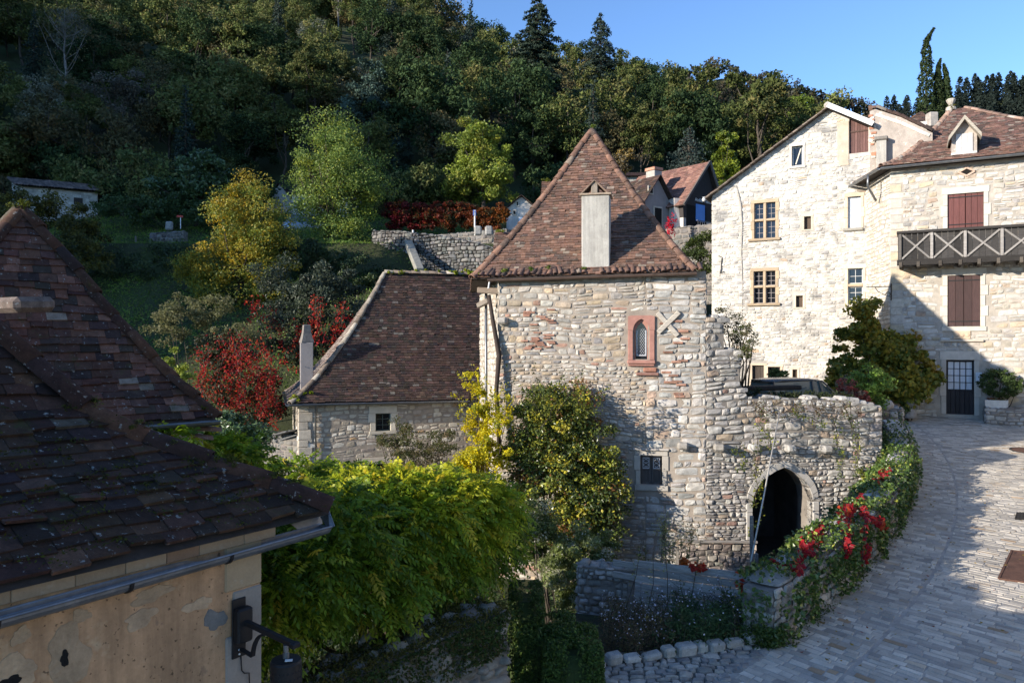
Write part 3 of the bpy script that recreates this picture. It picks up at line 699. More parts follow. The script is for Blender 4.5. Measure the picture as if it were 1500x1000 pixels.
# ================================================================ tower house in the middle
STONE_TOWER = (((.42, .385, .335), 4), ((.50, .46, .40), 3), ((.34, .31, .275), 2.5), ((.46, .36, .25), 1.6), ((.38, .30, .225), 1.2), ((.34, .20, .15), .55), ((.28, .265, .25), 1))
LIMEST = (.52, .47, .40)
FL, FR = (-.36, 20.2), (4.957, 19.2)
WT = Wall(FL, FR)
def build_tower():
    t = thing('tower_house', 'tall square rubble stone tower house with a steep red tiled pyramid roof', 'house', (2.3, 19.7, -6))
    gw = WT.rect(929, 468, 949, 526); lw = WT.rect(938, 667, 970, 710)
    topz = [(0, 1.66), (WT.L, 1.80)]; zt = interp(topz)
    body = MB(); backing(body, WT, 0, WT.L, -7, topz, (gw, lw))
    BLk, BRk = V(-1.1, 25.8, 0), V(6.45, 25.8, 0)
    for a, b in ((BLk, V(*FL, 0)), (V(*FR, 0), BRk), (BRk, BLk)):
        body.add([a - UP*7, b - UP*7, b + UP*1.75, a + UP*1.75], [(0, 1, 2, 3)])
    body.build('wall', M['mortar'], t)
    st = MB(); xr = WT.L * .72
    lowstone = WT.px(900, 545)[1]
    holes = [(gw[0]-.2, gw[1]+.2, gw[2]-.25, gw[3]+.2), (lw[0]-.2, lw[1]+.2, lw[2]-.3, lw[3]+.22)]
    stones(st, WT, 0, xr, -7, lowstone + .3, (.075, .14), (.13, .36), .05, STONE_TOWER, 6, holes, joint=.02)
    stones(st, WT, 0, xr, lowstone + .3, lambda u: zt(u) - .02, (.1, .19), (.16, .42), .042, STONE_TOWER, 6, holes, joint=.022)
    GREYQ = (((.40, .38, .35), 4), ((.32, .31, .29), 3), ((.47, .44, .40), 2), ((.40, .29, .22), .8))
    stones(st, WT, xr, WT.L, -7, lambda u: zt(u) - .02, (.13, .25), (.22, .58), .055, GREYQ, 6, holes, joint=.02)
    Ws = Wall(FR, BRk[:2]); stones(st, Ws, 0, Ws.L, -1.4, 1.72, (.14, .24), (.25, .55), .04, GREYQ, 5)
    Wl = Wall(BLk[:2], FL); stones(st, Wl, 0, Wl.L, -5, 1.66, (.14, .24), (.2, .5), .035, (((.52, .48, .42), 3), ((.44, .39, .32), 2)), 5)
    st.build('rubble', M['stone'], t)
    # brick patch in the upper left of the wall
    bp = MB()
    for k in range(34):
        x, y = rng.uniform(765, 812), rng.uniform(452, 512)
        u, z = WT.px(x, y); blk(bp, WT, u - rng.uniform(.07, .13), u + .1, z - .022, z + .022, 0, .052 + rng.uniform(-.006, .012), np.array((.33, .17, .12)) * rng.uniform(.7, 1.3), .006)
    for k in range(16):
        x, y = rng.uniform(972, 1005), rng.uniform(470, 610)
        u, z = WT.px(x, y); blk(bp, WT, u - .13, u + .12, z - .03, z + .03, 0, .055 + rng.uniform(-.006, .012), np.array((.32, .17, .12)) * rng.uniform(.7, 1.3), .01)
    bp.build('brick_patch', M['stone'], t)
    # gothic window
    u0, u1, z0, z1 = WT.rect(920, 462, 959, 527); um = (u0 + u1) / 2; wi = (u1 - u0)
    a, b = gw[0], gw[1]; zs = z1 - .38; n0, n1 = -.16, .055
    fr = MB()
    def arch_pts(half, zb, rise, k=9):
        # pointed arch polyline from left spring to right spring
        R = (half * half + rise * rise) / (2 * half); L = []
        for i in range(k): 
            an = math.asin(min(1, rise / R)) * i / (k - 1); L.append((-half + R - R * math.cos(an), zb + R * math.sin(an)))
        return L + [(-x, z) for x, z in L[::-1][1:]]
    hw = (b - a) / 2 + .035; ap = arch_pts(hw, zs, z1 - zs - .09)
    front = [(u0, zs)] + [(u0, z1), (u1, z1), (u1, zs)]
    # jambs
    for (p, q) in ((u0, um - hw), (um + hw, u1)):
        blk(fr, WT, p, q, z0 + .0, zs - .003, n0, n1, (.34, .17, .135), .012)
    # arch head as quads between arch and the square top
    k = len(ap); outer = []
    for i, (x, z) in enumerate(ap):
        f = i / (k - 1)
        outer.append((u0 - um, zs + (z1 - zs) * min(1, f * 3)) if f < 1/3 else ((u1 - um, zs + (z1 - zs) * min(1, (1 - f) * 3)) if f > 2/3 else (u0 - um + (u1 - u0) * (f - 1/3) * 3, z1)))
    for i in range(k - 1):
        (x0, y0), (x1, y1) = ap[i], ap[i+1]; (X0, Y0), (X1, Y1) = outer[i], outer[i+1]
        fr.add([WT.pt(um+x0, y0, n1), WT.pt(um+x1, y1, n1), WT.pt(um+X1, Y1, n1), WT.pt(um+X0, Y0, n1), WT.pt(um+x0, y0, n0), WT.pt(um+x1, y1, n0), WT.pt(um+X1, Y1, 0), WT.pt(um+X0, Y0, 0)],
               [(0, 1, 2, 3), (0, 4, 5, 1), (2, 6, 7, 3)], col=(.34, .17, .135))
    # inner moulding with trefoil head
    ap2 = arch_pts(hw - .055, zs - .1, .30); 
    for i in range(len(ap2) - 1):
        (x0, y0), (x1, y1) = ap2[i], ap2[i+1]; j = int(i * (k - 1) / (len(ap2) - 1)); (X0, Y0), (X1, Y1) = ap[j], ap[min(j+1, k-1)]
        fr.add([WT.pt(um+x0, y0, -.05), WT.pt(um+x1, y1, -.05), WT.pt(um+X1, Y1, -.01), WT.pt(um+X0, Y0, -.01)], [(0, 1, 2, 3)], col=(.30, .15, .12))
    for sx in (-1, 1): blk(fr, WT, um + sx*(hw-.03) - .03, um + sx*(hw-.03) + .03, z0, zs - .08, n0, -.03, (.30, .15, .12), .01)
    sur = fr.build('window_surround', M['red_sand'], t)
    sl = MB(); blk(sl, WT, u0 - .02, u1 + .02, z0 - .1, z0 - .002, -.16, .12, (.34, .17, .135), .02); blk(sl, WT, u0 - .0, u1 + .0, z0 - .16, z0 - .102, -.1, .085, (.3, .15, .12), .02)
    sl.build('sill', M['red_sand'], sur)
    g = MB(); pts = [(um - hw + .06, z0)] + [(um + x, z) for x, z in ap2] + [(um + hw - .06, z0)]
    g.poly([WT.pt(x, z, -.10) for x, z in pts]); pane = g.build('pane', M['glass'], sur)
    ld = MB(); gw_ = hw - .08
    blk(ld, WT, um - gw_, um - gw_ + .03, z0 + .12, zs, -.095, -.075, (.45, .46, .48), .003); blk(ld, WT, um + gw_ - .03, um + gw_, z0 + .12, zs, -.095, -.075, (.45, .46, .48), .003); blk(ld, WT, um - gw_, um + gw_, z0 + .1, z0 + .13, -.095, -.075, (.45, .46, .48), .003)
    for i in range(-3, 16):
        for s in (-1, 1):
            zz = z0 + .13 + i * .085; x0, x1 = -gw_ + .03, gw_ - .03; a_ = (x0, zz if s > 0 else zz + (x1-x0)*1.4); b_ = (x1, zz + (x1-x0)*1.4 if s > 0 else zz)
            lo, hi = z0 + .13, zs + .05
            ts = [t_ for t_ in np.linspace(0, 1, 13) if lo <= a_[1] + (b_[1]-a_[1])*t_ <= hi]
            if len(ts) > 1:
                p = [WT.pt(um + a_[0] + (b_[0]-a_[0])*q, a_[1] + (b_[1]-a_[1])*q, -.09) for q in (ts[0], ts[-1])]; ld.bar(p[0], p[1], .007, .007, WT.N, (.32, .33, .36))
    ld.build('leading', M['paint'], sur)
    # timber cross brace beside it
    cx = MB(); 
    for (x0, y0, x1, y1, n) in ((964, 487, 995, 457, .06), (963, 458, 993, 492, .042)):
        p, q = WT.px(x0, y0), WT.px(x1, y1); cx.bar(WT.pt(*p, n), WT.pt(*q, n), .13, .07, WT.N, (.44, .395, .335), .015)
    cx.build('cross_brace', M['wood_grey'], t)
    lg = MB(); u, z = WT.px(948, 547); blk(lg, WT, u - .28, u + .3, z - .05, z + .03, 0, .11, (.25, .13, .10), .02); blk(lg, WT, u - .1, u + .25, z + .04, z + .16, 0, .075, (.33, .15, .10), .03); lg.build('ledge', M['stone'], t)
    # square lower window with panelled shutter
    s2 = MB(); r = lw; surround(s2, WT, (r[0]-.0, r[1], r[2], r[3]), .13, .13, .14, .03, .2, (.42, .385, .335), .25, .03, 2)
    blk(s2, WT, r[0]-.2, r[1]+.18, r[3]+.133, r[3]+.19, 0, .09, (.44, .40, .35), .02); s2f = s2.build('window_surround', M['stone_clean'], t)
    w2 = MB(); uu = (r[0]+r[1])/2
    blk(w2, WT, r[0], r[1], r[2], r[3], -.2, -.15, (.085, .075, .07), .003)
    for k in (0, 1):
        a_, b_ = (r[0]+.02, uu-.012) if k == 0 else (uu+.012, r[1]-.02)
        zm = r[2] + (r[3]-r[2])*.52
        for (p, q, c, d) in ((a_, b_, r[2], r[2]+.05), (a_, b_, zm-.03, zm), (a_, a_+.04, r[2], r[3]), (b_-.04, b_, r[2], r[3]), (a_, b_, r[3]-.06, r[3])): blk(w2, WT, p, q, c, d, -.15, -.125, (.10, .09, .085), .004)
    lf = w2.build('shutter', M['wood_dark'], s2f)
    gl = MB()
    for k in (0, 1):
        a_, b_ = (r[0]+.06, uu-.05) if k == 0 else (uu+.05, r[1]-.06); zm = r[2] + (r[3]-r[2])*.53; zb = r[3]-.07
        for (p, q, c, d) in ((a_, b_, zm, zm+.015), (a_, b_, zb-.015, zb), (a_, a_+.014, zm, zb), (b_-.014, b_, zm, zb)): blk(gl, WT, p, q, c, d, -.14, -.12, (.55, .56, .58), .002)
        for i in range(3):
            zz = zm + (zb-zm)*i/3; z2 = zm + (zb-zm)*(i+1)/3
            gl.bar(WT.pt(a_, zz, -.13), WT.pt(b_, z2, -.13), .009, .009, WT.N, (.5, .51, .53)); gl.bar(WT.pt(b_, zz, -.128), WT.pt(a_, z2, -.128), .009, .009, WT.N, (.5, .51, .53))
    gl.build('leaded_light', M['paint'], s2f)
    # corbel stones
    for x, y in ((1000, 652), (1053, 654), (737, 470)):
        cb = MB(); u, z = WT.px(x, y); blk(cb, WT, u - .14, u + .14, z - .09, z + .09, -.1, .26, np.array((.36, .33, .29)) * rng.uniform(.85, 1.1), .05); cb.build('corbel', M['stone'], t)
    # ------------ roof
    E = [V(-1.08, 20.15, 1.70), V(4.66, 19.05, 1.78), V(6.6, 26.3, 1.78), V(-1.45, 26.2, 1.74)]
    A = V(2.49, 23.4, 6.595); e = nrm(V(1, -.19, 0)); TL_, TR_ = A - e*.09, A + e*.09
    pf = flare(.045)
    rs = MB(); 
    for p, q in ((0, 1), (1, 2), (2, 3), (3, 0)): roof_sheet(rs, E[p], E[q], A, A, pf, .03)
    rs.poly([E[0] - UP*.05, E[1] - UP*.05, E[2] - UP*.05, E[3] - UP*.05])
    roof = rs.build('roof', M['under'], t)
    tl = MB(); up0 = .0
    roof_face(tl, E[0], E[1], TL_, TR_, pf, .108, .165, TILE_RED, .03, 1.4)
    roof_face(tl, E[1], E[2], A, A, pf, .13, .2, TILE_RED); roof_face(tl, E[3], E[0], A, A, pf, .13, .2, TILE_RED)
    tl.build('roof_tiles', M['tile_red'], roof)
    hp = MB()
    for c in (0, 1): ridge_tiles(hp, hip_line(E[c], A, pf), .105, .34, TILE_RED, .03)
    hp.build('hip_tiles', M['tile_red'], roof, True)
    # canal tiles along the eave
    cn = MB(); L = np.linalg.norm(E[1] - E[0]); d = (E[1] - E[0]) / L; nn = V(d[1], -d[0], 0)
    for k in range(int(L / .148)):
        if rng.random() < .06: continue
        o = E[0] + d * (.08 + k * .155 + rng.normal(0, .012)); ang = rng.normal(0, .12) - (.25 if k < 14 else 0)
        ax = nn * math.cos(ang) + d * math.sin(ang)
        ridge_tiles(cn, [o - ax*.30 + UP*(.22 + rng.normal(0, .01)), o + ax*.07 + UP*(.035 + rng.normal(0, .012))], .072 * rng.uniform(.9, 1.1), .6, TILE_RED, .0)
    cn.build('canal_tiles', M['tile_red'], roof, True)
    ms = MB(); mp = [E[0] + V(.1, .1, .12)] + [E[0] + d * x + UP * .2 + V(0, .15, 0) for x in (.9, 1.6, 2.1, 3.0)] + [A - V(0, .05, -.06)]
    cloud(ms, [(p, (.22 if i == 0 else .09, .12, .07)) for i, p in enumerate(mp)], 900, .05, (((.10, .17, .02), 2), ((.17, .2, .03), 1)), .07, 22, .3)
    ms.build('moss', M['leaf'], roof)
    # chimney
    c0 = WT.px(852, 400); u0 = c0[0]; u1 = WT.px(893, 400)[0]; ch = MB()
    blk(ch, WT, u0, u1, 1.62, WT.px(870, 286)[1], -.62, .02, (1, 1, 1), .02); chm = ch.build('chimney', M['render'], t)
    zt_ = WT.px(870, 286)[1]; cp = MB(); blk(cp, WT, u0 - .05, u1 + .05, zt_, zt_ + .05, -.67, .07, (.35, .27, .2), .01); um = (u0+u1)/2
    for n in (-.12, -.45):
        blk(cp, WT, um - .12, um + .06, zt_ + .05, zt_ + .36, n - .1, n + .1, (.24, .20, .16), .02)
    for s in (-1, 1): cp.bar(WT.pt(um + s*.34 - .03, zt_ + .06, -.28), WT.pt(um - .03, zt_ + .40, -.28), .6, .035, UP, (.22, .15, .11), .005)
    cp.build('chimney_cap', M['stone'], chm)
    # gutter with its brackets
    gm = MB(); gutter(gm, E[0] + d*.45 + nn*.06 - UP*.06, E[1] + d*.02 + nn*.06 - UP*.04, .062); gt = gm.build('gutter', M['copper'], t)
    for k in range(9):
        k_ = MB(); p = E[0] + d * (.6 + k*.6) + nn*.06 - UP*.05; k_.bar(p - nn*.07, p + nn*.07, .02, .01, UP); k_.build('bracket', M['iron'], gt)
    sp = MB(); sp.tube([E[0] + d*.5 + nn*.05 - UP*.1, E[0] + d*.47 + nn*.07 - UP*.3], .02, 8); sp.build('spout', M['white'], gt)
    # timber prop and downpipe on the left corner
    tp = MB(); f = lambda x, y, dd: P(x, y, dd)
    tp.tube([f(716, 432, 20.25), f(722, 470, 20.15), f(731, 520, 20.05), f(727, 570, 19.98), f(731, 650, 19.95)], [.05, .06, .07, .06, .06], 7, (.05, .035, .028)); tp.build('timber_prop', M['wood_dark'], t, True)
    dp = MB(); dp.tube([f(712, 425, 20.6), f(712, 560, 20.6), f(713, 700, 20.6)], .04, 8); dp.build('downpipe', M['zinc'], t, True)
    br = MB(); br.bar(f(700, 425, 20.5), f(745, 427, 20.25), .16, .16, UP, (.22, .17, .13), .02); br.bar(f(700, 448, 20.6), f(716, 440, 20.4), .14, .14, UP, (.24, .2, .16), .02); br.build('corbel_beam', M['wood_grey'], t)
    # two small dormers on the left slope
    for (x0, y0, x1, y1, dd) in ((724, 336, 760, 372, 22.8), (795, 260, 822, 288, 23.9)):
        p = P(x0, y0, dd); q = P(x1, y0, dd); lo = P(x0, y1, dd); h = p[2] - lo[2]; wd = V(.0, .62, 0); dm = MB()
        wl_ = MB(); wl_.box((p + q)/2 + wd*1.0 - UP*(h*1.4), V(1, -.1, 0), V(.1, 1, 0), UP, ((q[0]-p[0])/2, .45, h*.6)); dr = wl_.build('dormer', M['render_old'], t)
        roof_face(dm, lo + V(-.05, 0, 0), lo + V(q[0]-p[0], -.1, 0), p + wd, q + wd, LIN, .12, .18, TILE_RED)
        roof_face(dm, lo + V(q[0]-p[0], 1.24, 0), lo + V(-.05, 1.24, 0), q + wd, p + wd, LIN, .12, .18, TILE_RED)
        dm.build('dormer_tiles', M['tile_red'], dr)
        mm = MB(); cloud(mm, [(p + wd + V(.15, 0, .04), (.16, .2, .05))], 200, .05, (((.16, .19, .02), 1),), .06, 8, .3); mm.build('dormer_moss', M['leaf'], dr)
    return t
build_tower()

# ================================================================ ruined wall with the pointed arch
def build_ruin():
    t = thing('ruined_wall', 'ruined grey stone wall with a dark pointed archway beside the tower', 'wall', (6.5, 19.4, -5.6))
    E_ = P(1250, 500, 19.6); W = Wall(FR, (E_[0], E_[1])); L2 = W.px(1292, 620)[0]
    U = lambda x: W.px(x, 560)[0]; Z = lambda y, x=1100: W.px(x, y)[1]
    top = [(0, Z(466, 1040)), (U(1060), Z(466, 1060)), (U(1060.5), Z(514, 1060)), (U(1083), Z(514, 1083)), (U(1083.5), Z(561, 1083)), (U(1097), Z(584, 1097)), (U(1240), Z(586, 1240)), (L2, Z(598, 1285))]
    ua, ub = U(1102), U(1190); za, zs, zp = -5.7, Z(735, 1146), Z(684, 1147); um = U(1148)
    hole = (ua, ub, za, zp)
    b = MB(); backing(b, W, 0, L2, -7, top, [hole])
    # spandrels of the pointed arch
    def ap(x):  # soffit height at u
        f = (x - ua) / (um - ua) if x < um else (ub - x) / (ub - um); R_ = 1.7; g = lambda q: math.sqrt(max(0, R_*R_ - (R_ - q)**2))
        return zs + (zp - zs) * g(f) / g(1)
    xs = np.linspace(ua, ub, 25)
    for x0, x1 in zip(xs[:-1], xs[1:]):
        p = [W.pt(x0, ap(x0)), W.pt(x1, ap(x1)), W.pt(x1, zp), W.pt(x0, zp)]; b.add(p, [(0, 1, 2, 3)])
        b.add([W.pt(x0, ap(x0), 0), W.pt(x1, ap(x1), 0), W.pt(x1, ap(x1), -.8), W.pt(x0, ap(x0), -.8)], [(0, 1, 2, 3)])
    for x in (ua, ub): b.add([W.pt(x, za, 0), W.pt(x, zs + .01, 0), W.pt(x, zs + .01, -.8), W.pt(x, za, -.8)], [(0, 1, 2, 3)])
    # wall thickness behind the broken top
    for (p, q) in zip(top[:-1], top[1:]): b.add([W.pt(p[0], p[1], 0), W.pt(q[0], q[1], 0), W.pt(q[0], q[1], -.8), W.pt(p[0], p[1], -.8)], [(0, 1, 2, 3)])
    bk = interp(top)
    for p, q in zip(top[:-1], top[1:]): b.add([W.pt(p[0], -2.72, -.8), W.pt(q[0], -2.72, -.8), W.pt(q[0], q[1], -.8), W.pt(p[0], p[1], -.8)], [(0, 1, 2, 3)])
    # vaulted cellar behind the arch
    c0, c1 = ua - 1.2, ub + 1.2
    cel = [W.pt(c0, -6.3, -.8), W.pt(c1, -6.3, -.8), W.pt(c1, -2.75, -.8), W.pt(c0, -2.75, -.8)]; far = [x - W.N * 4 for x in cel]
    b.build('wall', M['mortar_grey'], t)
    v = MB(); v.add(cel + far, [(0, 1, 5, 4), (1, 2, 6, 5), (2, 3, 7, 6), (3, 0, 4, 7), (4, 5, 6, 7)]); v.build('cellar', M['mortar_grey'], t)
    st = MB(); zt = interp(top)
    sk = lambda u, z: (ua - .16 < u < ub + .16) and z < (ap(min(max(u, ua), ub)) if ua <= u <= ub else zs + .3) + .17 * (1 if z > zs else 1)
    GR = (((.40, .375, .34), 4), ((.45, .42, .38), 3), ((.29, .275, .255), 3), ((.36, .28, .21), .8), ((.30, .19, .15), .35))
    zb = Z(655)
    stones(st, W, 0, L2, -7, zb, (.085, .16), (.12, .34), .06, GR, 6, skip=sk, joint=.02)
    stones(st, W, 0, L2, zb, lambda u: zt(u) + .05, (.12, .22), (.2, .5), .06, GR, 6, skip=sk, joint=.02)
    # rubble lying on top of the broken steps
    for k in range(26):
        u = rng.uniform(0, L2); z = zt(u); blk(st, W, u - .12, u + .12, z - .05, z + rng.uniform(.03, .12), -rng.uniform(.3, .6), -.02, np.array((.38, .36, .33)) * rng.uniform(.8, 1.2), .05)
    st.build('rubble', M['stone'], t)
    vs = MB()          # voussoirs
    def vo(x0, x1, th=.17):
        o = um + (0)
        P0 = [(x0, ap(x0)), (x1, ap(x1))]; out = []
        for (x, z) in P0:
            d = V(x - um, 0, z - (zs - .35)); d = d / max(np.linalg.norm(d), 1e-3); out.append((x + d[0]*th, z + d[2]*th))
        q = [P0[0], P0[1], out[1], out[0]]
        vs.prism([W.pt(a_, b_, -.3) for a_, b_ in q], W.N * (.3 + .04 + rng.uniform(0, .01)), np.array((.42, .395, .36)) * rng.uniform(.85, 1.12))
    kx = np.concatenate([[ua, ua + .02, ua + .09, ua + .22], np.linspace(ua + .4, um, 3)]); kx2 = np.concatenate([np.linspace(um, ub - .4, 3), [ub - .22, ub - .09, ub - .02, ub]])
    for s in (kx, kx2):
        for x0, x1 in zip(s[:-1], s[1:]): vo(x0 + .002, x1 - .002)
    for z0_, z1_ in ((za, za + .6), (za + .6, zs - .25), (zs - .25, zs)):
        for (x0, x1) in ((ua - .17, ua), (ub, ub + .17)): blk(vs, W, x0, x1, z0_ + .004, z1_ - .004, -.3, .045, np.array((.42, .395, .36)) * rng.uniform(.85, 1.1), .015)
    vs.build('arch_stones', M['stone_clean'], t)
    for x, y in ((1101, 654), (1153, 655), (1206, 656)):
        cb = MB(); u, z = W.px(x, y); blk(cb, W, u - .13, u + .13, z - .1, z + .09, -.1, .3, np.array((.40, .38, .35)) * rng.uniform(.85, 1.1), .05); cb.build('corbel', M['stone'], t)
    rl = MB(); p, q = W.px(990, 788), W.px(1102, 789); rl.bar(W.pt(p[0], p[1], .3), W.pt(q[0], q[1], .3), .09, .06, UP, (.30, .27, .24), .01); rl.build('timber_rail', M['wood_grey'], t)
    # low rubble plinth below the rail
    pl = MB(); u0, u1 = p[0], q[0]; pl.box(W.pt((u0+u1)/2, -6.1, .12), W.U, UP, W.N, ((u1-u0)/2, .82, .12), (.12, .11, .10)); stones(pl, W.off(.24), u0, u1, -6.6, p[1] - .06, (.1, .19), (.14, .32), .06, (((.30, .27, .23), 2), ((.36, .30, .26), 2), ((.24, .20, .175), 2)), 5)
    pl.build('plinth', M['stone'], t)
    return W
WRN = build_ruin()

# ================================================================ middle house with the dark roof
def build_middle():
    th = RAD(18); a = V(-7.11, 25.0); d = V(math.cos(th), math.sin(th)); n = V(math.sin(th), -math.cos(th)); W = Wall(a, a + d * 9.6)
    t = thing('cottage', 'pale stone cottage with a steep dark brown hipped roof left of the tower', 'house', (-3, 26, -6))
    w1 = W.rect(550, 605, 572, 631); w2 = W.rect(531, 679, 575, 693); dr = W.rect(625, 692, 652, 730)
    top = [(0, -2.08), (9.6, -2.1)]
    b = MB(); backing(b, W, 0, 9.6, -7, top, (w1, w2, dr))
    c = [a, a + d*9.6, a + d*9.6 - n*6, a - n*6]
    for p, q in ((c[1], c[2]), (c[2], c[3]), (c[3], c[0])): b.add([V(*p, -7), V(*q, -7), V(*q, -2.1), V(*p, -2.1)], [(0, 1, 2, 3)])
    b.build('wall', M['mortar'], t)
    PALE = (((.52, .47, .39), 4), ((.44, .38, .30), 2.5), ((.58, .54, .47), 2.5), ((.40, .34, .28), 1.5), ((.50, .33, .19), .45))
    st = MB(); zm = W.px(500, 655)[1]
    hl = [(h[0]-.16, h[1]+.16, h[2]-.1, h[3]+.2) for h in (w1, w2, dr)]
    stones(st, W, .22, 9.6, zm, -2.12, (.13, .22), (.2, .48), .022, PALE, 5, hl, joint=.035)
    stones(st, W, .22, 9.6, -7, zm, (.12, .2), (.2, .5), .018, (((.42, .36, .29), 3), ((.48, .42, .34), 2), ((.36, .31, .26), 1)), 5, hl, joint=.04)
    z = -7
    while z < -2.2:
        h = rng.uniform(.22, .34); blk(st, W, .0, rng.uniform(.28, .5), z, min(z + h - .015, -2.12), -.2, .03, np.array((.52, .45, .36)) * rng.uniform(.85, 1.1), .015); z += h
    Wl = Wall(c[3], c[0]); stones(st, Wl, 0, Wl.L, -6.5, -2.12, (.16, .26), (.3, .6), .02, PALE, 4)
    st.build('rubble', M['stone_white'], t)
    sr = MB(); surround(sr, W, w1, .2, .26, .1, .04, .15, (.55, .50, .41), .25, .02, 2); f0 = sr.build('window_surround', M['stone_clean'], t); sr = MB(); surround(sr, W, w2, .17, .22, .1, .04, .15, (.5, .44, .36), .2, .02, 1)
    f1 = sr.build('window_surround', M['stone_clean'], t)
    glazing(f0, W, w1, .1, 2, 3, (.05, .07, .06), .04, .025); glazing(f1, W, w2, .1, 4, 2, (.06, .06, .055), .04, .025)
    # arched doorway
    ds = MB(); u0, u1, z0, z1 = dr; um = (u0+u1)/2; rr = (u1-u0)/2
    for k in range(9):
        a0, a1 = math.pi*k/9, math.pi*(k+1)/9; q = [(um - math.cos(x)*R, z1 - rr + math.sin(x)*R) for x, R in ((a0, rr), (a1, rr), (a1, rr+.26), (a0, rr+.26))]
        ds.prism([W.pt(x, y, -.2) for x, y in q], W.N * .26, np.array((.5, .40, .31)) * rng.uniform(.85, 1.1))
    for s in (0, 1): blk(ds, W, (u0-.26, u1)[s], (u0, u1+.26)[s], z0-1.4, z1-rr-.004, -.2, .055, (.5, .41, .32), .015)
    door = ds.build('doorway', M['stone_clean'], t)
    dl = MB(); blk(dl, W, u0, u1, z0 - 1.4, z1, -.3, -.2, (.05, .035, .03), .004); dl.build('door_leaf', M['wood_dark'], door)
    # roof
    zE = -2.02; o = .32
    E = [V(*(a - d*.3 + n*o), zE), V(*(a + d*9.9 + n*o), zE - .05), V(*(a + d*9.9 - n*6.3), zE), V(*(a - d*.3 - n*6.3), zE)]
    R0 = V(*(a + d*3.3 - n*3), 2.64); R1 = V(*(a + d*6.75 - n*3), 2.66); pf = flare(.11)
    rs = MB(); roof_sheet(rs, E[0], E[1], R0, R1, pf, .03); roof_sheet(rs, E[1], E[2], R1, R1, pf, .03); roof_sheet(rs, E[2], E[3], R1, R0, pf, .03); roof_sheet(rs, E[3], E[0], R0, R0, pf, .03)
    rs.poly([e - UP*.06 for e in E]); roof = rs.build('roof', M['under'], t)
    tl = MB(); roof_face(tl, E[0], E[1], R0, R1, pf, .115, .18, TILE_BROWN); roof_face(tl, E[3], E[0], R0, R0, pf, .12, .19, (((.30, .25, .21), 2), ((.22, .17, .14), 2), ((.16, .10, .085), 1)))  # left slope gets paler tiles: its sunlight is put into the colour
    roof_face(tl, E[1], E[2], R1, R1, pf, .13, .2, TILE_BROWN)
    tl.build('roof_tiles', M['tile_brown'], roof)
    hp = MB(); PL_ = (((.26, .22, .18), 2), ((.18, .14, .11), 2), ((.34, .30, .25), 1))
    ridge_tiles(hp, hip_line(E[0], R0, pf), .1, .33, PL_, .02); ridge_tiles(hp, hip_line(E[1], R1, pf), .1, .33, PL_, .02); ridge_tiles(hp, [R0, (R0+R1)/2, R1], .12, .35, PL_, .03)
    hp.build('ridge_tiles', M['tile_brown'], roof, True)
    ms = MB(); rp = [R0 + (R1-R0)*f + UP*.06 for f in (.02, .12, .2, .38, .45, .6, .75, .82, .92, .97)] + [E[0] + V(.25, .2, .12), E[0] + V(.5, .4, .3)]
    cloud(ms, [(p, (rng.uniform(.2, .42), .16, rng.uniform(.09, .16))) for p in rp], 3600, .07, (((.15, .19, .012), 2), ((.22, .23, .03), 1)), .08, 46, .3); ms.build('moss', M['leaf_dry'], roof)
    ch = MB(); cc = P(449, 540, 26.0); zt = P(449, 484, 26)[2]; w_ = 18/F*26/2
    q = V(cc[0], cc[1], 0); ch.box(q + UP*((zt - .42 - 2.1)/2), V(*d, 0), V(*n, 0), UP, (w_, w_*1.05, (zt - .42 + 2.1)/2), (1, 1, 1), .015); chm = ch.build('chimney', M['render_shaded'], t)
    cp = MB(); cp.lathe(q + UP*(zt - .42), [(w_*1.4, 0), (w_*1.38, .05), (w_*1.12, .18), (w_*.92, .32), (w_*.8, .46), (w_*.74, .6), (w_*.5, .62)], 4, (.20, .18, .16), ); cp.build('chimney_cap', M['stone'], chm)
    g = MB(); gutter(g, E[0] + V(*n, 0)*.06 - UP*.05, E[1] + V(*n, 0)*.06 - UP*.03, .065); gutter(g, E[3] - V(*d, 0)*.06 - UP*.04, E[0] - V(*d, 0)*.06 - UP*.05, .06); g.build('gutter', M['zinc'], t)
    dp = MB(); p = a + d*.55; dp.tube([V(*(p + n*.34), -2.1), V(*(p + n*.06), -2.35), V(*(p + n*.06), -5)], .028, 7); dp.build('downpipe', M['zinc'], t, True)
    cn = MB(); p = P(410, 636, 26.5); q = P(437, 629, 25.8); cn.bar(p, q, .7, .05, UP, (1, 1, 1), .01); cn.bar(p - UP*.2, q - UP*.15, .05, .05); cn.build('canopy', M['zinc'], t)
    return W
WM = build_middle()
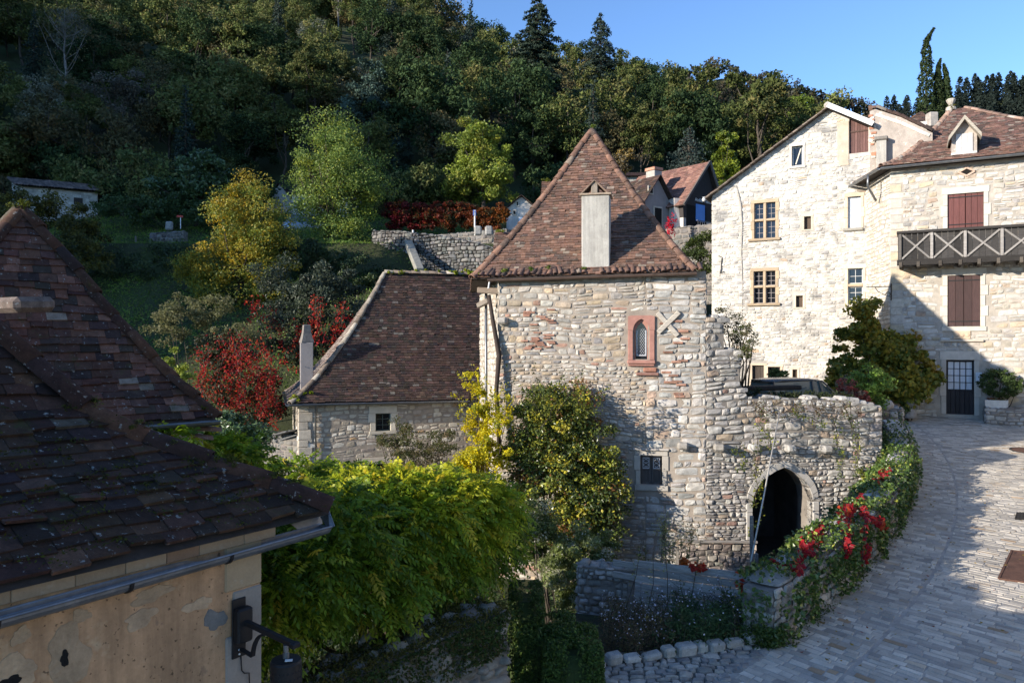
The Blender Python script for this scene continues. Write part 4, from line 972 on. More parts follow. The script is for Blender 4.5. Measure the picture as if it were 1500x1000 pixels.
# ================================================================ near house, lower left
def build_near():
    e = nrm(V(.582, .813)); n = V(e[1], -e[0]); K = V(-1.68, 5.0)
    S0 = K - e * 5.2; W = Wall(S0, K); L = 5.2
    t = thing('near_house', 'nearest house with peeling ochre plaster wall and mossy tiled roof', 'house', (K[0], K[1], -5))
    fw = lambda u, z: .008*math.sin(u*2.1 + z) + .006*math.sin(u*5 + z*4) + .002*math.sin(u*17 + z*13)
    b = MB(); us = np.linspace(0, L, 110); zsx = np.linspace(-4.6, -1.2, 70); vs = []
    for z in zsx:
        for u in us: vs.append(W.pt(u, z, fw(u, z)))
    m = len(us); b.add(vs, [(i*m + j, i*m + j+1, (i+1)*m + j+1, (i+1)*m + j) for i in range(len(zsx)-1) for j in range(m-1)])
    c = [S0, K, K - n*3.2, S0 - n*3.2]
    for p, q in ((c[1], c[2]), (c[2], c[3]), (c[3], c[0])): b.add([V(*p, -6), V(*q, -6), V(*q, -1.2), V(*p, -1.2)], [(0, 1, 2, 3)])
    b.build('wall', M['plaster'], t, True)
    q = MB(); z = -4.6; k = 0
    while z < -1.3:          # corner quoins showing through the render
        h = min(rng.uniform(.22, .4), -1.3 - z); w_ = (.30, .21)[k % 2] * rng.uniform(.8, 1.25); k += 1
        q.box(W.pt(L - w_/2 + .008, z + h/2, -.1), W.U, UP, W.N, (w_/2, h/2 - .004, .116), np.array(((.38, .30, .21), (.35, .25, .15), (.33, .285, .24), (.42, .34, .26))[rng.integers(4)]) * rng.uniform(.85, 1.1), .01); z += h
    q.build('corner_stones', M['stone_clean'], t)
    pt = MB()
    def patch(x, y, rx, ry, d, mb, nn=.004):
        u, z = W.px(x, y); k = 30; ph = rng.uniform(0, 6, 4); vs = []
        rad = [1 + .18*math.sin(2*t_ + ph[0]) + .13*math.sin(3*t_ + ph[1]) + .10*math.sin(5*t_ + ph[2]) + .06*math.sin(9*t_ + ph[3]) for t_ in np.linspace(0, 2*math.pi, k, False)]
        for ring in (1.03, .97, .6, .25):
            for j, t_ in enumerate(np.linspace(0, 2*math.pi, k, False)):
                U, Z = u + math.cos(t_)*rx*rad[j]*ring, z + math.sin(t_)*ry*rad[j]*ring; vs.append(W.pt(U, Z, fw(U, Z) + (-.004 if ring > 1 else nn + rng.normal(0, .0008))))
        mb.add(vs, [(r_*k + j, r_*k + (j+1) % k, (r_+1)*k + (j+1) % k, (r_+1)*k + j) for r_ in range(3) for j in range(k)], ngons=[[3*k + j for j in range(k)]])
    patch(315, 907, .075, .065, 0, pt, .006); pt.build('cement_patch', M['cement'], t)
    for (x, y, rx, ry) in ((100, 958, .11, .15), (20, 990, .12, .09), (93, 995, .05, .12), (222, 870, .12, .045), (290, 885, .09, .04), (30, 930, .04, .05), (118, 900, .05, .035), (205, 905, .10, .05)):
        p2 = MB(); patch(x, y, rx, ry, 0, p2, .003 + rng.uniform(0, .002)); p2.build('plaster_patch', surf('bare_plaster', tuple(np.array((.40, .275, .17)) * rng.uniform(.92, 1.25)), .95, .3, 6, 40, .6, .012), t)
    hl = MB(); patch(93, 963, .022, .04, 0, hl, .008); hl.build('wall_hole', M['dark'], t)
    h2 = MB(); patch(14, 998, .05, .03, 0, h2, .008); h2.build('wall_hole', M['dark'], t)
    # brick and stone edge course under the tiles
    ec = MB(); u = 0
    while u < L:
        l = rng.uniform(.12, .34); ec.box(W.pt(u + l/2, -1.275, .01), W.U, UP, W.N, (l/2 - .001, .04, .022), np.array(((.36, .25, .155), (.28, .165, .10), (.40, .30, .20))[rng.integers(3)]) * rng.uniform(.85, 1.1), .004); u += l
    ec.build('eave_course', M['stone_clean'], t)
    # roof
    C = V(-1.31, 5.40, -1.20); EL = C - V(*e, 0)*5.6; run = 1.62
    pf = ((0, 0), (.048, .045), (.173, .143), (.295, .227), (.475, .332), (.598, .443), (.682, .524), (.746, .580), (.802, .668), (.889, .828), (.944, .93), (1, 1)); TR = V(*(C[:2] - e*run - n*run), .15); TL = V(*(EL[:2] - n*run), .15)
    bk = V(*(C[:2] - n*run*2), -1.2); bl = V(*(EL[:2] - n*run*2), -1.2)
    pfn = tuple((x, np.interp(x, [p[0] for p in pf], [p[1] for p in pf])) for x in np.linspace(0, 1, 26))
    rs = MB(); roof_sheet(rs, EL, C, TL, TR, pfn, .04); roof_sheet(rs, C, bk, TR, TR, pfn, .04); roof_sheet(rs, bk, bl, TR, TL, pfn, .04); roof = rs.build('roof', M['under'], t)
    tl = MB(); roof_face(tl, EL - V(*n, 0)*.0, C, TL, TR, pfn, .112, .185, TILE_NEAR, .022, 1.5, .35, 1.6)
    roof_face(tl, C, bk, TR, TR, pfn, .13, .2, TILE_NEAR)
    tl.build('roof_tiles', M['tile_near'], roof)
    hp = MB(); ridge_tiles(hp, hip_line(C, TR, pfn, 24), .1, .42, TILE_NEAR, .02, 1.6); ridge_tiles(hp, [TL, TR], .11, .4, TILE_NEAR, .02); hp.build('hip_tiles', M['tile_near'], roof, True)
    ms = MB(); hl_ = hip_line(C, TR, pfn, 60); mp = []
    for f in (.12, .2, .3, .33, .46, .58, .7, .8, .52): i = int(f*59); mp.append((hl_[i] + V(*n, 0)*rng.uniform(-.02, .1) - UP*.0 + V(0, 0, .06), (.08, .08, .035)))
    cloud(ms, mp, 2600, .014, (((.07, .075, .012), 2), ((.11, .105, .02), 1), ((.04, .045, .012), 1)), .03, 60, .3, ratio=.5)
    ml = MB(); k = 0
    for i in range(150):      # tufts of moss along the tile edges
        f = rng.random(); v = rng.random()**1.3 * .75; a_ = roof_pt(EL, TL, v, np.interp(v, [p[0] for p in pfn], [p[1] for p in pfn])); b_ = roof_pt(C, TR, v, np.interp(v, [p[0] for p in pfn], [p[1] for p in pfn]))
        p = a_ + (b_ - a_) * (.45 + .55*f); mp2 = rng.normal(0, 1, (26, 3)) * V(.05, .05, .008) + p + UP*.04; leaves(ml, mp2, .02, (((.075, .08, .012), 1), ((.05, .055, .012), 1)), 1.0, ratio=.6)
    ms.build('moss', M['leaf_dry'], roof); ml.build('moss', M['leaf_dry'], roof)
    # long zinc gutter
    g0 = W.pt(.2, -1.365, .17); g1 = V(-1.345, 5.42, -1.325); g0 = V(g0[0], g0[1], -1.38)
    off = V(*n, 0) * .02
    gm = MB(); gutter(gm, g0, g1, .062); gt = gm.build('gutter', M['zinc'], t)
    ge = MB(); dd = nrm(g1 - g0); sx = V(*n, 0)
    ge.prism([g1 - dd*.02 + sx*.06 - UP*.02, g1 + dd*.02 + sx*.07 + UP*.0, g1 + dd*.03 - sx*.02 + UP*.13, g1 - dd*.0 - sx*.06 + UP*.05], dd*.006); ge.prism([g1 - sx*.06 - dd*.2, g1 - sx*.06 + dd*.02, g1 - sx*.08 + dd*.02 + UP*.06, g1 - sx*.08 - dd*.25 + UP*.05], sx*.005); ge.build('gutter_stop', M['zinc'], gt)
    for u in (.45, 1.15, 1.85, 2.5, 2.95, 3.62, 4.28, 4.92):
        f = (u - .2)/5.0; p = g0 + (g1 - g0) * min(1, (u-.2)/np.linalg.norm(g1-g0)); bm = MB(); k = 9
        pts = [p + sx*math.cos(math.pi + math.pi*j/(k-1))*.068 + UP*math.sin(math.pi + math.pi*j/(k-1))*.068 for j in range(k)]
        for a_, b_ in zip(pts[:-1], pts[1:]): bm.bar(a_, b_, .022, .004, UP)
        bm.bar(pts[0], pts[0] - sx*.1 + UP*.005, .022, .005, UP); bm.build('gutter_bracket', M['iron'], gt)
    return W, e, n
WN, NE_, NN_ = build_near()

def build_lantern():
    W = WN
    u0, z1 = W.px(337, 878); u1, z0 = W.px(357, 957); uc = (u0+u1)/2
    t = thing('street_lamp', 'black iron wall lantern on a bracket fixed to the ochre house corner', 'lamp', W.pt(uc, z0))
    p = MB(); blk(p, W, u0, u1, z0, z1, .012, .026, (1, 1, 1), .004); p.build('back_plate', M['iron'], t)
    bx = MB(); h = z1 - z0; blk(bx, W, u0 + .0, u1 + .012, z0 + h*.28, z0 + h*.86, .026, .09, (1, 1, 1), .012); bx.build('junction_box', M['iron'], t)
    # arm reaches out from the wall towards the lower right of the photograph
    st = W.pt(uc + .01, z0 + h*.62, .09); le = P(425, 941, 4.62); d = nrm(le - st); en = le + d*.0
    a = MB(); a.bar(st - d*.02, en + d*.05, .034, .034, UP, (1, 1, 1), .004); a.bar(en + d*.02, en + d*.06, .06, .03, UP, (1, 1, 1), .004); a.build('arm', M['iron'], t)
    sc = MB(); q0 = W.pt(uc + .01, z0 + h*.14, .03); fw = nrm(V(d[0], d[1], d[2])); q1 = q0 + fw*.11 - UP*.01; mid = st + d*np.linalg.norm(en-st)*.45 - UP*.02
    sc.bar(q0, q1, .03, .014, UP, (1, 1, 1), .002); prev = q1
    for k in range(1, 9):
        f = k/8; pp = q1 + (mid - q1) * V(f**1.6, f**1.6, math.sin(f*math.pi/2)); sc.bar(prev, pp, .03, .012, nrm(np.cross(fw, UP)) if False else UP, (1, 1, 1)); prev = pp
    sc.build('scroll', M['iron'], t)
    lamp = P(419, 960, 4.62); r = .094
    nk = MB(); nk.lathe(lamp - UP*.012, [(.02, 0), (.02, .03), (.016, .032), (.016, .08)], 14); nk.build('neck', M['zinc'], t)
    bd = MB(); bd.lathe(lamp - UP*.42, [(.06, 0), (r*.98, .0), (r, .01), (r, .385), (r*.93, .395), (r*.93, .40), (.03, .408)], 40); bod = bd.build('lamp_housing', M['iron'], t, False)
    st_ = MB()
    for row in range(9):
        for k in range(22):
            an = 2*math.pi*(k + .5*(row % 2))/22; c = lamp - UP*(.08 + row*.04) + V(math.cos(an)*r, math.sin(an)*r, 0); st_.box(c, V(math.cos(an), math.sin(an), 0), V(-math.sin(an), math.cos(an), 0), UP, (.0035, .006, .004), (1, 1, 1), .002)
    st_.build('perforation', M['iron'], bod)
    lb = MB(); lb.box(lamp + V(.03, -.045, -.008), V(1, .2, 0), V(-.2, 1, 0), UP, (.022, .014, .002)); lb.build('sticker', M['white'], bod)
    for z in (z0 + .05, z0 + .012 + .01): 
        s = MB(); s.lathe(W.pt(uc, z, .026), [(.007, 0), (.006, .004), (0.001, .006)], 10, axis=W.N); s.build('screw', M['white'], t)
    cb = MB(); c0 = W.px(350, 957); cb.tube([W.pt(c0[0], c0[1], .02), W.pt(c0[0], c0[1] - .1, .03), W.pt(c0[0] + .02, c0[1] - .125, .03), W.pt(c0[0] + .055, c0[1] - .135, .03), W.pt(c0[0] + .06, c0[1] - .3, .03)], .0045, 6); cb.build('cable', M['cable'], t, True)
build_lantern()

# ================================================================ small pyramid-roofed house behind it
def build_dovecote():
    e = nrm(V(.75, .66)); n = V(e[1], -e[0]); R = V(-3.485, 8.88); zE = -.905; s = 3.42
    t = thing('small_house', 'small cream rendered house with a steep dark pyramid tile roof at left', 'house', (-5.9, 9, -5))
    Rw = R - e*.12 - n*.12; Lw = R - e*(s-.12) - n*.12; W = Wall(Lw, Rw)
    b = MB(); b.prism([V(*Lw, -6.4), V(*Rw, -6.4), V(*(Rw - n*(s-.24)), -6.4), V(*(Lw - n*(s-.24)), -6.4)], (0, 0, 6.4 + zE - .03)); b.build('wall', M['render_pale'], t)
    E = [V(*(R - e*s), zE), V(*R, zE), V(*(R - n*s), zE), V(*(R - e*s - n*s), zE)]; A = V(-5.905, 9.03, 1.60)
    pf = ((0, 0), (.062, .06), (.16, .125), (.27, .212), (.434, .395), (.587, .55), (.769, .765), (.88, .88), (1, 1))
    rs = MB()
    for i in range(4): roof_sheet(rs, E[i], E[(i+1) % 4], A, A, pf, .03)
    rs.poly([x - UP*.05 for x in E]); roof = rs.build('roof', M['under'], t)
    tl = MB(); roof_face(tl, E[0], E[1], A, A, pf, .108, .18, TILE_DUSK, .02, 1.2, .3); roof_face(tl, E[3], E[0], A, A, pf, .115, .18, TILE_NEAR, .02, 1.2); roof_face(tl, E[1], E[2], A, A, pf, .12, .19, TILE_NEAR); roof_face(tl, E[2], E[3], A, A, pf, .13, .2, TILE_NEAR)
    tl.build('roof_tiles', M['tile_near'], roof)
    hp = MB()
    for i in range(4): ridge_tiles(hp, hip_line(E[i], A, pf), .085, .34, TILE_NEAR, .02, 1.3)
    hp.build('hip_tiles', M['tile_near'], roof, True)
    ms = MB(); cloud(ms, [(A + V(0, -.03, .03), (.13, .13, .05)), (P(58, 443, 7.9), (.12, .1, .05)), (P(300, 597, 8.9), (.1, .1, .04))], 700, .03, (((.12, .14, .015), 2), ((.06, .07, .012), 1)), .05, 20, .3); ms.build('moss', M['leaf_dry'], roof)
    lw = MB(); a = P(0, 447, 7.6); b_ = P(62, 446, 8.0); lw.bar(a, b_, .5, .16, UP, (.16, .12, .1), .05); lw.build('ridge_stub', M['tile_near'], roof)
    g = MB(); nn = V(*n, 0); gutter(g, E[0] + nn*.05 - UP*.05, E[1] + nn*.05 - UP*.03, .05); g.build('gutter', M['zinc'], t)
    gc = MB(); ee = V(*e, 0)      # stepped tile cornice on the far end
    for k in range(9):
        p = E[1] - nn*(.1 + k*.16) - UP*.06
        for j in range(2): ridge_tiles(gc, [p - ee*.25 - UP*(.06 + j*.09), p + ee*(.08 - j*.1) - UP*(.09 + j*.09)], .06, .5, TILE_RED, 0)
    gc.build('tile_cornice', M['tile_red'], t, True)
build_dovecote()

# ================================================================ bright white stone house
def build_white():
    Lp = V(9.58, 35.95); d = V(.885, -.466); W = Wall(Lp, Lp + d*9.0); n = W.N
    t = thing('white_house', 'tall bright pale stone house with a sloping gable and mullioned windows', 'house', (12.5, 34, -2.7))
    Ua = W.px(1213, 160)[0]; za = W.px(1213, 160)[1]; uR = W.px(1276, 187)[0]; zR = W.px(1276, 187)[1]; zL = W.px(1043, 286)[1]
    r = lambda *a: W.rect(*a)
    m1 = r(1105, 297, 1136, 349); m2 = r(1104, 397, 1136, 444); at = r(1160, 214, 1176, 243); s1 = r(1178, 317, 1188, 336); s2 = r(1166, 433, 1176, 450); b1 = r(1242, 288, 1261, 334); b2 = r(1242, 393, 1264, 446); ad = r(1244, 172, 1272, 224)
    d1 = r(1102, 535, 1119, 585); d2 = r(1125, 537, 1143, 558); d3 = r(1161, 541, 1168, 556)
    holes = [m1, m2, at, s1, s2, b1, b2, ad, d1, d2, d3]
    top = [(0, zL), (Ua, za), (uR, zR), (9.0, zR)]
    b = MB(); backing(b, W, 0, 9.0, -3.2, top, holes)
    U3 = W.U; nb = -W.N
    p0, p1 = W.pt(0, 0), W.pt(9, 0); bk = nb*8
    b.add([p0 - UP*3.2, p0 + UP*zL, p0 + bk + UP*zL, p0 + bk - UP*3.2], [(0, 1, 2, 3)])
    b.add([p0 + bk - UP*3.2, p1 + bk - UP*3.2, p1 + bk + UP*zL, p0 + bk + UP*zL], [(0, 1, 2, 3)])
    for h in holes: reveal(b, W, h, .26)
    b.build('wall', M['mortar_white'], t)
    PW_ = (((.60, .57, .52), 4), ((.66, .64, .595), 3), ((.51, .48, .435), 2), ((.54, .49, .41), .7), ((.50, .37, .26), .2), ((.38, .365, .345), 1.2))
    st = MB(); zt = interp(top); hl = [(h[0]-.14, h[1]+.14, h[2]-.14, h[3]+.18) for h in holes]
    stones(st, W, 0, 8.6, -3, lambda u: zt(u) - .05, (.11, .2), (.15, .42), .045, PW_, 6, hl, joint=.024, bright=.16)
    # quoins at the left corner
    z = -3
    while z < zL - .15:
        h = rng.uniform(.2, .34); blk(st, W, -.02, rng.uniform(.25, .5), z + .01, min(z + h, zL), -.2, .012, np.array((.60, .56, .49)) * rng.uniform(.9, 1.08), .02); z += h
    Wl = Wall((p0 + bk)[:2], p0[:2]); stones(st, Wl, 0, 8, -3, zL - .05, (.14, .24), (.2, .5), .02, PW_, 4)
    st.build('rubble', M['stone_stain'], t)
    ck = MB()      # raised mortar ridge beside a long crack
    pts = [W.pt(*W.px(x, y), .02) for x, y in ((1078, 272), (1082, 285), (1085, 300), (1087, 330), (1086, 370), (1088, 420), (1087, 470))]; ck.tube(pts, [.02, .045, .06, .05, .03, .02, .012], 6, (.40, .37, .33)); ck.build('plaster_crack', M['stone'], t, True)
    GOLD = (.44, .335, .225)
    for h in (m1, m2):
        s = MB(); surround(s, W, h, .13, .15, .0, .03, .2, GOLD, .3, 0, 4)
        um, zm = (h[0]+h[1])/2, h[2] + (h[3]-h[2])*.52
        blk(s, W, um-.06, um+.06, h[2], h[3], -.18, .01, GOLD, .02); blk(s, W, h[0], um-.06, zm-.05, zm+.05, -.18, .01, GOLD, .02); blk(s, W, um+.06, h[1], zm-.05, zm+.05, -.18, .01, GOLD, .02)
        blk(s, W, h[0]-.28, h[1]+.22, h[2]-.12, h[2], -.1, .13, np.array(GOLD)*.8, .02)
        so_ = s.build('mullion_window', M['stone_clean'], t)
        for (a_, b_, c_, d_) in ((h[0], um-.06, h[2], zm-.05), (um+.06, h[1], h[2], zm-.05), (h[0], um-.06, zm+.05, h[3]), (um+.06, h[1], zm+.05, h[3])): glazing(so_, W, (a_, b_, c_, d_), .15, 2, 3, (.30, .27, .26), .03, .018)
    s = MB(); surround(s, W, at, .1, .12, .1, .035, .25, (.56, .52, .46), .1, .03, 1); so_ = s.build('attic_window', M['stone_clean'], t); glazing(so_, W, at, .16, 1, 1, (.5, .52, .52), .06, .02)
    bl = MB(); bl.bar(W.pt(at[0]+.15, at[2]+.1, -.145), W.pt(at[1]-.1, at[3]-.1, -.145), .05, .02, W.N, (.6, .55, .45)); bl.build('window_prop', M['paint'], so_)
    for h in (s1, s2, d3):
        s = MB(); surround(s, W, h, .1, .1, .06, .02, .2, (.58, .50, .40), .2, .01, 1); so_ = s.build('slit_window', M['stone_clean'], t)
        k = MB(); blk(k, W, h[0], h[1], h[2], h[3], -.24, -.16, (.10, .07, .05), .004); k.build('slit_shutter', M['wood_dark'], so_)
    s = MB(); surround(s, W, b1, .12, .16, .0, .03, .2, (.58, .48, .36), .3, .0, 3); blk(s, W, b1[0]-.2, b1[1]+.1, b1[2]-.13, b1[2], -.1, .14, (.30, .28, .24), .03); so_ = s.build('window_surround', M['stone_clean'], t)
    shutter(so_, W, b1, -.12, 3, (.52, .56, .62), 'paint', hinges=False)
    s = MB(); surround(s, W, b2, .12, .16, .0, .03, .2, (.60, .50, .38), .3, .0, 3); zm = (b2[2]+b2[3])/2 + .06; blk(s, W, b2[0], b2[1], zm-.06, zm+.06, -.18, .01, GOLD, .02); so_ = s.build('window_surround', M['stone_clean'], t)
    glazing(so_, W, (b2[0], b2[1], b2[2], zm-.06), .13, 2, 3, (.5, .5, .48)); glazing(so_, W, (b2[0], b2[1], zm+.06, b2[3]), .13, 2, 2, (.5, .5, .48))
    # attic loading door
    so_ = shutter(t, W, ad, -.10, 7, (.16, .085, .075), 'wood_dark', 'attic_door', hinges=False); k = MB(); zz = ad[2] + (ad[3]-ad[2])*.62; blk(k, W, ad[0], ad[1], zz - .03, zz + .04, -.1, -.07, (.1, .06, .05), .005); k.build('ledge', M['wood_dark'], so_)
    k = MB(); blk(k, W, ad[0]-.5, ad[0]-.005, ad[2]-.5, ad[3]-.1, -.1, .032, (1, 1, 1), .02); k.build('render_patch', surf('tan_render', (.50, .42, .33), .95, .2, 3, 40, .4, .01), t)
    so_ = shutter(t, W, d1, -.14, 3, (.07, .055, .045), 'wood_dark', 'door', hinges=False)
    s = MB(); surround(s, W, d1, .14, .1, 0, .03, .2, (.55, .45, .34), .1, 0, 2); s.build('door_surround', M['stone_clean'], so_)
    s = MB(); surround(s, W, d2, .12, .1, .06, .03, .2, (.60, .48, .36), .1, .02, 1); so_ = s.build('window_surround', M['stone_clean'], t); glazing(so_, W, d2, .14, 2, 1, (.18, .13, .1))
    an = MB(); u, z = W.px(1057, 375), 0
    pts = [W.px(x, y) for x, y in ((1053, 375), (1058, 377), (1057, 385), (1057, 393), (1055, 400), (1061, 398))]; an.tube([W.pt(a_, b_, .05) for a_, b_ in pts], .022, 6); an.build('iron_anchor', M['iron'], t)
    # roof: long left slope, short right slope, verge boards
    zo = .06; N3 = W.N
    def slab(ua, z0, ub, z1, name, tiles, pal=TILE_BROWN):
        a0 = W.pt(ua, z0 + zo, .22); b0 = W.pt(ub, z1 + zo, .22); m = MB(); back = -N3 * 8.4
        th = .1; m.add([a0, b0, b0 + back, a0 + back, a0 - UP*th, b0 - UP*th, b0 + back - UP*th, a0 + back - UP*th], [(0, 1, 2, 3), (4, 5, 6, 7), (0, 1, 5, 4), (0, 3, 7, 4), (1, 2, 6, 5)])
        o = m.build(name, M['under'], t)
        if tiles:
            k = MB(); (roof_face(k, a0 + back + UP*.02, a0 + UP*.02, b0 + back + UP*.02, b0 + UP*.02, LIN, .13, .2, pal) if ua < ub and z1 > z0 else roof_face(k, b0 + UP*.02, b0 + back + UP*.02, a0 + UP*.02, a0 + back + UP*.02, LIN, .13, .2, pal))
            k.build('roof_tiles', M['tile_brown'], o)
        return o
    sl = (za - zL)/Ua
    r1 = slab(-.25, zL - .25*sl, Ua, za, 'roof', True); r2 = slab(Ua, za, uR + .1, zR - .05, 'roof', True)
    vg = MB(); a0, b0 = W.pt(-.25, zL - .25*sl + .0, .2), W.pt(Ua, za, .2)
    nseg = 26
    for k in range(nseg):
        p, q = a0 + (b0-a0)*k/nseg, a0 + (b0-a0)*(k+1)/nseg; vg.bar(p + UP*(.01 + rng.normal(0, .01)), q + UP*rng.normal(0, .01), .34, .05, UP, np.array((.26, .21, .17)) * rng.uniform(.6, 1.2), .01)
    vg.build('verge', M['wood_grey'], t)
    ws = MB(); a0, b0 = W.pt(Ua + .02, za + .16, .3), W.pt(uR + .1, zR + .14, .3); ws.bar(a0, b0, .5, .03, UP, (1, 1, 1), .005); ws.bar(a0 - UP*.12 + N3*.24, b0 - UP*.12 + N3*.24, .03, .2, UP, (1, 1, 1)); ws.build('verge_flashing', M['white'], t)
    kn = MB(); kn.lathe(W.pt(Ua - .02, za, .2), [(.1, 0), (.14, .1), (.12, .2), (.05, .26)], 8, (.4, .36, .32)); kn.build('ridge_stone', M['stone'], t)
    g = MB(); p = W.pt(-.33, zL - .1, .25); gutter(g, p + N3*.05, p - N3*8, .06); g.build('gutter', M['zinc'], t); wl = MB(); wl.lathe(W.pt(-.33, zL - .32, .3), [(.03, 0), (.08, .05), (.08, .12), (.02, .18)], 10); wl.build('wall_light', M['white'], t)
    return W
WWH = build_white()

# ================================================================ plastered annex behind
def build_annex():
    W = Wall(V(15.58, 32.55), V(15.58, 32.55) + V(.885, -.466)*4); W = W.off(-.06)
    t = thing('plastered_house', 'grey plastered gable wall with tile coping behind the corner house', 'house', (17, 32, -2.7))
    P_ = lambda x, y: W.px(x, y)
    pts = [P_(1274, 300), P_(1274, 163), P_(1282, 160), P_(1320, 172), P_(1366, 195), P_(1366, 300)]
    b = MB(); b.prism([W.pt(u, z, 0) for u, z in pts], -W.N*.5); b.build('wall', M['render_old'], t)
    q = MB()
    for k in range(24):
        y = rng.uniform(168, 262); u, z = P_(rng.uniform(1275, 1281), y); blk(q, W, u - rng.uniform(.05, .12), u + rng.uniform(.05, .1), z - .05, z + .05, -.05, rng.uniform(.03, .06), np.array(((.55, .5, .43), (.42, .2, .13), (.6, .56, .5))[rng.integers(3)]), .015)
    q.build('corner_stones', M['stone_white'], t)
    bd = MB(); pa = [P_(1283, 168), P_(1320, 180), P_(1362, 199)]
    for a_, c_ in zip(pa[:-1], pa[1:]):
        bd.bar(W.pt(a_[0], a_[1], .02), W.pt(c_[0], c_[1], .02), .05, .14, UP, (.62, .58, .52), .015)
    bd.build('pale_band', M['stone_white'], t)
    cp = MB(); pc = [P_(1272, 160), P_(1284, 158), P_(1320, 171), P_(1366, 193)]
    for a_, c_ in zip(pc[:-1], pc[1:]): ridge_tiles(cp, [W.pt(a_[0], a_[1] + .05, -.1), W.pt(c_[0], c_[1] + .05, -.1)], .17, .33, TILE_BROWN, .0)
    cp.build('coping_tiles', M['tile_brown'], t, True)
    ch = MB(); u0, u1, z0, z1 = W.rect(1284, 208, 1299, 300); blk(ch, W, u0, u1, z0, z1, -.02, .35, (1, 1, 1), .02); cm = ch.build('chimney_breast', M['render'], t)
    c2 = MB(); blk(c2, W, u0 - .08, u1 + .06, z1, z1 + .16, -.02, .42, (.2, .18, .16), .04); c2.build('cap_stone', M['stone'], cm)
    # pyramid roof of the wing behind it
    rf = MB(); c = P(1352, 180, 37); E = [P(1318, 190, 36), P(1372, 196, 36), P(1372, 196, 36) + V(1.5, 4, 0), P(1318, 190, 36) + V(0, 4, 0)]; A = P(1348, 164, 38); A2 = A + V(.15, 0, 0)
    for i in range(4): roof_sheet(rf, E[i], E[(i+1) % 4], A, A, LIN, .03)
    r = rf.build('rear_roof', M['under'], t); tl = MB(); roof_face(tl, E[3], E[0], A, A, LIN, .14, .2, TILE_RED); roof_face(tl, E[0], E[1], A, A2, LIN, .14, .2, TILE_RED); tl.build('roof_tiles', M['tile_red'], r)
    cc = MB(); q = P(1365, 176, 36.6); cc.box(q, V(1, 0, 0), V(0, 1, 0), UP, (.22, .22, .35), (.4, .36, .32), .05); cc.build('chimney', M['stone'], t)
build_annex()

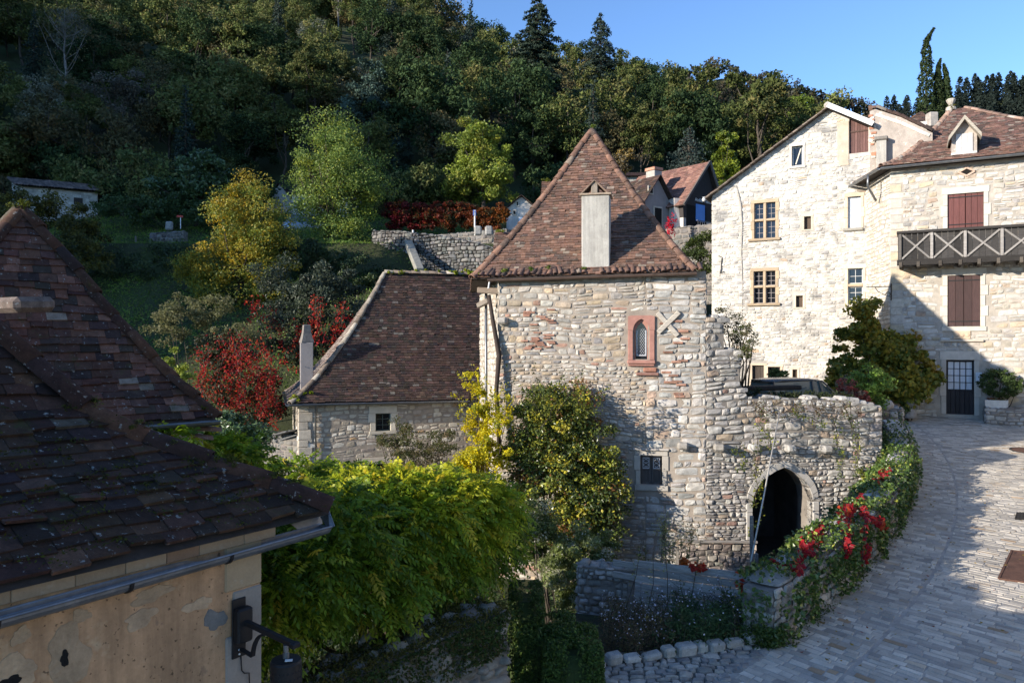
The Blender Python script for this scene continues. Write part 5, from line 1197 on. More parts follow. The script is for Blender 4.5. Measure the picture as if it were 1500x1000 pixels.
# ================================================================ corner house on the right
def build_right():
    C0 = V(15.14, 30.0); d = V(.885, -.466); Lw = 10.0; W = Wall(C0, C0 + d*Lw); N = W.N
    t = thing('corner_house', 'corner stone house at right with maroon shutters and a dark wooden balcony', 'house', (18, 29, -2.9))
    r = lambda *a: W.rect(*a)
    zE = 6.86; us = r(1388, 283, 1441, 333); ls = r(1388, 403, 1436, 478); dr = r(1386, 527, 1427, 607); oc = r(1404, 246, 1428, 258)
    holes = [us, ls, dr]
    B1 = V(15.54, 33.2)
    b = MB(); backing(b, W, 0, Lw, -3.6, [(0, zE), (Lw, zE)], holes)
    Ws = Wall(B1, C0)
    c = [C0, C0 + d*Lw, C0 + d*Lw - N[:2]*6, B1]
    for p, q in ((c[1], c[2]), (c[2], c[3]), (c[3], c[0])): b.add([V(*p, -3.6), V(*q, -3.6), V(*q, zE), V(*p, zE)], [(0, 1, 2, 3)])
    for h in holes: reveal(b, W, h, .2)
    b.build('wall', surf('sandy_mortar', (.40, .36, .31), .95, .3, 3, 50, .5, .012), t)
    PR = (((.47, .445, .405), 4), ((.54, .52, .48), 3), ((.41, .37, .315), 2.4), ((.48, .40, .29), 1.0), ((.37, .35, .325), 1.8), ((.44, .345, .26), .4))
    hl = [(h[0]-.3, h[1]+.3, h[2]-.28, h[3]+.26) for h in holes]
    st = MB(); stones(st, W, .42, Lw, -3.4, zE - .03, (.13, .24), (.2, .58), .048, PR, 6, hl, joint=.024, bright=.18)
    z = -3.4; k = 0
    while z < zE - .1:
        h = rng.uniform(.24, .4); ww = (.68, .44)[k % 2] * rng.uniform(.85, 1.15); k += 1
        blk(st, W, -.03, ww - .012, z, min(z + h - .012, zE - .02), -.35, .012, np.array(((.56, .51, .43), (.50, .42, .31), (.47, .43, .38))[rng.integers(3)]) * rng.uniform(.9, 1.1), .025); z += h
    st.build('rubble', M['stone_white'], t)
    sd = MB(); stones(sd, Ws, 0, Ws.L - .02, -3.3, zE - .03, (.14, .24), (.22, .55), .03, (((.60, .56, .50), 3), ((.64, .60, .53), 2), ((.55, .48, .38), 1)), 5, joint=.03, bright=.1); sd.build('side_rubble', M['stone_white'], t)
    LS = (.54, .505, .44)
    s = MB(); surround(s, W, us, .17, .24, 0, .035, .2, LS, .35, 0, 3); s1 = s.build('window_surround', M['stone_clean'], t)
    um = (us[0]+us[1])/2
    for a_, b_ in ((us[0], um-.01), (um+.01, us[1])): shutter(s1, W, (a_, b_, us[2], us[3]), -.04, 3, (.13, .045, .04))
    s = MB(); surround(s, W, ls, .18, .26, .18, .035, .2, LS, .4, .02, 5); s2 = s.build('window_surround', M['stone_clean'], t)
    um = (ls[0]+ls[1])/2
    for a_, b_ in ((ls[0], um-.005), (um+.005, ls[1])): shutter(s2, W, (a_, b_, ls[2], ls[3]), -.02, 2, (.055, .028, .026))
    s = MB(); surround(s, W, dr, .19, .34, 0, .03, .22, (.50, .45, .39), .2, 0, 3); s3 = s.build('door_surround', M['stone_clean'], t)
    cv = MB(); x0, x1 = W.px(1377, 498)[0], W.px(1441, 498)[0]; zc = W.px(1408, 499)[1]; blk(cv, W, x0, x1, zc - .04, zc + .05, 0, .11, (.46, .40, .33), .02); blk(cv, W, (x0+x1)/2 - .28, (x0+x1)/2 + .3, zc + .06, zc + .42, 0, .05, (.48, .37, .27), .02)
    for k in range(3): cv.lathe(W.pt((x0+x1)/2 - .16 + k*.17, zc + .22, .05), [(.075, 0), (.07, .02), (.03, .03)], 8, (.50, .38, .27), axis=N)
    cv.build('carved_lintel', M['stone_clean'], s3)
    # glazed door
    dz = dr[2] + (dr[3]-dr[2])*.43; dm = MB(); u0, u1 = dr[0], dr[1]
    for k in range(6):
        a_, b_ = u0 + (u1-u0)*k/6, u0 + (u1-u0)*(k+1)/6; blk(dm, W, a_+.004, b_-.004, dr[2], dz, -.17, -.12, np.array((.018, .015, .018))*rng.uniform(.8, 1.3), .004)
    for a_, b_, c_, e_ in ((u0, u0+.07, dz, dr[3]), (u1-.07, u1, dz, dr[3]), (u0+.07, u1-.07, dr[3]-.08, dr[3]), (u0+.07, u1-.07, dz, dz+.06)): blk(dm, W, a_, b_, c_, e_, -.17, -.12, (.018, .015, .018), .004)
    for k in range(1, 4): x = u0+.07 + (u1-u0-.14)*k/4; blk(dm, W, x-.014, x+.014, dz, dr[3], -.16, -.125, (.018, .015, .018), .002)
    for k in range(1, 4): z = dz+.06 + (dr[3]-.08-dz-.06)*k/4; blk(dm, W, u0+.07, u1-.07, z-.012, z+.012, -.158, -.127, (.018, .015, .018), .002)
    dl = dm.build('door', M['paint'], s3); cu = MB(); cu.add([W.pt(u0+.05, dz+.03, -.15), W.pt(u1-.05, dz+.03, -.15), W.pt(u1-.05, dr[3]-.05, -.15), W.pt(u0+.05, dr[3]-.05, -.15)], [(0, 1, 2, 3)]); cu.build('curtain', M['curtain'], dl)
    kn = MB(); kn.lathe(W.pt(u1 - .05, dz - .05, -.12), [(.012, 0), (.022, .03), (.02, .05), (.004, .06)], 10, (.25, .2, .12), axis=N); kn.build('door_knob', M['iron'], dl)
    nb = MB(); h = W.rect(1429, 545, 1438, 559); blk(nb, W, h[0], h[1], h[2], h[3], .03, .055, (.62, .66, .70), .004); nb.build('notice', M['paint'], t)
    # diamond vent
    ov = MB(); uc, zc = (oc[0]+oc[1])/2, (oc[2]+oc[3])/2; hu, hz = (oc[1]-oc[0])/2, (oc[3]-oc[2])/2
    q = [(uc-hu, zc), (uc, zc-hz), (uc+hu, zc), (uc, zc+hz)]
    for i in range(4):
        a_, b_ = q[i], q[(i+1) % 4]; ov.bar(W.pt(*a_, .05), W.pt(*b_, .05), .07, .05, N, (.50, .36, .28), .01)
    ob = ov.build('diamond_vent', M['stone_clean'], t); od = MB(); od.poly([W.pt(u, z, .034) for u, z in q]); od.build('vent_opening', M['dark'], ob)
    # balcony
    WB = W.off(1.0); bx0 = WB.px(1316, 360)[0]; zt = WB.px(1400, 336)[1]; zb = WB.px(1400, 378)[1]; bx1 = bx0 + 5.6
    bl = thing_part = None
    DK = (.03, .027, .025)
    fl = MB(); 
    for k in range(6): blk(fl, W, bx0, bx1, zb - .06, zb, .02 + k*.163, .17 + k*.163, np.array(DK)*rng.uniform(.8, 1.4), .006)
    blk(fl, W, bx0 - .05, bx1, zb - .2, zb + .02, .98, 1.06, DK, .01); bal = fl.build('balcony', M['wood_grey'], t)
    j = MB()
    for u in (bx0 + .02, bx0 + .62, bx0 + 1.35, bx0 + 2.0, bx0 + 2.6, bx0 + 3.2, bx0 + 3.9): blk(j, W, u, u + .12, zb - .27, zb - .062, -.1, 1.1, np.array((.10, .085, .07))*rng.uniform(.6, 1.3), .02)
    j.build('joist', M['wood_grey'], bal)
    pn = MB()
    for k in range(28):
        u = bx0 + .06 + k*.2; blk(pn, W, u, u + .195, zb + .02, zt - .03, .93 + rng.uniform(-.006, .006), .955, np.array((.045, .042, .040))*rng.uniform(.5, 1.6), .003)
    for k in range(5): blk(pn, W, bx0 - .02, bx0 + .01, zb + .02, zt - .03, .05 + k*.18, .22 + k*.18, np.array((.06, .055, .05))*rng.uniform(.6, 1.3), .003)
    pn.build('balcony_boards', M['wood_grey'], bal)
    rl = MB(); blk(rl, W, bx0 - .06, bx1, zt - .05, zt + .05, .93, 1.08, (.04, .036, .034), .01); blk(rl, W, bx0 - .05, bx0 + .05, zt - .05, zt + .05, .02, .93, (.04, .036, .034), .01); rl.build('handrail', M['wood_grey'], bal)
    WH_ = (.30, .28, .26); px0 = bx0 + .12; pw = 1.29; kk = 0
    ps = [bx0 + .06, WB.px(1365, 360)[0], WB.px(1414, 360)[0], WB.px(1468, 360)[0], WB.px(1525, 360)[0]]
    for i, u in enumerate(ps):
        p = MB(); blk(p, W, u - .05, u + .05, zb + .02, zt - .05, .957, 1.04, np.array(WH_ if i else (.12, .11, .1))*rng.uniform(.8, 1.15), .01); p.build('baluster', M['wood_grey'], bal)
        if i < 4:
            u2 = ps[i+1]; x = MB(); x.bar(W.pt(u + .06, zb + .05, .985), W.pt(u2 - .06, zt - .08, .985), .07, .05, N, np.array(WH_)*rng.uniform(.75, 1.1), .01); x.bar(W.pt(u + .06, zt - .08, .975), W.pt(u2 - .06, zb + .05, .975), .07, .035, N, np.array(WH_)*rng.uniform(.6, 1.1), .01); x.build('cross_brace', M['wood_grey'], bal)
    # iron bracket on the corner
    ib = MB(); k = W.px(1298, 420); a0 = V(C0[0], C0[1], k[1]) + V(-.02, -.05, 0); dir_ = V(-.95, .2, 0); ib.bar(a0 - UP*.55, a0 + UP*.12, .04, .03, V(1, 0, 0)); ib.bar(a0, a0 + dir_*.95, .03, .03); prev = a0 - UP*.42
    for q in range(1, 8): f = q/7; pp = a0 + dir_*(.62*f) - UP*(.42*(1-f)**.5 if f < 1 else 0); ib.bar(prev, pp, .02, .02); prev = pp
    ib.tube([a0 - UP*.3 + dir_*(.12 + .09*math.cos(x)) + UP*.09*math.sin(x) for x in np.linspace(0, 6, 10)], .01, 5); ib.build('sign_bracket', M['iron'], t)
    # roof
    o = .42; zr = 6.95; E = [V(*(C0 - d*.35 + N[:2]*o), zr), V(*(C0 + d*(Lw+.4) + N[:2]*o), zr), V(*(C0 + d*(Lw+.4) - N[:2]*6.4), zr), V(*(B1 + V(-.5, .5)), zr)]
    A = P(1393, 160, 33.4); Ar = A + V(.5, -.2, 0); pf = flare(.12)
    rs = MB(); 
    for i in range(4): roof_sheet(rs, E[i], E[(i+1) % 4], A if i != 1 else Ar, Ar if i in (0, 1) else A, pf, .03)
    rs.poly([x - UP*.06 for x in E]); rf = rs.build('roof', M['under'], t)
    TR_ = (((.19, .10, .08), 4), ((.14, .08, .065), 3), ((.24, .14, .11), 2), ((.09, .065, .055), 2), ((.28, .23, .19), 1))
    tl = MB(); roof_face(tl, E[0], E[1], A, Ar, pf, .125, .19, TR_, .022, 1.6, .35); roof_face(tl, E[3], E[0], A, A, pf, .14, .2, TR_); roof_face(tl, E[1], E[2], Ar, Ar, pf, .16, .22, TR_)
    tl.build('roof_tiles', M['tile_red'], rf)
    hp = MB(); PLc = (((.34, .22, .17), 2), ((.40, .33, .28), 2), ((.22, .14, .11), 2)); ridge_tiles(hp, hip_line(E[0], A, pf), .11, .35, PLc, .03); ridge_tiles(hp, hip_line(E[1], Ar, pf), .11, .35, PLc, .03); ridge_tiles(hp, hip_line(E[2], Ar, pf), .11, .35, PLc, .03); hp.build('hip_tiles', M['tile_red'], rf, True)
    fn = MB(); fn.lathe(A - UP*.05, [(.22, 0), (.2, .12), (.1, .18), (.09, .24), (.16, .34), (.2, .44), (.15, .5), (.05, .52)], 10, (.46, .42, .36)); fn.build('finial', M['stone'], rf)
    mm = MB(); cloud(mm, [(A + V(0, -.1, .08), (.2, .2, .1))], 250, .05, (((.13, .12, .02), 1),), .07, 10, .3); mm.build('moss', M['leaf_dry'], rf)
    # dormer
    WD = W.off(-.55); D = lambda x, y: WD.px(x, y); q0, q1, r0, r1 = WD.rect(1400, 196, 1425, 223); ap = D(1414, 172); um = (q0+q1)/2
    dm = MB(); dm.prism([WD.pt(u, z, 0) for u, z in ((q0-.14, r0-.1), (q1+.14, r0-.1), (q1+.14, r1), (um, ap[1]-.06), (q0-.14, r1))], -N*2.4); dd = dm.build('dormer', M['render_old'], t)
    shutter(dd, WD, (q0, q1, r0, r1), .05, 3, (.55, .54, .54), 'paint', 'dormer_shutter', hinges=False)
    k = MB(); blk(k, WD, q0-.16, q1+.14, r0-.12, r0-.005, 0, .1, (.55, .53, .5), .01); k.build('dormer_sill', M['paint'], dd)
    dr_ = MB()
    for s in (-1, 1):
        el = D(1389 if s < 0 else 1437, 203 if s < 0 else 197); a_ = WD.pt(el[0], el[1] , .35); b_ = WD.pt(um, ap[1] + .02, .35); L_ = b_ - a_; nn = nrm(np.cross(L_, N)) * (1 if s < 0 else -1)
        dr_.add([a_, b_, b_ - N*2.8, a_ - N*2.8, a_ - UP*.16, b_ - UP*.16, b_ - N*2.8 - UP*.16, a_ - N*2.8 - UP*.16], [(0, 1, 2, 3), (4, 5, 6, 7), (0, 1, 5, 4), (0, 3, 7, 4)], col=(.38, .34, .28))
    dr_.build('dormer_roof', M['wood_grey'], dd)
    g = MB(); n3 = N; gutter(g, E[0] + n3*.07 - UP*.08, E[1] + n3*.07 - UP*.02, .075); s3_ = nrm(E[3] - E[0]); lft = V(s3_[1], -s3_[0], 0) * -1; gutter(g, E[0] + V(-.08, 0, -.08), E[3] + V(-.08, 0, -.1), .075)
    gt = g.build('gutter', M['zinc'], t); dp = MB(); e3 = E[3] + V(-.08, -.1, -.1); dp.tube([E[0] + V(-.08, .9, -.15), E[0] + V(-.1, .9, -.6), V(C0[0] - .02, C0[1] + 1.2, zr - 1.1)], .05, 8); dp.build('downpipe', M['zinc'], gt, True)
    return W
WR = build_right()

# ================================================================ unseen houses across the street, added to bounce warm light onto it
def build_fill_house(name, lab, a, b, z0, z1, depth, wins):
    W = Wall(b, a); L = W.L; t = thing(name, lab, 'house', (b[0], b[1], z0)); m = MB()
    holes = [(u - .5, u + .5, z, z + 1.5) for u, z in wins]; backing(m, W, 0, L, z0, [(0, z1), (L, z1)], holes); bk = -W.N*depth
    p = [W.pt(0, 0), W.pt(L, 0), W.pt(L, 0) + bk, W.pt(0, 0) + bk]
    for i in (1, 2, 3): q, r = p[i], p[(i+1) % 4]; m.add([q + UP*z0, r + UP*z0, r + UP*z1, q + UP*z1], [(0, 1, 2, 3)])
    for h in holes: reveal(m, W, h, .2)
    m.build('wall', M['mortar_white'], t)
    for h in holes: s = MB(); surround(s, W, h, .16, .2, .12, .03, .2, (.55, .5, .42), .3, .03, 3); so_ = s.build('window_surround', M['stone_clean'], t); glazing(so_, W, h, .12, 2, 3, (.5, .5, .48))
    th = MB(); r = MB(); e0, e1 = W.pt(-.3, z1, .4), W.pt(L + .3, z1, .4); r0, r1 = W.pt(-.3, z1 + 2.6) + bk*.5, W.pt(L + .3, z1 + 2.6) + bk*.5; roof_sheet(th, e0, e1, r0, r1, LIN, .02); roof_sheet(th, e1 + bk*1.06, e0 + bk*1.06, r1, r0, LIN, .02); ro = th.build('roof', M['under'], t); roof_face(r, e0, e1, r0, r1, LIN, .2, .3, TILE_RED); r.build('roof_tiles', M['tile_red'], ro)
build_fill_house('fill_house', 'unseen pale stone house added across the street to bounce sunlight', (11.6, 1.0), (16.2, 12.5), -4.6, 4.6, 6, ((2, -1.5), (5, -1.5), (9, -1.5), (2, 1.8), (5, 1.8), (9, 1.8)))
build_fill_house('fill_house', 'unseen cream stone house added farther up the street to bounce sunlight', (16.4, 12.9), (20.6, 22.5), -4.0, 5.2, 6, ((2, -.5), (6, -.5), (2, 2.6), (6, 2.6)))
# ================================================================ vegetation
g_ = lambda px, d: (lambda x: (x, d, gz(x, d)))((px - 750) / F * d)
def PX(px, py, d): return tuple(P(px, py, d))
OLIVE = (((0.102, 0.123, 0.037), 4), ((0.134, 0.141, 0.054), 3), ((0.076, 0.103, 0.035), 3), ((0.186, 0.167, 0.061), 1))
DKGREEN = (((0.032, 0.057, 0.024), 4), ((0.044, 0.072, 0.026), 3), ((0.023, 0.046, 0.020), 2))
BRONZE = (((0.140, 0.118, 0.059), 3), ((0.106, 0.100, 0.050), 3), ((0.160, 0.111, 0.046), 1.5), ((0.081, 0.090, 0.041), 1))
GREYGR = (((0.205, 0.212, 0.152), 3), ((0.146, 0.156, 0.112), 3), ((0.257, 0.257, 0.197), 1))
BLUEGR = (((0.031, 0.051, 0.041), 4), ((0.042, 0.065, 0.050), 3), ((0.020, 0.038, 0.031), 2))
MIDGR = (((0.125, 0.192, 0.041), 4), ((0.168, 0.230, 0.049), 3), ((0.090, 0.144, 0.036), 2))
YELGR = (((0.295, 0.331, 0.050), 3), ((0.385, 0.374, 0.059), 2), ((0.204, 0.253, 0.046), 2))
# ---- prototypes of the wooded hillside, built once at the origin and copied
def proto(name, label, kind, h, w_, pal, n, size, group):
    t = thing(name, label, 'tree', (0, 0, 0), group); c = MB()
    if kind == 'round':
        bl = [((0, 0, h*.62), (w_/2, w_/2, h*.36))] + [((rng.normal(0, w_*.22), rng.normal(0, w_*.22), h*rng.uniform(.45, .85)), (w_*.26, w_*.26, h*.17)) for k in range(5)]
        cc = cloud(c, bl, n, size, pal, w_*.13, 64, .5, squash=.75)
        b = MB(); limbs(b, (0, 0, -1.2), cc, .16, 10, top=(0, 0, h*.75)); 
    elif kind == 'bare':
        b = MB(); tips = []
        tr = [V(0, 0, -1)] + [V(rng.normal(0, .1), rng.normal(0, .1), h*f) for f in (.2, .4, .6, .8, .98)]; b.tube(tr, [.15, .13, .11, .08, .05, .015], 6)
        for k in range(26):
            f = rng.uniform(.3, .95); a = V(0, 0, h*f); an = rng.uniform(0, 6.28); L = w_*.55*(1.15-f)*rng.uniform(.6, 1.2)+.3; q = a + V(math.cos(an)*L, math.sin(an)*L, L*rng.uniform(.7, 1.4)); m = (a+q)/2 + V(0, 0, -.12*L)
            b.tube([a, m, q], [.05, .03, .01], 4); tips.append(q)
            for j in range(4): e = m + (q-m)*rng.random() ; b.tube([e, e + V(*rng.normal(0, .35, 2), rng.uniform(.3, .9))], [.018, .006], 3)
        tips = np.array(tips); pos = tips[rng.integers(0, len(tips), n)] + rng.normal(0, .5, (n, 3)); leaves(c, pos, size, pal, .3)
    else:   # conifer: whorls of drooping boughs
        b = MB(); b.tube([V(0, 0, -1), V(0, 0, h*.5), V(0, 0, h)], [.2, .12, .015], 7); pos = []; sz = []; 
        z = h*.10
        while z < h*.985:
            R = w_/2 * (1 - (z/h)) ** .85 * rng.uniform(.82, 1.12) + .08; k = max(4, int(4 + R*3.2))
            for j in range(k):
                an = rng.uniform(0, 6.28); L = R*rng.uniform(.7, 1.1); m = max(3, int(L*n/900*2.2)); f = rng.random(m)**.7
                rr = f*L; zz = z + .10*L - .42*L*f**1.5 + rng.normal(0, .06, m) + np.where(f > .8, .06*L, 0)
                sp = rng.normal(0, .10 + .12*(1-f)*L*.5, m); pos.append(np.stack([np.cos(an)*rr - np.sin(an)*sp, np.sin(an)*rr + np.cos(an)*sp, zz], 1))
            z += h*.022*rng.uniform(.8, 1.2) + .05
        pos = np.vstack(pos); leaves(c, pos, size, pal, .9, ratio=.42, fold=.5)
    c.build('crown', M['needle' if kind == 'conifer' else 'leaf_far'], t); b.build('trunk', M['bark_pale' if kind == 'bare' else 'bark'], t, True)
    return t
WG = 'trees of the wooded hillside'
PT = [proto('broadleaf_tree', 'olive green broadleaf tree in the dense wood on the hillside', 'round', 8.5, 6.2, OLIVE, 5200, .30, WG),
      proto('broadleaf_tree', 'dark green broadleaf tree in the dense wood on the hillside', 'round', 9.5, 6.6, DKGREEN, 5200, .30, WG),
      proto('broadleaf_tree', 'bronze autumn broadleaf tree in the dense wood on the hillside', 'round', 8.0, 5.8, BRONZE, 4600, .28, WG),
      proto('broadleaf_tree', 'tall narrow green broadleaf tree in the dense wood on the hillside', 'round', 11.0, 4.8, OLIVE, 4800, .28, WG),
      proto('broadleaf_tree', 'greyish faded broadleaf tree in the dense wood on the hillside', 'round', 8.0, 5.6, GREYGR, 4200, .25, WG),
      proto('conifer', 'dark pointed conifer standing in the dense wood on the hillside', 'conifer', 11.0, 4.6, BLUEGR, 4200, .34, WG),
      proto('bare_tree', 'nearly leafless pale branched tree in the dense wood on the hillside', 'bare', 10, 5, BRONZE, 900, .18, WG)]
PW8 = [5, 3.6, 3.4, 2.4, 1.4, .9, .35]
def visible_t(x, y): return -0.74 < x / y < 0.36
def hill_scatter():
    pts = []; r2 = np.random.default_rng(4)
    y = 68.0
    while y < 205:
        st = 5.4 + (y - 68) * .022; x = -.78 * y
        while x < .42 * y:
            X, Y = x + r2.uniform(-.45, .45) * st, y + r2.uniform(-.45, .45) * st
            px = 750 + F * X / Y; D = np.interp(px, _dpx, _dd)
            if Y < D + 6: pts.append((X, Y))
            x += st
        y += st * .9
    pts = np.array(pts); r2.shuffle(pts); d = np.hypot(pts[:, 0], pts[:, 1]); o = np.argsort(pts[:, 1]); return pts[o]
HP = hill_scatter(); print("hill trees", len(HP))
NI = 285; first = [True]*len(PT)
for i, (x, y) in enumerate(HP[:NI]):
    k = int(rng.choice(len(PT), p=np.array(PW8)/sum(PW8))); s = rng.uniform(.78, 1.22); p = (x, y, gz(x, y)); rzz = rng.uniform(0, 6.28); sc = (s*rng.uniform(.9, 1.1), s*rng.uniform(.9, 1.1), s*rng.uniform(.9, 1.12))
    if first[k]: o = PT[k]; o.location = p; o.rotation_euler = (0, 0, rzz); o.scale = sc; first[k] = False
    else: dup(PT[k], p, rzz, sc)
for k, f in enumerate(first):
    if f: x, y = HP[NI + k]; PT[k].location = (x, y, gz(x, y))
# ---- the wood higher up and the far hills, one mass
def crowns(mb, pts, zf, lo, hi, pals, n, size):
    K = len(pts); 
    for (x, y) in pts:
        h = rng.uniform(lo, hi); w_ = h*rng.uniform(.55, .8); pal = pals[rng.integers(len(pals))]; z = zf(x, y); m = 14
        d = rng.normal(0, 1, (m, 3)); d /= np.linalg.norm(d, axis=1)[:, None]; cc = V(x, y, z + h*.6) + d*V(w_/2, w_/2, h*.4)*rng.uniform(.5, 1, (m, 1)); base = pick(pal, 1)[0]*rng.uniform(.75, 1.3)
        p = cc[rng.integers(0, m, n)] + rng.normal(0, .45, (n, 3))*w_*.22; leaves(mb, p, size, pal, .5, ratio=.75, cl=np.clip(np.tile(base, (n, 1)) + rng.normal(0, .008, (n, 3)), .008, 1))
fm = MB(); crowns(fm, HP[NI:], gz, 6.5, 10.5, (OLIVE, OLIVE, BRONZE, DKGREEN, GREYGR), 420, .55)
o = fm.build('upper_wood', M['leaf_far'], None); tag(o, kind='stuff')
FARB = (((.10, .088, .06), 3), ((.085, .078, .055), 3), ((.075, .08, .05), 2)); FARG = (((.06, .068, .04), 3), ((.05, .06, .036), 2)); FARN = (((.028, .042, .035), 3), ((.035, .05, .04), 2))
fp = []
for px in np.arange(930, 1540, 9.5):
    for dd in np.arange(205, 336, 8.5):
        X = (px + rng.uniform(-6, 6) - 750)/F*dd; Y = dd + rng.uniform(-4, 4); fp.append((X, Y))
fp = np.array(fp); pxs = 750 + F*fp[:, 0]/fp[:, 1]; con = (pxs > 1285) & (fp[:, 1] > 285)
fm = MB(); crowns(fm, fp[~con], gz, 6, 10, (FARB, FARB, FARG, BRONZE), 150, 1.15)
for (x, y) in fp[con]:
    h = rng.uniform(8, 13); m = 300; f = rng.random(m)**1.1; an = rng.uniform(0, 6.28, m); r = (1-f)**.6*h*.28*rng.random(m)**.5; leaves(fm, np.stack([x + np.cos(an)*r, y + np.sin(an)*r, gz(x, y) + f*h], 1), 1.1, FARN, .4)
tag(fm.build('far_wood', M['leaf_far'], None), kind='stuff')

# ---- shrubs and young growth along the foot of the wood
UG = 'undergrowth shrubs at the foot of the wood'
US = [proto('wood_shrub', 'olive green undergrowth shrub at the shaded foot of the wood', 'round', 3.6, 4.4, OLIVE, 2200, .24, UG), proto('wood_shrub', 'dark green undergrowth shrub at the shaded foot of the wood', 'round', 3.0, 4.0, DKGREEN, 2200, .24, UG), proto('wood_shrub', 'russet undergrowth shrub at the shaded foot of the wood', 'round', 2.6, 3.2, BRONZE, 1800, .22, UG)]
for o_ in US: o_['category'] = 'shrub'
fs = [True]*3
for i in range(110):
    px_, dd_ = rng.uniform(-40, 1010), rng.uniform(59, 70); x_ = (px_ - 750)/F*dd_
    if (20 < px_ < 160 and dd_ < 63) or 690 < px_ < 810 or 370 < px_ < 530: continue
    k = int(rng.integers(3)); p = (x_, dd_, gz(x_, dd_) - .2); s = rng.uniform(.6, 1.35); rr_ = rng.uniform(0, 6.28)
    if fs[k]: US[k].location = p; US[k].rotation_euler = (0, 0, rr_); US[k].scale = (s, s, s); fs[k] = False
    else: dup(US[k], p, rr_, (s, s, s*rng.uniform(.8, 1.2)))
# ---- single trees on the lower slope
def blobs_flat(lst, k=.42):
    return [(c, (r[0], r[1]*k, r[2])) for c, r in blobs_px(lst)]
def blobs_px(lst):   # (px, py, d, rx_px, ry_px)
    out = []
    for px, py, d, rx, ry in lst: s = d/F; out.append((P(px, py, d), (rx*s, rx*s*.9, ry*s)))
    return out
tree('ash_tree', 'tall airy light green tree in front of the pale hillside house', g_(478, 50), blobs_px([(490, 255, 50, 62, 70), (470, 235, 50, 45, 45), (520, 260, 50.5, 50, 60), (490, 195, 50, 36, 32), (455, 300, 49.5, 40, 40), (520, 330, 50, 42, 42), (480, 350, 49, 40, 35)]), 34000, .15, YELGR[:1] + MIDGR, .24, 190, .95, 'leaf', 'bark', 22, shell=.35)
tree('golden_tree', 'yellow and green autumn tree on the grassy slope', g_(345, 42), blobs_px([(345, 330, 42, 48, 50), (365, 285, 42, 30, 32), (315, 375, 42, 45, 38), (375, 375, 42.5, 50, 40), (300, 395, 41.5, 36, 25), (345, 425, 42, 56, 35), (390, 330, 42, 38, 36), (405, 370, 42.3, 34, 40), (278, 400, 41.8, 30, 26), (395, 415, 42, 36, 34)]), 40000, .13, (((.48, .33, .03), 3), ((.36, .31, .04), 3), ((.22, .26, .045), 3), ((.13, .17, .03), 2)), .17, 190, .7, 'leaf', 'bark', 16, shell=.3)
tree('walnut_tree', 'rounded dull green tree above the red vine hedge', g_(708, 60), blobs_px([(708, 240, 60, 48, 55), (690, 215, 60, 38, 38), (725, 265, 60, 42, 40), (670, 270, 60, 26, 28)]), 15000, .22, (((.20, .25, .035), 3), ((.15, .20, .035), 3), ((.25, .25, .04), 1)), .2, 90, .75, 'leaf', 'bark', 12, shell=.45)
tree('fig_tree', 'broad low dark leaved tree beside the stone barn', g_(288, 56), blobs_px([(285, 262, 56, 52, 34), (312, 248, 56, 32, 30), (250, 280, 56, 30, 24)]), 6500, .3, (((.06, .11, .04), 3), ((.085, .14, .055), 2)), .2, 60, .7, 'leaf_gloss', 'bark', 10)
tree('sapling', 'slender bright yellow green tree behind the brown gabled studio', g_(1064, 50), blobs_px([(1064, 205, 50, 11, 26), (1060, 250, 50, 20, 36), (1072, 275, 50, 20, 30)]), 6000, .2, (((.19, .23, .022), 3), ((.11, .155, .02), 2)), .1, 44, .4, 'leaf', 'bark', 8)
tree('green_tree', 'rounded light green tree on the wood edge above the white house', g_(1165, 95), blobs_px([(1165, 170, 95, 28, 26), (1180, 178, 95, 20, 20)]), 5000, .32, (((.09, .13, .022), 2), ((.07, .10, .02), 2)), .2, 40, .9, 'leaf_far')
tree('dark_tree', 'wide dark green tree behind the white house gable', g_(1085, 88), blobs_px([(1085, 195, 88, 55, 48), (1040, 215, 88, 40, 40), (1130, 230, 88, 40, 40)]), 12000, .34, (((.034, .048, .016), 3), ((.045, .058, .02), 2)), .25, 80, 1.1, 'leaf_far')
tree('grey_tree', 'pale greyish brown tree in the dark wood above the barn', g_(170, 76), blobs_px([(170, 150, 76, 46, 46), (150, 190, 76, 40, 30), (195, 125, 76, 30, 28)]), 8000, .25, (((.19, .175, .14), 3), ((.13, .12, .095), 3), ((.24, .22, .18), 1)), .25, 80, .8, 'leaf_far')
tree('cedar_tree', 'large blue green cedar beside the airy light green tree', g_(548, 72), blobs_px([(545, 120, 72, 32, 30), (540, 165, 72, 46, 42), (555, 215, 72, 50, 42), (560, 255, 72, 42, 30)]), 14000, .26, (((.065, .11, .085), 3), ((.085, .14, .105), 2), ((.04, .07, .055), 2)), .2, 100, .8, 'needle', 'bark', 12)
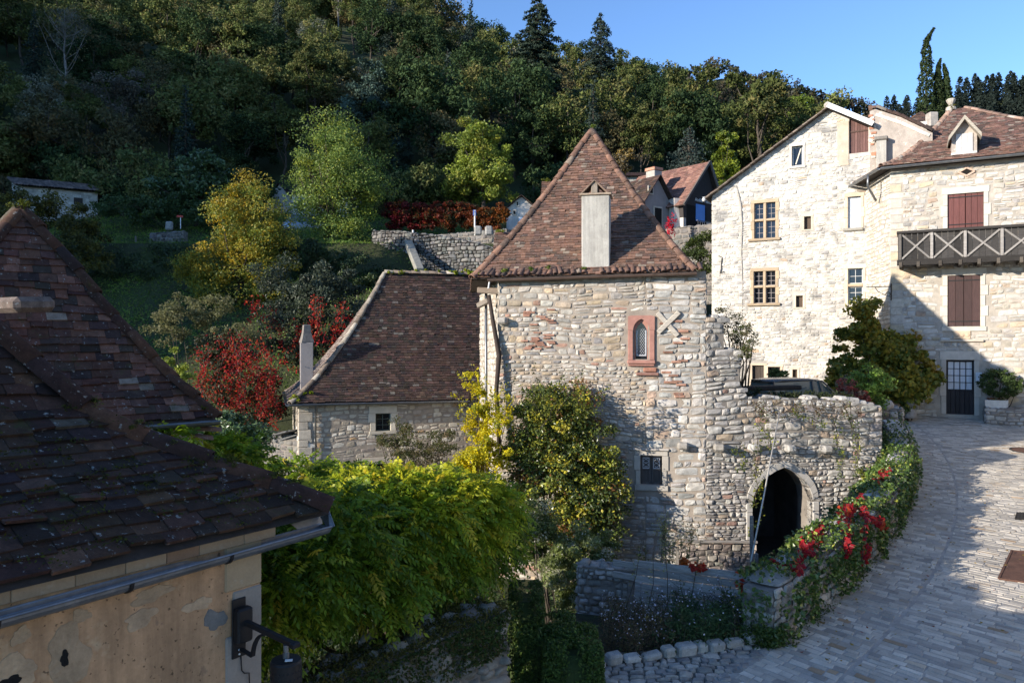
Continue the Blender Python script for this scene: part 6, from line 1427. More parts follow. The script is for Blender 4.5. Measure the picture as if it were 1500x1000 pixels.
def conifer(name, label, px, d, py_top, py_bot, wpx, pal, n, size, power=.85, start=.12):
    x = (px - 750)/F*d; zt = (500-py_top)/F*d; zb = (500-py_bot)/F*d; h = zt - zb; w_ = wpx/F*d; t = thing(name, label, 'tree', (x, d, zb)); c = MB(); b = MB()
    b.tube([V(x, d, zb-2), V(x, d, zb+h*.5), V(x, d, zt)], [.3, .18, .02], 8); z = h*start; pos = []
    while z < h*.99:
        R = w_/2*(1-z/h)**power*rng.uniform(.75, 1.15) + .1; k = max(5, int(5 + R*3))
        for j in range(k):
            an = rng.uniform(0, 6.28); L = R*rng.uniform(.6, 1.15); m = max(4, int(L*n/100)); f = rng.random(m)**.7; rr = f*L
            zz = z + .12*L - .5*L*f**1.4 + np.where(f > .75, (f-.75)*L*.5, 0) + rng.normal(0, .07, m); sp = rng.normal(0, .08 + .10*(1-f)*L, m)
            pos.append(np.stack([x + np.cos(an)*rr - np.sin(an)*sp, d + np.sin(an)*rr + np.cos(an)*sp, zb + zz], 1))
            if j % 2 == 0: b.tube([V(x, d, zb+z), V(x + math.cos(an)*L*.6, d + math.sin(an)*L*.6, zb + z + .12*L - .5*L*.49)], [.05, .015], 3)
        z += h*.02 + .12*rng.random()
    leaves(c, np.vstack(pos), size, pal, .8, ratio=.4, fold=.5); c.build('crown', M['needle'], t); b.build('trunk', M['bark'], t, True)
CON = (((.026, .044, .030), 3), ((.038, .058, .036), 2), ((.018, .032, .022), 2))
conifer('spruce', 'very tall dark spruce whose top leaves the skyline', 787, 80, -8, 300, 150, CON, 3200, .36, .55, .15)
conifer('spruce', 'medium dark spruce on the ridge right of the tallest spruce', 880, 88, 18, 240, 122, BLUEGR, 2400, .34, .7)
conifer('fir_tree', 'small grey green fir with spreading boughs above the studio roof', 1010, 60, 185, 262, 92, (((.05, .075, .065), 2), ((.035, .055, .048), 2)), 800, .25, .7)
# cypresses behind the corner house
for (px, yt, yb, wp, lean, lab) in ((1357, 41, 205, 30, 6, 'tallest slim dark cypress with a bent tip'), (1374, 86, 205, 24, 2, 'middle slim dark cypress between its two neighbours'), (1386, 94, 205, 24, -2, 'rightmost short slim dark cypress of the three')):
    d = 46.0; x = (px - 750)/F*d; zt = (500-yt)/F*d; zb = (500-yb)/F*d - 2; h = zt - zb; m = 5200; f = rng.random(m)**1.15; an = rng.uniform(0, 6.28, m)
    pr = np.interp(f, [0, .25, .6, .85, .96, 1], [.9, 1, .72, .36, .16, .05])*wp/F*d/2; pr = pr*(1 + .18*np.sin(f*70 + an*2) + .12*np.sin(an*5 + f*31)); r = pr*rng.uniform(.7, 1.05, m); lx = np.where(f > .9, (f-.9)**1.3*lean*1.6, 0)
    t = thing('cypress', lab, 'tree', (x, d, zb), 'cypresses behind the corner house'); c = MB(); leaves(c, np.stack([x + lx + np.cos(an)*r, d + np.sin(an)*r, zb + f*h], 1), .17, (((.040, .062, .02), 3), ((.026, .045, .016), 3)), .2, face=np.stack([np.cos(an)*.8, np.sin(an)*.8, f*0+.6], 1), ratio=.5); c.build('crown', M['needle'], t)
    b = MB(); b.tube([V(x, d, zb-3), V(x, d, zb + h*.8)], [.16, .03], 7); b.build('trunk', M['bark'], t, True)

# ---- shrubs of the middle ground
def shr(name, lab, px, d, lst, n, size, pal, mat='leaf', clump=.3, k=50, zb=None, flat=1.0, **kw):
    x = (px-750)/F*d; return shrub(name, lab, (x, d, gz(x, d) if zb is None else zb), blobs_flat(lst, flat), n, size, pal, k, clump, mat, **kw)
shr('hawthorn', 'large olive and yellow bush in front of the stone barn', 80, 44, [(80, 335, 44, 75, 40), (30, 310, 44, 45, 28), (120, 350, 44, 42, 38), (60, 300, 44, 30, 22), (95, 385, 43, 60, 35)], 15000, .16, (((.16, .145, .03), 3), ((.10, .10, .026), 3), ((.22, .19, .035), 1.4), ((.06, .07, .02), 2)), clump=.5, k=110)
shr('pale_shrub', 'grey green thin leaved shrub above the red creeper', 280, 31, [(275, 460, 31, 52, 32), (310, 455, 31, 30, 28), (245, 480, 31, 28, 26), (350, 495, 30, 40, 25)], 8000, .1, (((.17, .17, .075), 3), ((.23, .22, .11), 2), ((.11, .12, .05), 2)), clump=.3, k=80, mat='leaf_thin')
RED = (((.42, .022, .022), 4), ((.28, .014, .016), 3), ((.46, .08, .025), 2), ((.13, .03, .018), 1.5), ((.10, .09, .025), 1.2))
def hang(name, lab, px, d, strands, pal, n, size, cat='creeper', sig=.10, mat='leaf_thin', zb=None):
    x = (px-750)/F*d; t = thing(name, lab, cat, (x, d, gz(x, d) if zb is None else zb)); c = MB(); b = MB()
    for (x0, y0, x1, y1, dd) in strands:
        p, q = P(x0, y0, dd), P(x1, y1, dd - .3); m = int(n*rng.uniform(.7, 1.3)); f = rng.random(m); bs = rng.normal(0, .15); bow = np.sin(f*math.pi)*bs; wv = np.sin(f*rng.uniform(4, 9) + rng.uniform(0, 6))*.10
        pos = p + (q-p)*f[:, None] + np.stack([bow + wv, -np.abs(bow), 0*f], 1) + rng.normal(0, sig, (m, 3))*(1.25 - .6*f[:, None]); leaves(c, pos, size, pal, .0, face=V(-.3, -.5, .3), cl=np.clip(pick(pal, m)*rng.uniform(.7, 1.2), .005, 1))
        if rng.random() < .6: b.tube([p, (p+q)/2 + V(bs, -abs(bs), 0), q], [.012, .009, .004], 4)
    c.build('foliage', M[mat], t)
    if b.v: b.build('stem', M['bark'], t, True)
    return t
sts = [(rng.uniform(285, 400), rng.uniform(475, 530), 0, 0, 0) for k in range(1)]
S = []
for k in range(40):
    x0 = rng.uniform(288, 404); y0 = rng.uniform(480, 560) + abs(x0-345)*.25; L = rng.uniform(30, 95); S.append((x0, y0, x0 + rng.normal(0, 10), min(y0 + L, 632), rng.uniform(25.6, 27.2)))
hang('virginia_creeper', 'mass of hanging crimson creeper left of the cottage', 350, 27, S, RED, 95, .095, sig=.11, zb=-5)
core = shr('overgrown_tree', 'dark ivy covered tree under the hanging crimson creeper', 350, 28, [(345, 560, 28, 60, 55), (320, 520, 28, 42, 35), (380, 590, 28, 38, 40)], 9000, .12, (((.035, .045, .015), 3), ((.07, .05, .02), 2), ((.025, .032, .012), 2)), clump=.4, k=80, zb=-5)
shr('dark_thicket', 'dark evergreen thicket with red creeper behind the cottage chimney', 455, 34, [(455, 430, 34, 60, 50), (500, 440, 34.5, 45, 60), (420, 480, 33, 45, 55), (470, 500, 33, 55, 45), (400, 400, 35, 36, 30), (520, 500, 33, 40, 50)], 22000, .13, (((.050, .068, .042), 4), ((.068, .092, .058), 3), ((.035, .05, .028), 2), ((.11, .14, .09), 1)), clump=.5, k=120)
S = []
for (x0, y0, L) in ((380, 440, 40), (400, 455, 40), (465, 430, 60), (497, 440, 70), (505, 460, 60), (470, 455, 50), (440, 505, 40), (425, 470, 40), (484, 475, 45), (515, 475, 40), (450, 470, 30), (490, 500, 50)):
    for j in range(2): S.append((x0 + rng.normal(0, 5), y0 + rng.normal(0, 6), x0 + rng.normal(0, 9), y0 + L, 32.0))
hang('red_creeper', 'thin red creeper strands over the dark evergreen thicket', 460, 32, S, RED, 70, .12, sig=.1)
shr('green_shrub', 'glossy green shrub behind the cream house corner', 355, 19, [(345, 625, 19, 32, 25), (365, 655, 18.6, 30, 35), (330, 645, 18.5, 25, 35), (345, 690, 18, 45, 40)], 7000, .11, (((.07, .12, .045), 3), ((.11, .165, .075), 1.5), ((.045, .085, .03), 3)), mat='leaf_gloss', clump=.25, k=70, zb=-5.5)
shr('lime_bush', 'small lime green bush beside the red creeper', 262, 24, [(255, 540, 24, 14, 32), (268, 560, 24, 16, 26)], 1600, .1, (((.28, .32, .05), 2), ((.18, .23, .035), 2)), clump=.15, k=24, zb=-4)
shr('scrub_bush', 'dark scrub bushes below the grassy terrace', 250, 46, [(200, 400, 46, 60, 30), (265, 390, 46, 45, 30), (150, 420, 45, 40, 28), (235, 372, 47, 40, 16)], 9000, .17, (((.04, .065, .024), 3), ((.06, .085, .03), 2)), clump=.5, k=90)
shr('dark_bush', 'dark ivy bank in front of the airy light green tree', 490, 44, [(455, 375, 45, 55, 32), (520, 400, 44, 45, 30), (400, 350, 46, 34, 26), (560, 410, 44, 30, 30)], 10000, .17, (((.036, .06, .022), 3), ((.055, .08, .028), 2)), clump=.5, k=90)
shr('hedge_bank', 'ivy covered bank below the wide fig tree', 250, 54, [(200, 308, 54, 60, 20), (270, 312, 54, 55, 22), (310, 318, 53, 40, 20), (165, 300, 55, 30, 22)], 8000, .2, (((.045, .08, .026), 3), ((.07, .11, .034), 2)), clump=.5, k=80)
shr('back_shrub', 'brown leaved shrub behind the tower roof tip', 915, 47, [(925, 235, 50, 28, 15), (905, 245, 50, 22, 14)], 1800, .2, (((.22, .15, .04), 2), ((.12, .10, .06), 3)), clump=.3, k=26)
# vine hedge turning red above the retaining wall
hd = thing('vine_hedge', 'long crimson and orange vine hedge above the retaining wall', 'hedge', g_(650, 50)); c = MB()
for i in range(15):
    px = 572 + i*11.5; f = i/14; pal = (((.24*(1-f) + .20*f, .014 + .055*f, .028*(1-f) + .012*f), 3), ((.11 + .08*f, .012 + .04*f, .018), 2), ((.05, .04, .015), 2), ((.34, .10, .03), .7))
    cloud(c, blobs_px([(px, 318 + rng.normal(0, 3), 51, 12, 20 if i < 11 else 15)]), 1500, .17, pal, .32, 18, .35)
c.build('foliage', M['leaf_thin'], hd)
shr('smoke_bush', 'orange rounded bush beside the small white cottage', 725, 52, [(722, 316, 52, 16, 15)], 1500, .17, (((.33, .12, .025), 3), ((.22, .10, .02), 2)), clump=.25, k=20)
shr('orange_bush', 'low orange shrub behind the red vine hedge', 686, 55, [(686, 300, 55, 14, 5)], 700, .17, (((.30, .11, .03), 2), ((.16, .09, .03), 2)), clump=.2, k=12)
# ---- plants against the houses
shr('forsythia', 'bright yellow leaved shrub at the left corner of the tower', 705, 18.8, [(705, 640, 18.8, 27, 60), (700, 600, 18.8, 20, 40), (690, 560, 19, 12, 22), (715, 680, 18.4, 34, 40), (690, 690, 18.2, 30, 40), (735, 610, 18.6, 18, 34)], 8500, .075, (((.62, .50, .02), 4), ((.46, .42, .03), 3), ((.30, .33, .04), 1.6)), clump=.16, k=130, mat='leaf_thin', zb=-6, stems=22)
S = [(690, 590, 672, 540, 18.9), (685, 600, 668, 575, 18.9), (700, 590, 690, 533, 18.9), (712, 600, 716, 545, 18.7), (680, 620, 668, 600, 18.8), (730, 600, 742, 560, 18.6)]
hang('yellow_shoots', 'loose yellow shoots reaching over the cottage roof edge', 690, 18.9, S, (((.60, .50, .03), 3), ((.42, .40, .04), 2)), 60, .07, 'shrub', .05, zb=-6)
shr('tower_bush', 'huge climbing bush of dark green and rusty leaves against the tower', 815, 19.0, [(815, 650, 19.12, 75, 70), (780, 690, 18.95, 60, 60), (860, 680, 19.08, 55, 80), (820, 740, 18.82, 75, 70), (870, 770, 18.73, 55, 60), (800, 600, 19.26, 45, 40), (840, 590, 19.30, 30, 35), (770, 640, 19.12, 40, 50), (890, 720, 18.91, 30, 60)], 62000, .08, (((.10, .14, .03), 4), ((.06, .09, .024), 3), ((.28, .30, .045), 2.4), ((.22, .10, .035), 1.4), ((.48, .42, .05), .9)), clump=.3, k=360, mat='leaf_gloss', zb=-6, stems=26, shell=.4, flat=.4)
S = [(rng.uniform(770, 880), rng.uniform(585, 640), 0, 0, 0) for k in range(14)]; S = [(a, b, a + rng.normal(0, 14), b - rng.uniform(25, 60), 18.5) for a, b, *_ in S]
hang('bush_shoots', 'upright green shoots on top of the huge tower bush', 815, 18.5, S, (((.14, .17, .03), 3), ((.24, .24, .04), 2), ((.07, .10, .02), 2)), 45, .07, 'shrub', .06, zb=-6)
shr('pale_clematis', 'pale sunlit climber below the huge tower bush', 815, 15.2, [(800, 800, 15.6, 42, 40), (835, 840, 15.0, 36, 45), (780, 770, 15.8, 35, 40), (860, 870, 14.6, 26, 30), (870, 800, 15.4, 36, 40)], 26000, .058, (((.20, .25, .08), 3), ((.32, .36, .17), 2), ((.12, .16, .045), 2), ((.55, .56, .44), 1)), clump=.2, k=130, mat='leaf_thin', zb=-6.2)
shr('rose_bush', 'sprawling rose bush against the cottage front wall', 600, 23.6, [(600, 650, 23.6, 45, 28), (570, 640, 23.8, 24, 18), (635, 660, 23.4, 32, 24), (585, 625, 23.9, 16, 12), (650, 640, 24, 18, 16), (610, 680, 23.2, 45, 22)], 6500, .07, (((.10, .11, .04), 3), ((.07, .085, .03), 2), ((.15, .12, .06), 2), ((.55, .50, .42), .25)), clump=.22, k=90, mat='leaf_thin', zb=-6, stems=20)
S = [(725, 590, 727, 560, 19.8), (744, 600, 746, 535, 19.7), (777, 580, 780, 532, 19.6)]
hang('ivy_strand', 'thin ivy strands climbing the left part of the tower wall', 750, 19.8, S, (((.09, .12, .04), 2), ((.14, .16, .06), 1)), 40, .06, 'ivy', .03, zb=-6)
# ruin top shrub and creepers on the ruined wall
shr('wall_shrub', 'green and straw coloured shrub growing on the broken wall top', 1082, 19.6, [(1078, 480, 19.5, 24, 24), (1092, 495, 19.5, 16, 26), (1060, 462, 19.4, 12, 12), (1085, 515, 19.5, 20, 18)], 3200, .05, (((.10, .125, .035), 3), ((.20, .17, .09), 2.5), ((.06, .08, .022), 2)), clump=.15, k=60, mat='leaf_thin', zb=-1.2, stems=18)
IVY = (((.10, .14, .03), 3), ((.06, .095, .025), 3), ((.34, .34, .04), 1.2), ((.22, .24, .05), 1))
S = [(1108, 590, 1110, 655, 18.98), (1110, 640, 1106, 700, 18.98), (1105, 690, 1112, 720, 18.98), (1112, 620, 1125, 660, 18.98), (1106, 730, 1098, 790, 18.97), (1220, 612, 1226, 665, 19.2), (1226, 655, 1238, 700, 19.2), (1246, 590, 1250, 660, 19.35), (1252, 640, 1244, 700, 19.3), (1240, 600, 1262, 650, 19.3), (1088, 652, 1092, 665, 18.95), (1095, 672, 1073, 690, 18.95), (1165, 592, 1180, 612, 19.05), (1190, 612, 1196, 625, 19.1), (1120, 700, 1108, 745, 18.97)]
hang('wall_ivy', 'green and yellow ivy strands on the ruined wall', 1110, 18.97, S, IVY, 70, .06, 'ivy', .05, zb=-5.6)
hang('dry_vine', 'dead brown vine spread along the ruined wall top', 1150, 19.1, [(1090 + k*14, 588 + rng.uniform(-3, 5), 1108 + k*14, 604 + rng.uniform(-6, 18), 19.02) for k in range(12)], (((.10, .07, .04), 3), ((.16, .10, .055), 2), ((.12, .13, .04), 1)), 60, .05, 'vine', .06, zb=-2)
# ---------------------------------------------------------------- pinnate foliage (wisteria)
def fronds(mb, pos, dirs, L, pal, nl=15, lw=.016, ll=.07, bright=.25, r=None):
    r = r or rng
    pos = np.asarray(pos, float); N = len(pos); d = dirs/np.linalg.norm(dirs, axis=1)[:, None]
    side = np.cross(d, UP + r.normal(0, .3, (N, 3))); side /= np.linalg.norm(side, axis=1)[:, None]; nn = np.cross(side, d)
    Ls = L*r.uniform(.7, 1.25, N); cb = pick(pal, N, r)*r.uniform(.8, 1.2, (N, 1)); V_ = []; C_ = []
    for k in range(nl):
        f = .12 + .88*(k//2)/((nl-1)//2) if k < nl-1 else 1.0; s = (1 if k % 2 else -1) if k < nl-1 else 0
        base = pos + d*(Ls*f)[:, None] - UP*(Ls*f*f*.35)[:, None]
        dd = d*(.55 if s else 1) + side*s*.85 - UP*(.25 + .3*f) + r.normal(0, .12, (N, 3)); dd /= np.linalg.norm(dd, axis=1)[:, None]
        w_ = np.cross(dd, nn + r.normal(0, .25, (N, 3))); w_ /= np.linalg.norm(w_, axis=1)[:, None]; lf = ll*r.uniform(.8, 1.2, (N, 1))*(1.05 - .35*abs(f-.5)); wv = lw*r.uniform(.85, 1.2, (N, 1))
        m = base + dd*lf*.45; dn = UP*lf*.06
        V_.append(np.stack([base, m + w_*wv - dn, base + dd*lf - dn*2.5, m - w_*wv - dn], 1)); C_.append(np.clip(cb*r.uniform(1-bright, 1+bright, (N, 1)), .004, .9))
    v = np.concatenate(V_).reshape(-1, 3); c = np.repeat(np.concatenate(C_), 4, 0); mb.add(v, np.arange(len(v)).reshape(-1, 4), col=c)
WGR = (((0.158, 0.255, 0.022), 4), ((0.232, 0.338, 0.027), 3), ((0.098, 0.173, 0.018), 3), ((0.390, 0.435, 0.038), 2), ((0.540, 0.420, 0.045), 0.5))
WTOP_SUN = (((0.389, 0.422, 0.032), 3), ((0.538, 0.524, 0.036), 2.4), ((0.232, 0.314, 0.025), 3), ((0.673, 0.524, 0.043), 0.7))  # brighter leaves for the top shoots; sunlight put into their colour
def wisteria(name, lab, blobs, n, pal, L=.26, base=None, zb=-6, ll=.07, lw=.0145, core=0, k=8):
    t = thing(name, lab, 'climber', base if base is not None else tuple(blobs[0][0])); c = MB(); P_ = []; D_ = []
    vol = np.array([b[1][0]*b[1][1]*b[1][2] for b in blobs])**.67; vol /= vol.sum()
    for (ce, R), v in zip(blobs, vol):
        m = int(n*v); d = rng.normal(0, 1, (m, 3)); d[:, 1] -= .5; d[:, 2] += .35; d /= np.linalg.norm(d, axis=1)[:, None]; rad = .55 + .45*rng.random(m)**.5
        lump = 1 + .13*np.sin(d[:, 0]*7 + ce[0]*3)*np.sin(d[:, 2]*8 + ce[1]) + .1*np.sin(d[:, 1]*9); P_.append(ce + d*np.array(R)*(rad*lump)[:, None]); D_.append(d*V(1, 1, .5) + rng.normal(0, .55, (m, 3)))
    pos = np.vstack(P_); dr = np.vstack(D_); fronds(c, pos, dr, L, pal, 15, lw, ll); c.build('foliage', M['leaf_thin'], t)
    b = MB()
    for j in range(k):
        q = pos[rng.integers(len(pos))]; a = V(*(base if base is not None else blobs[0][0])) + rng.normal(0, .15, 3)*V(1, 1, 0); m_ = (a+q)/2 + rng.normal(0, .2, 3); b.tube([a, a*.6+m_*.4, m_, q], [.035, .03, .02, .006], 5)
    b.build('stem', M['bark'], t, True); return t
bl = blobs_px([(470, 790, 7.2, 105, 75), (560, 790, 8.2, 110, 75), (650, 770, 9.2, 95, 62), (430, 850, 6.6, 70, 70), (520, 850, 7.4, 95, 60), (620, 830, 8.6, 85, 60), (700, 790, 9.6, 62, 50), (400, 900, 6.3, 35, 70), (570, 745, 8.6, 110, 34), (680, 755, 9.2, 70, 32)])
wisteria('wisteria', 'large yellow green wisteria mass spilling over the mossy garden wall', bl, 4900, WGR, .28, tuple(P(560, 1000, 8.6)), k=14)
bl = blobs_px([(520, 728, 8.3, 70, 20), (580, 720, 8.6, 80, 22), (650, 722, 8.9, 80, 24), (705, 740, 9.1, 55, 26), (600, 745, 8.3, 90, 22), (560, 705, 9.0, 80, 14), (670, 770, 8.8, 70, 26)])
wisteria('wisteria', 'top shoots, coloured golden as if sunlit, of the wisteria along its trellis wire', bl, 2800, WTOP_SUN, .25, tuple(P(600, 800, 10)), k=4)
bl = blobs_px([(440, 690, 13.2, 55, 16), (500, 690, 12.8, 50, 14), (560, 715, 12.2, 40, 12), (400, 695, 13, 24, 14)])
wisteria('wisteria', 'thin band of wisteria on the wire in front of the cottage', bl, 620, WGR, .25, tuple(P(450, 740, 13)), k=3)
bl = blobs_px([(225, 632, 8.6, 28, 12), (260, 640, 8.6, 26, 10), (345, 665, 10.5, 40, 22), (320, 650, 10.5, 26, 14), (375, 680, 10.5, 22, 10), (295, 650, 9, 20, 8)])
wisteria('wisteria', 'leafy shoots between the near roof and the cream house wall', bl, 420, WGR, .2, tuple(P(300, 700, 9.6)), k=3)
tw = MB()
tw.tube([P(370, 690, 8), P(440, 708, 10), P(510, 716, 12), P(620, 726, 13)], .018, 6); tw.tube([P(395, 700, 8), P(440, 728, 9), P(480, 738, 11), P(640, 728, 13)], .01, 5)
tag(tw.build('trellis_wire', M['cable'], None, True), 'dark trellis wires carrying the wisteria past the near roof', 'wire', kind='thing')

# ---------------------------------------------------------------- walls in the garden
def garden_wall(name, lab, a, b, z0, z1, th=.5, pal=STONE_GREY, course=(.14, .3), length=(.2, .6), relief=.08, mat='stone', top=None, mort='mortar_grey', joint=.02):
    W = Wall(a, b); t = thing(name, lab, 'wall', (a[0], a[1], z0)); zt = top or [(0, z1), (W.L, z1)]; f = interp(zt); c = MB(); N3 = W.N
    for p, q in zip(zt[:-1], zt[1:]):
        A, B = W.pt(p[0], z0), W.pt(q[0], z0); A1, B1 = W.pt(p[0], p[1]), W.pt(q[0], q[1]); k = -N3*th
        c.add([A, B, B1, A1, A + k, B + k, B1 + k, A1 + k], [(0, 1, 2, 3), (3, 2, 6, 7), (4, 5, 6, 7), (0, 3, 7, 4), (1, 2, 6, 5)])
    c.build('core', M[mort], t); s = MB(); stones(s, W, 0, W.L, z0, lambda u: f(u) + .02, course, length, relief, pal, 6, joint=joint)
    for e, (p, q) in enumerate(((W.pt(W.L, 0), W.pt(W.L, 0, -th)), (W.pt(0, 0, -th), W.pt(0, 0)))):
        We = Wall(p[:2], q[:2]); stones(s, We, 0, We.L, z0, f(W.L if e == 0 else 0), course, (.15, th*.6), relief, pal, 6)
    class Top:
        def pt(sf, u, z, n): return W.pt(u, f(u) + n, -z)
    stones(s, Top(), 0, W.L, 0.02, th - .02, (.2, .3), length, relief*1.3, pal, 6, wob=.01)
    s.build('rubble', M[mat], t, True); return W
WGD = garden_wall('garden_wall', 'mossy rubble garden wall under the wisteria', (-1.75, 5.9), (-.055, 8.0), -6.4, -2.86, .45, (((.24, .22, .18), 3), ((.30, .27, .22), 2), ((.17, .155, .13), 2)), (.09, .2), (.13, .4), .10)
t = thing('wall_moss', 'brown green moss and small plants on the garden wall top', 'moss', WGD.pt(.5, -2.8)); c = MB(); pos = WGD.pt(rng.uniform(.2, WGD.L, 9000), -2.84 + np.abs(rng.normal(0, .035, 9000)), -rng.random(9000)*.5 + .06); leaves(c, pos, .028, (((.085, .07, .02), 3), ((.055, .06, .015), 3), ((.11, .10, .02), 1)), .6)
dr_ = rng.random(4000); pos = WGD.pt(np.repeat(rng.uniform(.2, WGD.L, 80), 50) + rng.normal(0, .07, 4000), -2.84 - dr_**1.6*.42, .05 + rng.random(4000)*.05); leaves(c, pos, .04, (((.045, .07, .018), 3), ((.07, .06, .02), 2), ((.03, .05, .014), 2)), .1); c.build('foliage', M['leaf_dry'], t)
garden_wall('garden_wall', 'short upright rubble wall at the left end of the grey plank fence', (1.18, 13.5), (2.2, 13.15), -6.4, -4.02, .4, (((.30, .28, .25), 3), ((.37, .34, .31), 2), ((.22, .205, .185), 2)), (.08, .18), (.1, .28), .08)
t = garden_wall('yard_wall', 'dark dry stone wall left of the cottage corner', P(384, 650, 27)[:2], P(440, 650, 26)[:2], -6, -3.25, .4, (((.20, .19, .175), 2), ((.15, .145, .135), 2)), (.12, .2), (.16, .34), .06)
# retaining walls on the slope
DS = (((.15, .145, .135), 3), ((.20, .19, .175), 2), ((.11, .105, .10), 3))  # dark old stone, darkened further so its colour holds the slope's shade
A_, B_ = P(545, 350, 47.5), P(745, 380, 43.5); Wr = Wall(A_[:2], B_[:2]); zz = lambda x, y: (Wr.px(x, 350)[0], Wr.px(x, y)[1])
garden_wall('retaining_wall', 'long dark dry stone retaining wall below the red vine hedge', A_[:2], B_[:2], 2.2, 6, .5, DS, (.16, .3), (.2, .5), .08, mort='dark', top=[(0, zz(545, 338)[1]), zz(580, 339), zz(640, 345), zz(700, 356), (Wr.L, zz(745, 372)[1])])
A_, B_ = P(628, 343, 50.5), P(742, 346, 47.5); Wr2 = Wall(A_[:2], B_[:2]); garden_wall('retaining_wall', 'upper dark dry stone wall under the blue road sign', A_[:2], B_[:2], 4.5, P(690, 341, 49)[2], .5, DS, (.18, .32), (.2, .5), .08)
rp = MB(); a, b = P(598, 355, 46.2), P(615, 396, 42.5); rp.bar(a, b, .5, .35, UP, (.27, .26, .22), .06); o = rp.build('ramp_wall', M['stone'], None); tag(o, 'sloping stone coping wall running down to the cottage ridge', 'wall', kind='thing')
garden_wall('terrace_wall', 'low mossy stone wall end on the grassy terrace', P(219, 350, 49)[:2], P(268, 350, 48)[:2], 5.4, P(240, 342, 49)[2], .4, DS, (.16, .25), (.2, .4), .06)

# ---------------------------------------------------------------- ivy and creepers on the parapet
t = thing('parapet_ivy', 'thick green ivy blanket over the curved street parapet', 'ivy', (7, 15, -4)); c = MB()
n = 17000; u = rng.random(n)*PL; f = u/PL; m = (rng.random(n) < np.interp(f, [0, .05, .12, .3, .5, .62, .72, .82, 1], [.55, .75, 1, 1, 1, .75, .35, .15, .06])); u = u[m]; n = len(u)
zt = PZ(u) + PH(u); s_ = rng.random(n); out = s_ < np.interp(u/PL, [0, .1, .3, .6, .8, 1], [.5, .55, .5, .45, .35, .2]); lum = .07*np.sin(u*3.1) + .05*np.sin(u*7.3)
drop = np.where(out, rng.random(n)**1.25*(.78 + .0*u), -.04); dist = np.where(out, .05 + rng.random(n)*.13 + lum, .1 - rng.random(n)*.85)
cut = np.interp(u/PL, [0, .12, .3, .5, .62, 1], [.95, .95, .85, .72, .75, .5]); keep = ~(out & (drop > cut*(.8 + .35*np.sin(u*5.3 + 1)))); u, zt, drop, dist, out, lum = [x[keep] for x in (u, zt, drop, dist, out, lum)]; n = len(u)
zz_ = np.where(out, zt - drop, zt + .05 + lum + rng.random(n)*.16 - np.clip(-dist - .45, 0, 1)*.7); leaves(c, PW.pt(u, zz_, dist), .075, (((.075, .125, .025), 4), ((.045, .085, .02), 4), ((.13, .19, .04), 2), ((.27, .28, .05), .9)), .35, ratio=.85)
ui = rng.uniform(PL*.1, PL*.85, 9000); leaves(c, PW.pt(ui, PZ(ui) + PH(ui) - rng.random(9000)*1.3 + .05, -.55 - rng.random(9000)*.25 - .1*np.sin(ui*3)), .075, (((.09, .15, .03), 3), ((.06, .105, .022), 3), ((.24, .27, .06), 1.6)), .3, face=V(-.5, -.2, .2), ratio=.85)
um_ = rng.random(420); leaves(c, PW.pt(-.06 - .03*rng.random(420), rz(11) + rng.random(420)**2.2*.8, -.5*um_ - .02), .07, (((.07, .12, .025), 2), ((.10, .15, .03), 1)), .1, face=V(-.3, -.8, .2)); ue = rng.normal(0, .25, 500); leaves(c, PW.pt(np.abs(ue)*.8 - .1, -4.42 + rng.random(500)*.25, rng.uniform(-.2, .1, 500)), .07, (((.07, .12, .025), 1),), .3); c.build('foliage', M['leaf_gloss'], t)
st_ = MB()
for k in range(24):
    u0 = rng.uniform(0, PL*.9); uu_ = u0 + np.linspace(0, rng.uniform(.5, 1.4), 5); st_.tube(PW.pt(uu_, PZ(uu_) + PH(uu_) + .03 - np.linspace(0, .5, 5)*(k % 2), .05 + 0*uu_), .012, 4)
st_.build('stem', M['bark'], t, True)
t = thing('red_creeper', 'scarlet creeper sprays trailing over the ivied parapet', 'creeper', (7.5, 15.5, -3.5)); c = MB(); b = MB()
sp = [((1205, 775), (1160, 828)), ((1215, 770), (1180, 800)), ((1240, 738), (1246, 810)), ((1232, 740), (1240, 775)), ((1262, 735), (1275, 765)), ((1274, 770), (1277, 822)), ((1272, 800), (1270, 822)), ((1283, 760), (1303, 770)), ((1297, 760), (1304, 778)), ((1187, 803), (1188, 812)), ((1170, 818), (1165, 830)), ((1160, 828), (1183, 842)), ((1145, 830), (1152, 824)), ((1250, 742), (1262, 728)), ((1288, 692), (1286, 708)), ((1300, 690), (1312, 688)), ((1225, 752), (1240, 742)), ((1262, 745), (1268, 735)), ((1243, 790), (1248, 808))]
for (x0, y0), (x1, y1) in sp:
    def onp(x, y):   # point just outside the parapet face or on its top along this sight line
        best = None
        for uq in np.linspace(0, PL, 160):
            for nn_ in (.22, .0, -.3):
                q = PW.pt(uq, 0, nn_); pxq = 750 + F*q[0]/q[1]
                if abs(pxq - x) < 9:
                    z = (500-y)/F*q[1]; lo, hi = float(PZ(uq)), float(PZ(uq) + PH(uq) + .2)
                    pen = max(0, lo - z) + max(0, z - hi) + (0 if nn_ > .1 else max(0, hi - .15 - z))*1.0
                    if best is None or pen < best[0]: best = (pen, V(q[0], q[1], z))
        return best[1] if best else None
    p, q = onp(x0, y0), onp(x1, y1)
    if p is None or q is None: continue
    m = max(12, int(np.linalg.norm(q-p)*42)); f = rng.random(m); leaves(c, p + (q-p)*f[:, None] + rng.normal(0, .055, (m, 3))*.8, .10, (((.38, .018, .025), 4), ((.28, .016, .025), 2), ((.42, .06, .025), 1)), .2, face=V(-.2, -.6, .3), ratio=.7); b.tube([p, (p+q)/2, q], .007, 4)
c.build('foliage', M['leaf_thin'], t); b.build('stem', M['bark'], t)
